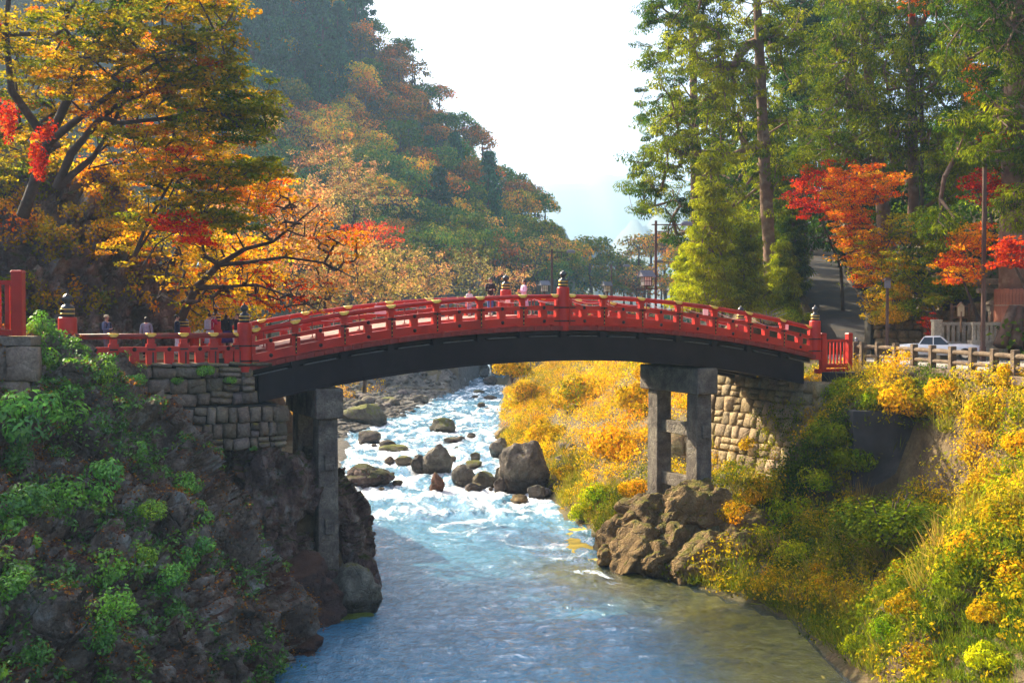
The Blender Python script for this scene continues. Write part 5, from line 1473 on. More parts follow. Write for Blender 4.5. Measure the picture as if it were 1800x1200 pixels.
for _ in range(300):
    y = R.uniform(34, 100) if R.random() < .5 else R.uniform(34, 60); xr = interp(y, RW); x = R.uniform(xr + .5, interp(y, FENCE_X) - .3)
    px_, py_ = proj((x, y, ground_h(x, y)))
    if 1095 < px_ < 1290 and 840 < py_ < 1010: continue
    if noise.noise(Vector((x * .3, y * .3, 17))) < -.05: continue
    cl.append((x, y, ground_h(x, y) + .1)); tn.append(np.clip(R.normal(.62, .2), 0, 1))
me = grass_mesh(cl, tn, 42, 1.15, .028, .16, M_grass, "grass")
setp(mobj("grass", me), "long dry grass blades standing among the shrubs of the right bank", kind='stuff')
cl = []; tn = []
for _ in range(420):
    x, y = R.uniform(12.5, 19), R.uniform(30, 37)
    cl.append((x, y, ground_h(x, y) + .05)); tn.append(np.clip(R.normal(.16, .08), 0, 1))
me = grass_mesh(cl, tn, 90, .35, .03, .22, M_grass, "grass")
setp(mobj("grass", me), "fresh bright green grass in the lower right corner", kind='stuff')

# shared shrub shapes
def bush_me(seed, n, L, W, mat, lumps=9, flat=.8, tone=.5, ts=.1, up=.3, jit=.6):
    rn = np.random.default_rng(seed)
    c = unit(rn.normal(size=(lumps, 3))) * rn.uniform(.35, .72, (lumps, 1)); c[:, 2] = np.abs(c[:, 2]) * flat
    return leaf_spread(c, np.clip(tone + rn.normal(size=lumps) * ts, 0, 1), n // lumps, rn.uniform(.28, .5, lumps), .8, L, W, up, jit, mat, "foliage", shell=.5, long_up=-1)
def stems_me(seed, n=7):
    rn = random.Random(seed); m = MB()
    for _ in range(n):
        a = rn.uniform(0, 6.28); r = rn.uniform(.2, .6)
        m.tube([(0, 0, -.5), (math.cos(a) * r * .5, math.sin(a) * r * .5, .1), (math.cos(a) * r, math.sin(a) * r, .55)], [.03, .02, .008], 4, caps=False)
    return m.mesh("stems", M_twig)
ST = [stems_me(i) for i in range(4)]
BU = [bush_me(i, 2200, .11, .065, M_bush, 16, tone=.45) for i in range(5)]
BUG = [bush_me(10 + i, 1100, .13, .075, M_green, 11, tone=.55, ts=.14) for i in range(5)]
BUL = [bush_me(20 + i, 900, .19, .075, M_green, 9, tone=.5, ts=.12, up=.6, jit=.4) for i in range(4)]
def bush(px, py, rpx, Y, label, col=(1, 1, 1), kind='y', group=None, hk=1.0, name="shrub", parent_=None, cat="shrub", uid=[0]):
    uid[0] += 1; i = uid[0]
    p = P(px, py, Y)
    if group == GR:
        q = bank_hit(px, py + rpx * 0.35)
        if q is not None: Y = q.y; p = Vector((q.x, q.y - .3, q.z + .15 * rpx * Y / F))
    r = rpx * 1.1 * Y / F
    o = empty(name, p, 0, label, cat, group); o.scale = (r, r, r * hk)
    pool = {'y': BU, 'g': BUG, 'l': BUL}[kind]
    me = pool[i % len(pool)]
    c = mobj("foliage", me, o, rz=i * 1.3); c.color = (*col, 1)
    s_ = mobj("stems", ST[i % 4], o, rz=i * 2.1)
    return o
# scale-aware leaves: small shrubs use the coarser mesh, wide ones the finer one
wide = bush_me(99, 5200, .06, .036, M_bush, 26, flat=.5, tone=.18, ts=.07, up=.8, jit=.45)
o = empty("shrub", P(1560, 930, 43.5), 0, "broad yellow green shrub with layered drooping leaves on the lower right bank", "shrub"); o.scale = (3.1, 2.6, 2.2)
mobj("foliage", wide, o); mobj("stems", ST[1], o)
GR = "golden shrubs on the right bank"
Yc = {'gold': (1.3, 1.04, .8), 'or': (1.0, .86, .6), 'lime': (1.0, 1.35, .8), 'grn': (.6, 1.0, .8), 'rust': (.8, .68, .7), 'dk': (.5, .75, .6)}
for (px, py, r, Y, c, lab) in [
    (1590, 700, 60, 49.5, 'gold', "yellow shrub spilling below the log fence near the red gate"), (1660, 690, 45, 48.5, 'gold', "yellow shrub hiding the log fence beneath the white car"), (1530, 700, 32, 52, 'grn', "small green shrub at the foot of the red gate post"),
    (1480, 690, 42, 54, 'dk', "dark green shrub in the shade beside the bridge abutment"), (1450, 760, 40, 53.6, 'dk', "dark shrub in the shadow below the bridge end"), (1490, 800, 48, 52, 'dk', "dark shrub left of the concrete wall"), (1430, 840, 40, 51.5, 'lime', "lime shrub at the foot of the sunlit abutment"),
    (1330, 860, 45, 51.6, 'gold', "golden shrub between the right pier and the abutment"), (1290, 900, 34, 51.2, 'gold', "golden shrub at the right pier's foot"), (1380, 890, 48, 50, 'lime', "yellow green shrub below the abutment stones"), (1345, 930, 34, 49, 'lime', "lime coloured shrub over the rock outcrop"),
    (1395, 970, 44, 46.5, 'lime', "light green shrub left of the broad layered one"), (1430, 1010, 46, 44, 'gold', "golden shrub close to the water under the broad layered one"), (1490, 1050, 42, 42, 'rust', "rust tinted shrub on the lower bank"), (1360, 1010, 30, 46, 'gold', "small golden shrub above the waterline"),
    (1600, 1060, 50, 40, 'rust', "brown plumed weeds in the middle of the lower bank"), (1700, 960, 60, 42, 'gold', "yellow shrub right of the broad layered one"), (1770, 900, 55, 43, 'or', "orange tinged shrub at the right edge below the dark wall"), (1720, 860, 42, 46, 'or', "orange shrub beside the dark concrete wall"),
    (1780, 1000, 60, 39.5, 'gold', "leafy golden shrub at the right edge"), (1740, 1070, 52, 38, 'or', "orange and yellow shrub above the bright grass"), (1660, 1020, 42, 41, 'grn', "green shrub among rusty weeds"), (1560, 1100, 40, 39, 'grn', "dark green shrub on the lowest bank"),
    (1500, 1130, 30, 39.5, 'lime', "green shrub touching the quiet pool"), (1620, 1150, 42, 37, 'rust', "brown shrub over the mossy water edge"), (1730, 1150, 48, 35.5, 'lime', "lime green bush in the lower right corner"), (1790, 780, 50, 46, 'gold', "yellow shrub below the right end of the log fence"),
    (1740, 720, 50, 46.5, 'gold', "golden shrub with bent grass blades by the log fence"), (1770, 660, 34, 46, 'gold', "yellow twigs growing through the log fence"), (1300, 700, 30, 56.5, 'gold', "yellow shrub peeping out between pier and abutment"), (1320, 780, 28, 55, 'or', "rusty shrub right behind the pier"),
    (1120, 700, 60, 68, 'or', "orange brown shrub on the bank left of the right pier"), (1020, 690, 55, 78, 'gold', "golden shrub on the bank beneath the middle of the bridge"), (930, 700, 45, 88, 'gold', "yellow shrub overhanging the rapids upstream"), (1080, 780, 60, 66, 'gold', "dense yellow shrub above the cut stone block"), (960, 760, 42, 82, 'or', "tawny shrub hanging toward the rapids"),
    (1110, 860, 38, 60, 'gold', "golden bush beside the rock outcrop"), (1055, 870, 40, 62, 'lime', "bright lime grass bush at the river edge below the stone block"), (1020, 900, 26, 63, 'lime', "small lime tuft touching the river"), (900, 650, 42, 98, 'or', "orange shrub farthest upstream under the bridge"), (1150, 650, 45, 66, 'or', "rusty shrub directly under the girder"),
    (910, 790, 26, 84, 'gold', "small yellow bush above the ochre boulder"), (1000, 830, 26, 70, 'gold', "small golden bush behind the cut stone block")]:
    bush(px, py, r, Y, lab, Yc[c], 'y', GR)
# ---- left bank ferns and leafy plants
def on_surface(S, px, py):
    o, V_, pix, nr = S
    d = (pix[:, 0] - px) ** 2 + (pix[:, 1] - py) ** 2
    j = int(np.argmin(d + (V_[:, 1] - V_[:, 1].min()) * 2))
    return V_[j], nr[j]
GL = "leafy plants on the shaded left bank"
Gc = {'b': (1.3, 1.5, 1.45), 'g': (1.3, 1.4, .9), 'y': (2.0, 1.6, .8), 'd': (.7, .9, .95)}
for (px, py, r, c, kd, lab) in [
    (70, 575, 26, 'g', 'l', "fern like plant below the end of the tall red fence"), (60, 630, 36, 'g', 'l', "drooping green plant on the low wall corner"), (150, 655, 18, 'g', 'g', "small bush in front of the big capped post"), (185, 655, 28, 'y', 'g', "yellow green shoots against the red balusters"),
    (40, 735, 60, 'b', 'l', "large blue green leafy clump beneath the tall red fence"), (110, 720, 45, 'g', 'l', "leafy green clump right of the large blue green one"), (30, 800, 30, 'd', 'l', "dark leafy plant under the large blue green clump"), (265, 735, 46, 'g', 'l', "fresh green bush at the corner of the mossy stone wall"),
    (235, 800, 32, 'b', 'l', "pale blue green plant on the rocks under the fresh green bush"), (180, 850, 42, 'b', 'l', "bluish leafed plant in the middle of the rocky bank"), (110, 880, 46, 'g', 'g', "dense green ground plant at the bank's middle"), (40, 890, 52, 'd', 'g', "dark green plant at the left edge"),
    (25, 950, 50, 'g', 'l', "broad leaved plant at the left edge halfway down"), (20, 1030, 36, 'g', 'l', "large leaved plant with yellowing tips at the left edge"), (185, 1020, 48, 'g', 'g', "round dense bush of small heart shaped leaves"), (200, 1075, 44, 'g', 'g', "lower half of the heart leaved bush"), (245, 985, 34, 'y', 'g', "yellowish plant crowning the heart leaved bush"),
    (330, 850, 26, 'g', 'l', "fern on the ridge beside the dark hollow"), (340, 920, 38, 'g', 'l', "bright fern clump on the ridge edge"), (345, 975, 32, 'b', 'l', "bluish fern clump below the bright one"), (395, 960, 20, 'g', 'l', "small fern hanging over the cliff edge"), (300, 1020, 36, 'b', 'g', "grey green plant right of the heart leaved bush"),
    (310, 1075, 26, 'd', 'g', "dark plant low on the ridge"), (270, 900, 26, 'y', 'g', "dull yellow plant among dry leaves"), (170, 1130, 40, 'd', 'g', "dark green plant at the bottom of the bank"), (60, 1160, 36, 'd', 'g', "dark creeping plant in the lower left corner"), (320, 780, 16, 'y', 'l', "small yellow green sprig on the ledge")]:
    v, n = on_surface(LS, px, py)
    o = bush(px, py, r * 1.08, v[1] - .15, lab, Gc[c], kd, GL, 1.0, "leafy_plant", cat="plant"); o.rotation_euler = (rad(R.uniform(25, 55)), rad(R.uniform(-20, 20)), 0)
for (px, py, r, c, kd, lab, Y) in [(360, 655, 22, 'g', 'l', "fern growing out of the upper stone wall", 43.2), (310, 672, 13, 'g', 'l', "small fern on the stone wall below the balusters", 42.9), (405, 670, 13, 'g', 'l', "tiny fern at the right end of the stone wall", 43.6), (240, 672, 22, 'b', 'l', "green sprigs at the left end of the stone wall", 41.4), (445, 790, 9, 'd', 'g', "dark moss tuft on the cliff under the wall", 43.4)]:
    bush(px, py, r, Y, lab, Gc[c], kd, "plants rooted in the left stone wall", .9, "leafy_plant", cat="plant")
# ground plants and litter over the rocky bank
o, V_, pix, nr = LS
idx = R.choice(len(V_), 4300); cl = V_[idx] + nr[idx] * 0.0
gsel = np.array([noise.noise(Vector(V_[i]) * .45) for i in idx])
me = leaf_spread(cl[gsel > .02], np.clip(R.normal(.45, .15, (gsel > .02).sum()), 0, 1), 22, .28, .8, .15, .07, .5, .5, M_green, "ground_cover")
setp(mobj("ground_cover", me), "small green plants creeping over the rocky left bank", kind='stuff')
me = leaf_spread(cl[gsel < .08], np.clip(R.normal(.97, .03, (gsel < .08).sum()), 0, 1), 9, .35, .5, .09, .06, .9, .4, M_bush, "fallen_leaves")
setp(mobj("fallen_leaves", me), "brown fallen leaves lying over the left bank rocks", kind='stuff')

# ---- the mountain forest
def hill_tree(seed, kind):
    rn = np.random.default_rng(seed)
    root_parts = []
    if kind == 'conifer':
        cl = []; 
        for k in range(90):
            t = rn.random() ** .75; a = rn.uniform(0, 6.28); r = 2.3 * (1 - t) ** .8 * rn.uniform(.75, 1.05) + .15
            cl.append((math.cos(a) * r, math.sin(a) * r, 2 + 9 * t))
        me = leaf_spread(cl, np.clip(rn.normal(.15, .06, 90), 0, 1), 20, .75, .6, .55, .26, .3, .4, M_hill, "crown", long_up=-1)
        tr = [(0, 0, -3, .28), (0, 0, 4, .2), (0, 0, 10.5, .05)]; cl_w = np.array(cl)[::6]
    else:
        nc = 70 if kind == 'round' else 46
        d = unit(rn.normal(size=(nc, 3))); d[:, 2] = np.abs(d[:, 2]) * 1.0 - .25
        cl = d * rn.uniform(2.0, 3.6, (nc, 1)) * np.array([[1, 1, .85]]) + np.array([[0, 0, 6.0]])
        me = leaf_spread(cl, np.clip(rn.normal(.5, .07, nc), 0, 1), 24 if kind == 'round' else 12, .95 if kind == 'round' else .75, .6, .36, .28, .4, .6, M_hill, "crown", long_up=-1, shell=.5)
        tr = [(0, 0, -3, .28), (.1, 0, 1.5, .22), (.3, .1, 4.2, .16), (.3, 0, 6.5, .08)]; cl_w = cl if kind == 'sparse' else cl[::3]
    nd_, par, wt = skeleton(tr, cl_w, seed=seed, k_up=.4)
    return me, wood_mesh("trunk", tr, nd_, par, wt, .035 if kind != 'sparse' else .045, M_twig, .5)
HT = {k: [hill_tree(200 + i + 10 * j, k) for i in range(3)] for j, k in enumerate(('conifer', 'round', 'sparse'))}
def put_hill_tree(kind, loc, sc, col, label, group, rn, name):
    me, wd = rn.choice(HT[kind])
    o = empty(name, loc, rn.uniform(0, 6.28), label, "tree", group); o.scale = (sc, sc, sc * rn.uniform(.9, 1.15))
    mobj("trunk", wd, o); c = mobj("crown", me, o); c.color = (*col, 1)
    return o
rn = random.Random(5)
GM = "trees on the wooded mountainside"
def ray_hit(px, py, y0=150, y1=330):
    d = ray(px, py); Y = y0
    while Y < y1:
        p = EYE + d * (Y / d.y)
        if p.z < ground_h(p.x, p.y): return p
        Y += 2.0
    return None
COLS = {'dkblue': ('conifer', (.9, 1.0, 1.2), "dark blue green conifer on the misty mountainside"), 'green': ('round', (.45, .8, .7), "dull green broadleaf tree on the mountainside"), 'olive': ('round', (.8, .95, .5), "olive green tree on the lower mountainside"),
        'rust': ('round', (1.7, .8, .8), "rust brown tree on the mountainside"), 'gold': ('round', (2.6, 1.8, .8), "golden crowned tree lit on the mountainside"), 'pink': ('sparse', (2.4, 1.6, 1.7), "pale pinkish half bare tree at the mountain's foot"),
        'bare': ('sparse', (.75, .5, .4), "thin leaved dark tree standing against the sky on the ridge"), 'red': ('round', (1.8, .45, .4), "red maple glowing on the mountainside")}
placed = []
tries = 0
while len(placed) < 250 and tries < 6000:
    tries += 1
    px, py = rn.uniform(390, 1010), rn.uniform(-20, 520)
    if any(abs(px - q[0]) < 24 and abs(py - q[1]) < 19 for q in placed): continue
    p = ray_hit(px, py + 25)
    if p is None: continue
    placed.append((px, py))
    u = rn.random()
    if py < 230 and px < 640: kd = 'dkblue' if u < .6 else 'green' if u < .75 else 'gold' if u < .87 else 'rust'
    elif 500 < px < 660 and 250 < py < 340: kd = 'pink' if u < .6 else 'gold'
    elif px > 640 and py < 300: kd = 'rust' if u < .5 else 'bare' if u < .8 else 'green'
    elif py > 430: kd = 'pink' if u < .3 else 'olive' if u < .7 else 'rust' if u < .85 else 'green'
    else: kd = 'green' if u < .35 else 'olive' if u < .55 else 'rust' if u < .8 else 'dkblue' if u < .92 else 'gold'
    k, col, lab = COLS[kd]; j = rn.uniform(.7, 1.4)
    vb = "high up" if py < 130 else "in the upper middle" if py < 230 else "halfway down" if py < 330 else "low down" if py < 430 else "at the very foot"
    hb = "above the golden maples" if px < 520 else "over the half bare cherry" if px < 640 else "over the bridge's left half" if px < 760 else "left of the bridge's crown" if px < 880 else "near the valley mouth"
    lab = lab.split(" on ")[0].split(" at ")[0].split(" standing")[0] + " " + vb + ", " + hb
    put_hill_tree(k, (p.x, p.y, ground_h(p.x, p.y) - .5), rn.uniform(.95, 1.45) * (1.1 if k == 'conifer' else 1), tuple(c * j * 1.25 for c in col), lab, GM, rn, "conifer_tree" if k == 'conifer' else "hill_tree")
# trees standing on the skyline of the ridge
ORD = "topmost second third fourth fifth sixth seventh eighth ninth tenth eleventh twelfth thirteenth fourteenth fifteenth sixteenth seventeenth eighteenth nineteenth twentieth twenty-first twenty-second lowest".split()
SKL = [ORD[i] + " thin leaved tree counted down the mountain's skyline" for i in range(23)] + [a + " just inside the ridge line" for a in ("sparse brown tree by the upper skyline", "sparse dark tree beneath the upper skyline bend", "sparse rusty tree at the skyline's middle", "sparse tree below the skyline's middle", "sparse brown tree by the lower skyline", "sparse orange tree near the skyline's end", "dark sparse tree above the valley mouth", "last sparse tree before the valley mouth")]
SK = [(600, -2), (632, 18), (662, 45), (690, 78), (716, 100), (738, 128), (760, 160), (778, 182), (796, 205), (814, 232), (832, 262), (850, 278), (868, 290), (888, 305), (906, 322), (925, 340), (942, 358), (958, 380), (970, 400), (640, 60), (700, 125), (745, 180), (785, 235), (825, 290), (875, 330), (915, 372), (950, 420)]
for i, (px, py) in enumerate(SK):
    p = P(px - 6, py + 62, 292)
    put_hill_tree('sparse', (p.x, p.y, p.z - 1.2), rn.uniform(.85, 1.15), rn.choice([(.8, .5, .35), (.7, .55, .4), (1.2, .6, .3)]), SKL[i], "trees along the ridge line", rn, "ridge_tree")
# valley end woods right of the mountain
for i, (px, py, kd, s_) in enumerate([(1000, 455, 'gold', 1), (1040, 450, 'olive', 1.1), (1075, 465, 'olive', 1.0), (1110, 480, 'green', 1), (1020, 490, 'green', 1.1), (985, 480, 'olive', 1), (1060, 500, 'olive', 1), (1100, 510, 'rust', .9), (1140, 450, 'pink', 1.2), (1170, 455, 'rust', 1.2), (1200, 470, 'gold', 1.1), (1130, 490, 'pink', 1), (1165, 495, 'gold', .9), (1195, 505, 'rust', 1), (960, 500, 'green', 1), (1230, 480, 'rust', 1.1), (940, 475, 'olive', .9), (1120, 455, 'pink', 1)]):
    k, col, _ = COLS[kd]; Y = 235 + (i % 5) * 9
    p = P(px, py + 55, Y)
    put_hill_tree(k, (p.x, p.y, p.z - 2), 1.5 * s_, col, {'gold': "yellow crowned tree in the wood at the valley's end", 'olive': "olive green tree in the wood at the valley's end", 'green': "green tree in the wood at the valley's end", 'rust': "rust orange tree in the wood at the valley's end", 'pink': "pale orange feathery tree in the wood at the valley's end"}[kd], "wood at the end of the valley", rn, "valley_tree")
# leafy cover between the single trees
cl = []; tn = []
for _ in range(4300):
    x, y = R.uniform(-150, 45), R.uniform(150, 310)
    z = ground_h(x, y)
    if z < 9.6 and x < 12: continue
    g_ = noise.noise(Vector((x * .04, y * .04, z * .04)))
    cl.append((x, y, z + R.uniform(-.5, 1.0))); tn.append(np.clip(.40 + .95 * g_ + R.normal(0, .1), 0, 1))
me = leaf_spread(cl, tn, 22, 2.4, .7, .7, .45, .3, .7, M_hill, "forest", long_up=-1, shell=.4)
setp(mobj("forest", me), "mixed autumn woods clothing the mountainside between the larger trees", kind='stuff')
# ================================================================== things along the road
M_log = rock_mat("weathered_log", [(0.25, (0.07, 0.045, 0.03)), (0.5, (0.14, 0.095, 0.06)), (0.8, (0.24, 0.18, 0.12))], moss=(0.15, 0.12, 0.06), moss_lo=0.6, moss_hi=0.9, scale=2.5, bump=0.4)
M_pole = plain("dark_pole_paint", (0.10, 0.052, 0.040), 0.5, 0.15, 4, 0.05, metal=0.2)
M_lampglass = plain("lantern_paper", (0.80, 0.78, 0.68), 0.6, 0.05, 6, 0.0)
M_greyroof = plain("grey_tin", (0.20, 0.20, 0.24), 0.4, 0.1, 6, 0.0, metal=0.4)
M_pale = rock_mat("pale_cut_stone", [(0.25, (0.24, 0.20, 0.14)), (0.5, (0.38, 0.32, 0.23)), (0.8, (0.50, 0.43, 0.32))], moss=(0.25, 0.20, 0.05), moss_lo=0.7, moss_hi=0.95, scale=1.8, bump=0.3)
M_wood = plain("brown_timber", (0.26, 0.14, 0.075), 0.75, 0.25, 4, 0.15)
# log fence
FP = [(1503, 58), (1517, 57.5), (1544, 56.6), (1575, 55), (1607, 53.4), (1639, 51.6), (1674, 49.8), (1710, 48.1), (1748, 46.5), (1785, 44.9), (1826, 43.2), (1870, 41.5)]
fps = []
for px, Y in FP:
    q = P(px, 600, Y); fps.append(Vector((q.x, q.y, 9.05)))
lf = empty("log_fence", fps[2], 0, "weathered log guard fence with two round rails along the edge of the road", "fence")
for i, q in enumerate(fps):
    m = MB(); a = math.atan2(fps[-1].y - fps[0].y, fps[-1].x - fps[0].x)
    m.box((0, 0, 0.48), (0.27, 0.27, 1.16), mat=Matrix.Rotation(a, 3, 'Z')); m.box((0, 0, 1.075), (0.30, 0.30, 0.04), mat=Matrix.Rotation(a, 3, 'Z'), taper=.8)
    bevel(m.obj("post", M_log, lf, loc=q - fps[2]), .02, 1)
    if i and i != 0:
        p0 = fps[i - 1]; dd = (q - p0).normalized() * .14
        for z, r in ((0.84, .10), (0.38, .085)):
            m = MB(); m.tube([p0 + dd + Vector((0, 0, z)) - fps[2], (p0 + q) / 2 + Vector((0, 0, z + .015)) - fps[2], q - dd + Vector((0, 0, z)) - fps[2]], [r, r * 1.06, r], 9); m.obj("rail", M_log, lf, smooth_=False)
# concrete kerb under it
ms = MB()
for i in range(2, len(fps) - 1):
    a_, b_ = fps[i], fps[i + 1]; dd = b_ - a_; ang = math.atan2(dd.y, dd.x)
    ms = MB(); ms.box((0, 0, 0), (dd.length - .03, .42, .34), mat=Matrix.Rotation(ang, 3, 'Z')); o = ms.obj("kerb_stone", M_log, lf, loc=(a_ + b_) / 2 - fps[2] + Vector((-.1, 0, -.1))); bevel(o, .02, 1)
# lamps
def street_lamp(px, ytop, Y, side, arm, label, zbase=9.1, r=.07, lantern=None, group="street lamps by the river road", cat="street lamp", single=False):
    t = P(px, ytop, Y); h = t.z - zbase
    o = empty("street_lamp", (t.x, t.y, zbase), 0, label, cat, group)
    m = MB(); m.box((0, 0, h / 2), (r * 2, r * 2, h)); m.box((0, 0, .4), (r * 2.8, r * 2.8, .8)); q = m.obj("pole", M_pole, o); 
    if not single:
        z1 = h - .22
        m = MB(); m.box((side * arm / 2 - side * .12, 0, z1), (arm + .25, .06, .06)); m.obj("arm", M_pole, o)
        m = MB(); m.box((side * arm * .34, 0, z1 - .38), (arm * .62, .05, .05)); m.obj("arm", M_pole, o)
        for k in (.35, .62): m = MB(); m.box((side * arm * k, 0, z1 - .19), (.045, .045, .34)); m.obj("bracket", M_pole, o)
        L = .62
        m = MB(); m.box((side * (arm + L / 2 - .05), 0, z1 + .02), (L, .34, .16)); m.box((side * (arm + L / 2 - .05), 0, z1 + .14), (L * .96, .3, .09), taper=.6); bevel(m.obj("lamp_head", M_greyroof, o), .02, 1)
    else:
        m = MB(); m.box((side * arm / 2, 0, h - .02), (arm, .20, .14), taper=.8); m.obj("lamp_head", M_pole, o)
    return o
def lantern(loc, s, label, on_pole=True, group="paper windowed lanterns", dark=False):
    o = empty("lantern", loc, rad(20), label, "lantern", group)
    m = MB(); m.box((0, 0, .28 * s), (.42 * s, .42 * s, .5 * s)); m.obj("lantern_box", M_lampglass if not dark else M_pole, o)
    m = MB()
    for a in (0, 90, 180, 270):
        Rr = Matrix.Rotation(rad(a), 3, 'Z')
        for x in (-.21, -.07, .07, .21):
            m.box(Rr @ Vector((x * s, -.22 * s, .28 * s)), (.03 * s, .03 * s, .52 * s), mat=Rr)
        for z in (.03, .28, .53): m.box(Rr @ Vector((0, -.222 * s, z * s)), (.46 * s, .03 * s, .035 * s), mat=Rr)
    q = m.obj("lattice", M_pole, o); q["kind"] = "stuff"
    m = MB(); e = .40 * s; hh = .34 * s
    for sg in (-1, 1):
        m.add([(-e, 0, .56 * s + hh), (e, 0, .56 * s + hh), (e, sg * e, .54 * s), (-e, sg * e, .54 * s), (-e, 0, .52 * s + hh), (e, 0, .52 * s + hh), (e, sg * e, .50 * s), (-e, sg * e, .50 * s)],
              [(0, 1, 2, 3), (7, 6, 5, 4), (3, 2, 6, 7), (0, 3, 7, 4), (1, 5, 6, 2)])
    m.add([(-e * .9, -e * .8, .54 * s), (-e * .9, e * .8, .54 * s), (-e * .9, 0, .54 * s + hh * .9), (e * .9, -e * .8, .54 * s), (e * .9, e * .8, .54 * s), (e * .9, 0, .54 * s + hh * .9)], [(0, 1, 2), (5, 4, 3)])
    m.obj("roof", M_greyroof if not dark else M_pole, o)
    m = MB(); m.box((0, 0, -.05 * s), (.10 * s, .10 * s, .2 * s)); m.obj("foot", M_pole, o)
    return o
l1 = street_lamp(1153, 388, 64, 1, 1.45, "tallest dark street lamp behind the bridge, a windowed lantern bracketed to its pole", r=.065)
m = MB(); m.box((-.55, 0, P(1135, 508, 64).z - 9.1), (1.2, .06, .06)); m.obj("bracket", M_pole, l1)
m = MB(); m.box((-.42, 0, P(1135, 516, 64).z - 9.1), (.8, .05, .05)); m.obj("bracket", M_pole, l1)
q = P(1136, 503, 63.9); lantern((q.x, q.y, q.z), 1.0, "windowed lantern with a tin roof on the tallest lamp's bracket")
street_lamp(1270, 415, 70, -1, 1.35, "street lamp whose arm points left in front of the bright conifers", r=.07)
street_lamp(970, 438, 84, 1, 1.15, "street lamp behind the bridge's middle post, arm pointing right", r=.075)
street_lamp(1075, 464, 108, 1, 1.15, "small far street lamp between the middle post and the lantern", r=.06)
street_lamp(1190, 456, 92, -1, 1.15, "street lamp half hidden behind the tallest one, arm pointing left", r=.06)
for px, Y, lab in ((957, 78, "small lantern left of the bridge's middle post"), (1067, 84, "small lantern right of the bridge's middle post"), (1180, 92, "tiny lantern behind the tallest street lamp")):
    q = P(px, 513 if px < 1100 else 520, Y); lantern((q.x, q.y, q.z), .85, lab)
    m = MB(); m.box((0, 0, -1.2), (.1, .1, 2.4)); q2 = m.obj("lantern_post", M_pole, COL.objects[-1].parent if COL.objects[-1].parent else None)
street_lamp(1731, 281, 58, 1, .75, "tall brown lamp post with a short arm in front of the right hand trees", single=True, r=.085)
q = P(1560, 500, 62)
o = empty("lamp_post", (q.x, q.y, 9.1), 0, "dark lantern post in front of the yellow shrubs beside the sloping path", "lamp post")
m = MB(); m.box((0, 0, (q.z - 9.1) / 2), (.13, .13, q.z - 9.1)); m.obj("pole", M_pole, o)
m = MB(); m.box((0, 0, q.z - 9.1 + .02), (.26, .26, .42)); m.obj("lamp_head", M_greyroof, o)
m = MB(); m.box((0, 0, q.z - 9.1 + .29), (.42, .42, .14), taper=.4); m.obj("roof", M_pole, o)
# bollard by the road
q = P(1505, 610, 60.5); m = MB(); m.lathe([(.08, -.7), (.08, .45), (.05, .5)], n=10); o = m.obj("bollard", M_greyroof, loc=(q.x, q.y, 9.8)); setp(o, "thin grey bollard at the foot of the sloping path", "bollard")

# steps beside the path
st = empty("stone_steps", (interp(70, [(p[0], p[1]) for p in PATH]) + 2.3, 68, path_z(68)), 0, "dark stone steps climbing along the right side of the sloping path", "steps")
for i in range(46):
    y = 68.5 + i * 1.3; px = interp(y, [(p[0], p[1]) for p in PATH]) + 3.0
    m = MB(); m.box((0, 0, 0), (1.5, 1.28, .42)); m.obj("step", M_path if i % 2 else M_joint, st, loc=(px - st.location.x, y - 68, path_z(y) - path_z(68) + .14))
# kerb of the path
kb = empty("path_kerb", (0, 68, 9.1), 0, "low mossy kerb between the sloping path and the steps", "kerb")
for i in range(28):
    y = 68.5 + i * 2.2; px = interp(y, [(p[0], p[1]) for p in PATH]) + 2.15
    x2 = interp(y + 2.2, [(p[0], p[1]) for p in PATH]) + 2.15
    m = MB(); m.tube([(px, y - 68, path_z(y) - 9.1 + .12), (x2, y + 2.17 - 68, path_z(y + 2.17) - 9.1 + .12)], .13, 5); m.obj("kerb_stone", M_log, kb)
# retaining wall of natural stones
rw = empty("stone_wall", (18.5, 64.5, 9.1), rad(-6), "rough stone retaining wall behind the road, overhung by yellow shrubs", "retaining wall")
q = P(1556, 610, 65)
stone_wall(rw, SM2, Vector((q.x - .3, 65.2, 9.0)), Vector((1, -.12, 0)).normalized(), Vector((0, .12, 1)).normalized(), Vector((-.12, -1, .1)).normalized(), 9.5, [.55, .6, .5, .62, .5], rs, .4, .85, .2)
m = MB(); m.box((q.x + 4.4, 66.3, 10.2), (10, 1.2, 2.8)); o = m.obj("core", M_joint, None); o.parent = rw; o.matrix_parent_inverse = rw.matrix_basis.inverted()
for o2 in list(rw.children):
    if o2.name.startswith("stone"): o2.color = (.7, .6, .45, 1)
# stone fence and gate pillar
def stone_fence(x0, x1, ytop, ybot, Y, label, n, pil=True):
    a, b = P(x0, ytop, Y), P(x1, ytop, Y); zb_ = P(x0, ybot, Y).z; L = b.x - a.x; h = a.z - zb_
    o = empty("stone_fence", (a.x, a.y, zb_), 0, label, "stone fence")
    m = MB(); m.box((L / 2, 0, h - .09), (L, .24, .18)); bevel(m.obj("rail", M_pale, o), .015, 1)
    for i in range(n):
        m = MB(); m.box((L * (i + .5) / n, 0, (h - .18) / 2), (.15, .16, h - .18)); m.obj("baluster", M_pale, o)
    m = MB(); m.box((L / 2, .1, -.5), (L + .1, .6, 1.0)); bevel(m.obj("plinth", M_pale, o), .02, 1)
    return o
sf = stone_fence(1708, 1768, 566, 598, 60, "pale stone balustrade left of the wrapped cedar trunk", 8)
sf2 = stone_fence(1652, 1708, 566, 600, 61.5, "shaded stone balustrade between the gate pillar and the lamp post", 6)
q = P(1646, 566, 60.5)
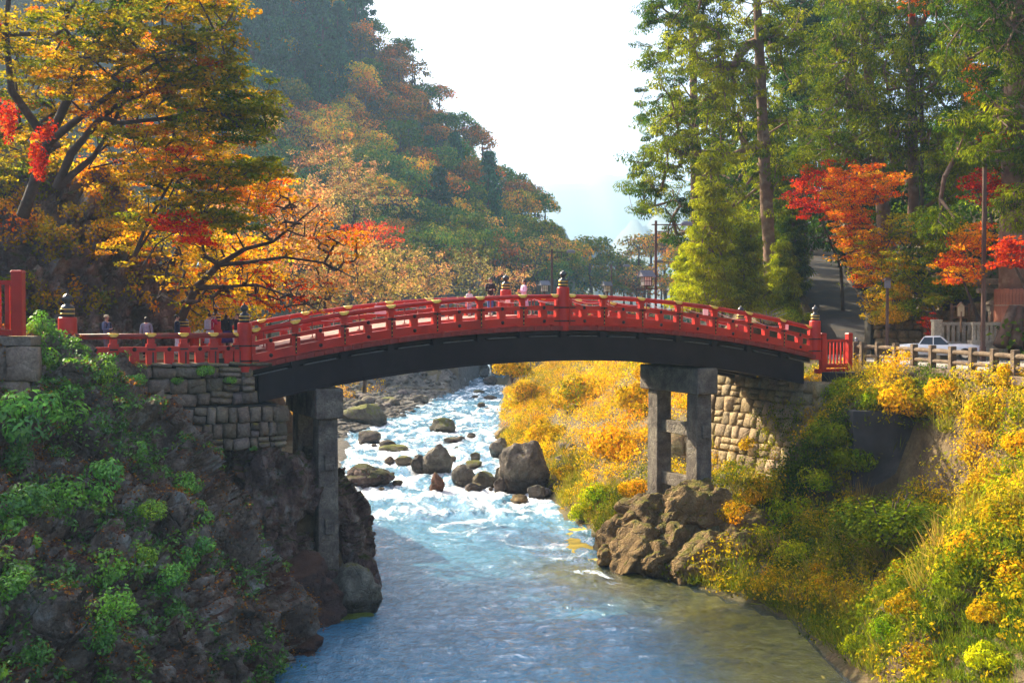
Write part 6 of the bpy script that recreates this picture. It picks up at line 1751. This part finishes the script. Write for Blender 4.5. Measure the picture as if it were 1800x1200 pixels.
m = MB(); m.box((0, 0, -.8), (.42, .42, 1.7)); m.box((0, 0, .09), (.50, .50, .10)); o = m.obj("gate_pillar", M_pale, loc=q); bevel(o, .02, 1); setp(o, "square pale stone gate pillar beside the small scarlet maple", "pillar")
wf = empty("wooden_railing", P(1672, 566, 64), 0, "brown wooden railing of the steps behind the stone pillar", "railing")
for x in (0, 1.0):
    m = MB(); m.box((x, 0, .5), (.12, .12, 1.1)); m.obj("post", M_wood, wf)
for z in (.25, .88): m = MB(); m.box((.5, 0, z), (1.0, .06, .08)); m.obj("rail", M_wood, wf)
for i in range(5): m = MB(); m.box((.15 + i * .17, 0, .55), (.04, .04, .62)); m.obj("picket", M_wood, wf)
q = P(1689, 582, 61)
o = empty("notice_board", q, 0, "little roofed wooden notice board on a post above the stone fence", "sign")
m = MB(); m.box((0, 0, .5), (.08, .08, 1.1)); m.obj("post", M_wood, o)
m = MB(); m.add([(-.17, -.03, .8), (.17, -.03, .8), (.17, -.03, 1.32), (0, -.03, 1.5), (-.17, -.03, 1.32), (-.17, .03, .8), (.17, .03, .8), (.17, .03, 1.32), (0, .03, 1.5), (-.17, .03, 1.32)], [(0, 1, 2, 3, 4), (9, 8, 7, 6, 5), (0, 5, 6, 1), (1, 6, 7, 2), (2, 7, 8, 3), (3, 8, 9, 4), (4, 9, 5, 0)]); m.obj("board", plain("board_wood", (.55, .42, .24), .7, .15, 5, .05), o)
m = MB()
for sg in (-1, 1): m.box((sg * .11, 0, 1.43), (.30, .16, .03), mat=Matrix.Rotation(sg * rad(46), 3, 'Y'))
m.obj("roof", M_wood, o)
q = P(1744, 566, 62)
o = empty("stone_lantern", q, 0, "small weathered stone shrine lantern before the sunlit rocks", "stone lantern")
m = MB(); m.box((0, 0, .3), (.34, .34, .6)); m.obj("shaft", M_pale, o)
m = MB(); m.box((0, 0, .78), (.5, .5, .34)); m.obj("fire_box", M_pale, o)
m = MB(); m.box((0, 0, 1.06), (.85, .85, .22), taper=.3); m.obj("roof", M_pale, o)
for i, (a, b, c, d, Y) in enumerate([(1705, 532, 1745, 575, 64), (1735, 525, 1772, 572, 63.5), (1752, 545, 1785, 575, 63)]):
    rock_at(a, b, c, d, Y, ["squared rock behind the stone balustrade, left one", "tall sunlit rock behind the small stone lantern", "low rock touching the wrapped cedar's trunk"][i], 700 + i, M_rock_sun, (1.1, 1.0, .8), 3)
a = P(1716, 495, 63)
tg = empty("stone_gate", (a.x, a.y, 10.0), 0, "stone gate with two crossbeams behind the tall lamp post", "stone gate")
m = MB(); m.box((1.5, 0, a.z - 10.0), (3.2, .4, .34)); bevel(m.obj("lintel", M_pale, tg), .03, 1)
m = MB(); m.box((1.5, 0, a.z - 10.5), (2.9, .3, .26)); bevel(m.obj("tie_beam", M_pale, tg), .02, 1)
for x in (.45, 2.6): m = MB(); m.lathe([(.17, -.6), (.15, a.z - 10.15)], n=12, c=(x, 0, 0)); m.obj("pillar", M_pale, tg, smooth_=True)
# slats wrapped round the giant cedar
c0 = P(1789, 583, 61); c1 = P(1789, 508, 61)
wr = empty("trunk_wrap", c0, 0, "reddish bamboo slats tied round the giant cedar's trunk", "trunk wrap")
M_slat = plain("red_brown_slats", (0.36, 0.13, 0.075), .7, .25, 4, .1)
hh = c1.z - c0.z
for i in range(44):
    a = 2 * math.pi * i / 44; r = 1.18
    m = MB(); m.box((0, 0, hh / 2), (.15, .04, hh)); o = m.obj("slat", M_slat, wr, loc=(math.sin(a) * r, -math.cos(a) * r, random.Random(i).uniform(-.05, .05))); o.rotation_euler = (0, 0, a)
for z in (.25, hh * .62):
    m = MB(); m.tube([(math.sin(2 * math.pi * i / 40) * 1.22, -math.cos(2 * math.pi * i / 40) * 1.22, z) for i in range(41)], .025, 5); m.obj("tie_rope", M_pale, wr)
# roots
for i, (dx, dz) in enumerate(((-1.35, 0), (-.7, 0), (0.1, 0), (.9, 0))):
    m = MB(); m.tube([(dx * .5, -1.0, 1.3), (dx * .85, -1.25, .4), (dx * 1.2, -1.6, -.7)], [.26, .30, .38], 8); o = m.obj("root", M_bark_red, wr, smooth_=True)

# vintage white car
def car(px, Y, rz, label):
    b = P(px, 600, Y)
    o = empty("vintage_car", (b.x, b.y, ROAD_Z + .03), rz, label, "car")
    M_cw = plain("white_car_paint", (.82, .82, .82), .25, .03, 4, 0, spec=.6); M_gl = plain("car_glass", (.03, .035, .04), .1, .1, 4, 0, spec=.8); M_ty = plain("tyre_rubber", (.02, .02, .02), .8, .1, 4, 0)
    M_ch = plain("chrome", (.7, .7, .72), .15, .05, 4, 0, metal=1.0); M_in = plain("red_leather", (.30, .06, .03), .5, .2, 4, 0)
    prof = [(-2.10, .42, .62, .55), (-2.0, .30, .74, .68), (-1.5, .26, .80, .76), (-.9, .24, .82, .78), (-.3, .24, .80, .78), (.4, .24, .80, .78), (1.0, .26, .83, .76), (1.6, .28, .80, .72), (2.0, .36, .74, .62), (2.12, .45, .62, .48)]
    m = MB(); vs = []; fs = []
    for x, zb_, z1, hw in prof:
        for y, z in ((-hw * .86, zb_), (-hw, zb_ + .12), (-hw * 1.0, (zb_ + z1) / 2), (-hw * .96, z1 - .08), (-hw * .80, z1), (0, z1 + .04), (hw * .80, z1), (hw * .96, z1 - .08), (hw, (zb_ + z1) / 2), (hw, zb_ + .12), (hw * .86, zb_)):
            vs.append((x, y, z))
    n = 11
    for i in range(len(prof) - 1):
        for k in range(n):
            k2 = (k + 1) % n; fs.append((i * n + k, (i + 1) * n + k, (i + 1) * n + k2, i * n + k2))
    fs += [tuple(range(n)), tuple(reversed([(len(prof) - 1) * n + k for k in range(n)]))]
    m.add(vs, fs); m.obj("body", M_cw, o, smooth_=True)
    # cabin
    m = MB(); m.add([(-.95, -.62, .80), (.55, -.62, .80), (.55, .62, .80), (-.95, .62, .80), (-.70, -.50, 1.18), (.12, -.50, 1.20), (.12, .50, 1.20), (-.70, .50, 1.18)], [(0, 1, 5, 4), (1, 2, 6, 5), (2, 3, 7, 6), (3, 0, 4, 7)]); m.obj("window", M_gl, o)
    m = MB(); m.add([(-.74, -.53, 1.18), (.14, -.53, 1.20), (.14, .53, 1.20), (-.74, .53, 1.18), (-.66, -.46, 1.245), (.08, -.46, 1.26), (.08, .46, 1.26), (-.66, .46, 1.245)], [(0, 1, 5, 4), (1, 2, 6, 5), (2, 3, 7, 6), (3, 0, 4, 7), (4, 5, 6, 7), (3, 2, 1, 0)]); m.obj("roof", M_cw, o)
    for x0, x1, z0_, z1 in ((.57, .13, .80, 1.20), (-.97, -.72, .80, 1.18), (-.25, -.25, .80, 1.19)):
        for sg in (-1, 1): m = MB(); m.tube([(x0, sg * .63, z0_), (x1, sg * .51, z1)], .025, 5); m.obj("pillar", M_cw, o)
    for x in (-1.3, 1.32):
        for sg in (-1, 1):
            m = MB(); m.lathe([(.30, -.08), (.32, -.05), (.32, .05), (.30, .08)], n=20, ax=Matrix.Rotation(rad(90), 3, 'X')); w_ = m.obj("wheel", M_ty, o, loc=(x, sg * .70, .32), smooth_=False)
            m = MB(); m.lathe([(.19, -.01), (.17, .03), (.05, .045)], n=16, ax=Matrix.Rotation(rad(90) * sg, 3, 'X')); m.obj("rim", M_ch, w_, loc=(0, sg * .08, 0))
    for sg in (-1, 1):
        m = MB(); m.lathe([(.10, -.02), (.10, .02), (.06, .05)], n=14, ax=Matrix.Rotation(rad(90), 3, 'Y')); m.obj("headlight", M_ch, o, loc=(2.06, sg * .45, .62))
        m = MB(); m.box((0, 0, 0), (.12, .05, .07)); m.obj("side_mirror", M_ch, o, loc=(.5, sg * .8, .90))
    for x in (2.16, -2.16): m = MB(); m.box((x, 0, .42), (.08, 1.25, .10)); bevel(m.obj("bumper", M_ch, o), .02, 1)
    for sg in (-1, 1):
        m = MB(); m.lathe([(.06, -.02), (.05, .03)], n=10, ax=Matrix.Rotation(rad(-90), 3, 'Y')); m.obj("tail_light", M_in, o, loc=(-2.11, sg * .45, .6))
    return o
car(1650, 60.5, rad(-22), "low vintage white car parked on the road behind the log fence")
# shrubs over the retaining wall and the bare bush
for (px, py, r, Y, c, lab, z) in [(1562, 562, 34, 64.5, 'gold', "tall yellow shrub behind the dark lantern post", 0), (1575, 525, 34, 65, 'gold', "golden shrub top above the dark lantern post", 0), (1590, 545, 34, 65.4, 'lime', "lime shrub spilling over the rough retaining wall", 0), (1640, 520, 40, 66, 'grn', "green bush above the rough retaining wall", 0), (1600, 500, 40, 66.5, 'lime', "light green bush above the lime one", 0), (1690, 520, 34, 66, 'dk', "dark bush behind the wooden railing", 0), (1470, 520, 26, 95, 'grn', "shadowed shrub beside the upper steps", 0), (1385, 560, 26, 68, 'lime', "low yellowish shrub at the left edge of the sloping path", 0), (1340, 560, 26, 69, 'lime', "low green shrub at the foot of the tall trunk", 0), (1425, 560, 16, 66, 'dk', "little dark shrub behind the bridge's end post", 0), (1600, 625, 12, 57.5, 'gold', "small yellow tuft by the white car's wheel", 0)]:
    bush(px, py, r, Y, lab, Yc[c], 'y', "shrubs beside the sloping path")
q = P(1352, 570, 66)
m = MB(); rb = random.Random(3)
for i in range(46):
    a = rb.uniform(0, 6.28); e = rb.uniform(.3, 1.3); L = rb.uniform(.7, 1.4)
    p1 = Vector((math.cos(a) * math.cos(e) * L * .5, math.sin(a) * math.cos(e) * L * .5, math.sin(e) * L * .6)); p2 = p1 + Vector((math.cos(a + rb.uniform(-.6, .6)), math.sin(a), .35)) * L * .6
    m.tube([(0, 0, 0), p1, p2], [.02, .014, .005], 3, caps=False)
o = m.obj("bare_bush", M_pale, loc=q); setp(o, "leafless pale twiggy bush behind the bridge railing at the tall trunk's foot", "shrub")

for (px, py, r, Y, c, lab) in [(1205, 868, 15, 53, 'rust', "dry orange weeds on top of the rock outcrop under the pier"), (1235, 905, 15, 52, 'gold', "golden weeds in a cleft of the rock outcrop"), (1130, 890, 12, 53.3, 'rust', "rusty weeds on the left shoulder of the rock outcrop"), (1270, 950, 20, 50, 'gold', "yellow weeds at the right flank of the rock outcrop"), (1150, 1012, 11, 50.3, 'lime', "lime moss tuft on the outcrop's waterline"), (1210, 1025, 14, 49.5, 'lime', "lime grass tuft hanging over the water below the outcrop"), (1085, 985, 9, 52, 'lime', "little green tuft at the outcrop's left foot"), (1270, 1035, 20, 48, 'lime', "bright mossy grass where outcrop and bank meet"), (1180, 985, 9, 51, 'rust', "small dry tuft in the middle of the rock outcrop")]:
    bush(px, py, r, Y, lab, Yc[c], 'y', "weeds on the rock outcrop", hk=.7)
# ---- rope barriers and notices on the deck
M_rope = plain("white_rope", (.75, .72, .66), .8, .1, 8, 0)
mb = MB(); mb.lathe([(.10, 0), (.10, .02), (.025, .04), (.025, .80), (.04, .82), (.04, .86), (.015, .90)], n=10); ME_st = mb.mesh("stanchion", M_red_dk, True)
def deck_z(s): return zt(s) - .90
for w, lab, gl_ in ((1.15, "thin red stanchion holding the rope on the near side of the deck", "near row of rope stanchions"), (WID - 1.15, "thin red stanchion holding the rope on the far side of the deck", "far row of rope stanchions")):
    pts = []
    for k in range(14):
        s = 1.0 + k * 2.0
        o = mobj("rope_stanchion", ME_st, None, BW(s, w, deck_z(s))); setp(o, lab, "stanchion", gl_)
        if k:
            for q in range(8):
                t = q / 8; ss = s - 2 + 2 * t
                pts.append(BW(ss, w, deck_z(ss) + .74 - .18 * math.sin(math.pi * t)))
        if k == 13: pts.append(BW(s, w, deck_z(s) + .74))
    m = MB(); m.tube(pts, .011, 4); o = m.obj("barrier_rope", M_rope); setp(o, "white rope sagging between the stanchions on the %s side of the deck" % ("near" if w < 2 else "far"), "rope")
for s, w, lab, sz in ((5.9, 1.1, "white notice hanging on the rope on the left half of the bridge", (.50, .36)), (27.0, 1.1, "white notice near the right end post of the bridge", (.42, .34)), (11.8, 1.1, "small white card on the rope left of the bridge's crown", (.22, .26)), (22.6, 1.6, "white placard standing on the right half of the deck", (.3, .42))):
    m = MB(); m.box((0, 0, 0), (sz[0], .02, sz[1])); o = m.obj("notice", M_white, loc=BW(s, w - .05, deck_z(s) + .72)); o.rotation_euler = (0, 0, BR_A); setp(o, lab, "sign")
# ================================================================== people
def skin_part(name, parent, mat, verts, edges, radii, sub=2, root=0):
    me = bpy.data.meshes.new(name); me.from_pydata([tuple(v) for v in verts], edges, []); me.materials.append(mat)
    o = bpy.data.objects.new(name, me); link(o, parent)
    md = o.modifiers.new("skin", 'SKIN'); md.use_smooth_shade = True
    sk = me.skin_vertices[0].data if me.skin_vertices else None
    if sk is None:
        bpy.context.view_layer.update()
        sk = me.skin_vertices[0].data
    for i, r in enumerate(radii):
        sk[i].radius = r if isinstance(r, tuple) else (r, r); sk[i].use_root = (i == root)
    s = o.modifiers.new("sub", 'SUBSURF'); s.levels = sub; s.render_levels = sub
    return o
M_skin = plain("skin", (.55, .33, .23), .5, .08, 8, 0)
def cloth(name, c): return plain(name, c, .85, .2, 7, .15)
def arm_pts(side, pose, H):
    sh = Vector((side * .105 * H, 0, .815 * H))
    if pose == 'down': el, wr = sh + Vector((side * .03, .01, -.175)) * H, sh + Vector((side * .035, -.03, -.32)) * H
    elif pose == 'hold': el, wr = sh + Vector((side * .03, -.02, -.165)) * H, sh + Vector((-side * .045, -.14, -.14)) * H
    else: el, wr = sh + Vector((side * .035, -.09, -.11)) * H, sh + Vector((-side * .05, -.17, .035)) * H
    return sh, el, wr
def person(loc, rz, H, label, top, bottom, hair_c, hair='short', pose='down', skirt=None, pack=None, hat=None, extra=None, stride=.05, shoes=(.03, .03, .03)):
    o = empty("person", loc, rz, label, "person")
    h = H
    V_ = [(0, 0, .52 * h), (0, 0, .62 * h), (0, -.005 * h, .74 * h), (0, 0, .815 * h), (0, .005 * h, .865 * h), (0, -.01 * h, .895 * h), (0, -.012 * h, .94 * h), (0, 0, .985 * h)]
    E = [(i, i + 1) for i in range(7)]; Rd = [(.085 * h, .06 * h), (.072 * h, .055 * h), (.088 * h, .06 * h), (.055 * h, .045 * h), .028 * h, (.038 * h, .045 * h), (.043 * h, .052 * h), (.030 * h, .036 * h)]
    for sd_ in (-1, 1):
        st_ = stride * h * sd_
        b = len(V_); V_ += [(sd_ * .052 * h, 0, .48 * h), (sd_ * .055 * h, st_ * .5, .28 * h), (sd_ * .057 * h, st_, .055 * h), (sd_ * .062 * h, st_ - .05 * h, .02 * h), (sd_ * .066 * h, st_ - .10 * h, .016 * h)]
        E += [(0, b), (b, b + 1), (b + 1, b + 2), (b + 2, b + 3), (b + 3, b + 4)]; Rd += [.048 * h, .033 * h, .023 * h, .022 * h, .014 * h]
        sh, el, wr = arm_pts(sd_, pose, h)
        b = len(V_); dr = (wr - el).normalized(); V_ += [tuple(sh), tuple(el), tuple(wr), tuple(wr + dr * .035 * h)]
        E += [(3, b), (b, b + 1), (b + 1, b + 2), (b + 2, b + 3)]; Rd += [.032 * h, .024 * h, .016 * h, (.018 * h, .012 * h)]
        sdv = dr.orthogonal().normalized()
        for k in range(4):
            f = wr + dr * .045 * h + sdv * (k - 1.5) * .010 * h; ln = (.032, .040, .037, .028)[k] * h
            c = len(V_); V_ += [tuple(f), tuple(f + dr * ln * .6), tuple(f + dr * ln + sdv.cross(dr) * .012 * h)]; E += [(b + 3, c), (c, c + 1), (c + 1, c + 2)]; Rd += [.0055 * h, .005 * h, .004 * h]
        c = len(V_); th = wr + dr * .015 * h; V_ += [tuple(th + sdv * .022 * h + dr * .012 * h), tuple(th + sdv * .028 * h + dr * .030 * h)]; E += [(b + 2, c), (c, c + 1)]; Rd += [.006 * h, .005 * h]
    skin_part("body", o, M_skin, V_, E, Rd, 1)
    # top
    tv = [(0, 0, .50 * h), (0, 0, .62 * h), (0, -.005 * h, .74 * h), (0, 0, .82 * h), (0, .004 * h, .85 * h)]; te = [(0, 1), (1, 2), (2, 3), (3, 4)]; tr_ = [(.098 * h, .075 * h), (.088 * h, .07 * h), (.100 * h, .075 * h), (.068 * h, .055 * h), (.038 * h, .036 * h)]
    for sd_ in (-1, 1):
        sh, el, wr = arm_pts(sd_, pose, h); b = len(tv); tv += [tuple(sh), tuple(el), tuple(wr)]; te += [(3, b), (b, b + 1), (b + 1, b + 2)]; tr_ += [.042 * h, .033 * h, .025 * h]
    skin_part("jacket", o, top, tv, te, tr_, 2)
    if skirt:
        m = MB(); m.lathe([(.09 * h, .56 * h), (.10 * h, .48 * h), (.13 * h, (.50 - skirt * .5) * h), (.145 * h, (.50 - skirt) * h)], n=16); m.obj("skirt", bottom, o, smooth_=True)
    else:
        lv = [(0, 0, .53 * h)]; le = []; lr = [(.09 * h, .068 * h)]
        for sd_ in (-1, 1):
            st_ = stride * h * sd_; b = len(lv); lv += [(sd_ * .053 * h, 0, .47 * h), (sd_ * .056 * h, st_ * .5, .28 * h), (sd_ * .058 * h, st_, .06 * h)]; le += [(0, b), (b, b + 1), (b + 1, b + 2)]; lr += [.056 * h, .042 * h, .034 * h]
        skin_part("trousers", o, bottom, lv, le, lr, 2)
    M_sh = cloth("shoe_leather", shoes)
    for sd_ in (-1, 1):
        st_ = stride * h * sd_
        m = MB(); m.add(*ball((sd_ * .061 * h, st_ - .045 * h, .024 * h), (.030 * h, .075 * h, .026 * h))); m.obj("shoe", M_sh, o, smooth_=True)
        m = MB(); m.add(*ball((sd_ * .046 * h, 0, .925 * h), (.006 * h, .012 * h, .018 * h), 8)); m.obj("ear", M_skin, o, smooth_=True)
        m = MB(); m.add(*ball((sd_ * .017 * h, -.058 * h, .935 * h), (.006 * h, .004 * h, .004 * h), 8)); m.obj("eye", cloth_dark, o)
    m = MB(); m.add(*ball((0, -.064 * h, .922 * h), (.007 * h, .010 * h, .012 * h), 8)); m.obj("nose", M_skin, o, smooth_=True)
    m = MB(); m.add(*ball((0, -.056 * h, .902 * h), (.014 * h, .005 * h, .0035 * h), 8)); m.obj("mouth", M_lip, o)
    M_h = plain("hair", hair_c, .5, .2, 12, .2)
    m = MB(); m.add(*ball((0, .012 * h, .950 * h), (.053 * h, .060 * h, .052 * h), 14))
    if hair == 'long': m.add(*ball((0, .040 * h, .88 * h), (.050 * h, .030 * h, .095 * h), 12)); 
    elif hair == 'bob': m.add(*ball((0, .022 * h, .915 * h), (.055 * h, .045 * h, .050 * h), 12))
    q = m.obj("hair", M_h, o, smooth_=True); 
    rm = q.modifiers.new("join", 'REMESH'); rm.mode = 'VOXEL'; rm.voxel_size = .012; rm.use_smooth_shade = True
    if hat:
        m = MB(); m.lathe([(.062 * h, .945 * h), (.062 * h, .965 * h), (.05 * h, .995 * h), (.02 * h, 1.008 * h)], n=16); m.obj("cap", hat, o, smooth_=True)
        m = MB(); m.box((0, -.085 * h, .950 * h), (.08 * h, .07 * h, .006 * h)); m.obj("peak", hat, o)
    if pack:
        m = MB(); m.box((0, .10 * h, .70 * h), (.16 * h, .09 * h, .24 * h)); q = m.obj("backpack", pack, o); bevel(q, .035, 3)
        for sd_ in (-1, 1): m = MB(); m.tube([(sd_ * .06 * h, .07 * h, .80 * h), (sd_ * .07 * h, .0, .855 * h), (sd_ * .065 * h, -.075 * h, .78 * h), (sd_ * .07 * h, -.03 * h, .64 * h)], .012 * h, 6); m.obj("strap", pack, o)
    if extra: extra(o, h)
    return o
def ball(c, r, n=12):
    vs = []; fs = []
    for i in range(n + 1):
        t = math.pi * i / n
        for k in range(n):
            a = 2 * math.pi * k / n
            vs.append((c[0] + r[0] * math.sin(t) * math.cos(a), c[1] + r[1] * math.sin(t) * math.sin(a), c[2] + r[2] * math.cos(t)))
    for i in range(n):
        for k in range(n):
            k2 = (k + 1) % n; fs.append((i * n + k, (i + 1) * n + k, (i + 1) * n + k2, i * n + k2))
    return vs, fs
cloth_dark = cloth("dark_cloth", (.015, .015, .02)); M_lip = plain("lips", (.35, .10, .08), .5, .05, 4, 0)
def held(kind, col):
    def f(o, h):
        m = MB()
        if kind == 'camera': m.box((0, -.19 * h, .68 * h), (.08, .06, .06)); m.lathe([(.03, 0), (.028, .06)], c=(0, -.21 * h - .02, .68 * h), n=10, ax=Matrix.Rotation(rad(90), 3, 'X'))
        elif kind == 'phone': m.box((0, -.20 * h, .86 * h), (.075, .012, .14))
        else: m.box((0, -.17 * h, .69 * h), (.14, .06, .10))
        q = m.obj(kind if kind != 'pouch' else 'pouch', plain(kind, col, .4, .1, 6, 0)); q.location = o.location; q.rotation_euler = o.rotation_euler
        setp(q, {'camera': "black camera held by the man in the beige cap", 'phone': "phone raised by the woman in magenta", 'pouch': "orange pouch held by the girl in lilac"}[kind], kind)
    return f
def at(px, Y, z): q = P(px, 550, Y); return (q.x, q.y, z)
def on_deck(px, w):
    a, b = 0.3, 27.7
    for _ in range(40):
        mth = (a + b) / 2
        if proj(BW(mth, w, 11))[0] < px: a = mth
        else: b = mth
    q = BW(a, w, deck_z(a)); return (q.x, q.y, q.z)
person(at(187, 44.9, 9.82), rad(70), 1.70, "man in beige cap and grey vest with dark backpack looking at his camera", cloth("striped_shirt", (.12, .17, .30)), cloth("grey_trousers", (.16, .14, .16)), (.02, .02, .02), hat=cloth("beige_cap", (.62, .52, .34)), pack=cloth("backpack_navy", (.02, .022, .035)), pose='hold', extra=held('camera', (.01, .01, .01)))
person(at(257, 45.6, 9.82), rad(200), 1.62, "woman with a dark bob and pale grey jacket seen from behind on the terrace", cloth("pale_jacket", (.30, .32, .40)), cloth_dark, (.02, .008, .012), hair='bob')
person(at(311, 46.8, 9.82), rad(95), 1.72, "slim person in a navy top and white trousers next to the lower capped post", cloth("navy_top", (.015, .02, .05)), cloth("white_trousers", (.75, .75, .78)), (.02, .015, .01))
person(at(369, 48.0, 9.95), rad(160), 1.66, "woman in a magenta cardigan raising her phone, pale rucksack on her back", cloth("magenta_cardigan", (.50, .015, .09)), cloth("grey_skirt", (.5, .5, .56)), (.03, .012, .01), pose='raise', pack=cloth("pale_rucksack", (.6, .62, .68)), skirt=.28, extra=held('phone', (.6, .6, .62)))
person(at(399, 47.0, 9.95), rad(150), 1.66, "long haired woman in black coat with black backpack and purple skirt", cloth("black_coat", (.012, .012, .018)), cloth("purple_skirt", (.05, .025, .14)), (.01, .008, .01), hair='long', pack=cloth_dark, skirt=.25)
person(at(417, 48.6, 9.95), rad(-15), 1.64, "woman in a dark coat over white standing half behind the first bridge post", cloth("dark_coat", (.04, .035, .05)), cloth("white_skirt", (.7, .7, .68)), (.015, .01, .01), hair='long', pose='raise', skirt=.3)
person(on_deck(825, 3.6), rad(30), 1.22, "small child in white leaning at the far rail of the bridge", cloth("white_shirt", (.75, .72, .75)), cloth("mauve_trousers", (.30, .20, .32)), (.03, .012, .01), pose='hold')
person(on_deck(862, 3.6), rad(20), 1.74, "woman in dark checked jacket and blue jeans at the bridge's crown", cloth("checked_jacket", (.035, .03, .035)), cloth("blue_jeans", (.07, .12, .30)), (.10, .03, .015), hair='bob', pose='hold')
person(on_deck(921, 3.4), rad(-60), 1.63, "long haired girl in a lilac coat looking into an orange pouch", cloth("lilac_coat", (.62, .42, .62)), cloth("lilac_skirt", (.62, .42, .62)), (.06, .018, .012), hair='long', pose='hold', skirt=.30, extra=held('pouch', (.7, .16, .03)))
# ================================================================== air
m = MB(); m.box((0, 2300, 218), (15000, 5200, 444))
mt, nt, nd, lk = nodes("haze_air")
out_ = N(nt, "ShaderNodeOutputMaterial"); pv = N(nt, "ShaderNodeVolumePrincipled")
pv.inputs["Color"].default_value = (0.48, 0.72, 1.0, 1)
pv.inputs["Density"].default_value = 0.00028
pv.inputs["Anisotropy"].default_value = 0.35
lk.new(pv.outputs[0], out_.inputs["Volume"])
o = m.obj("haze", mt); setp(o, "thin bluish white haze filling the valley", kind='stuff')
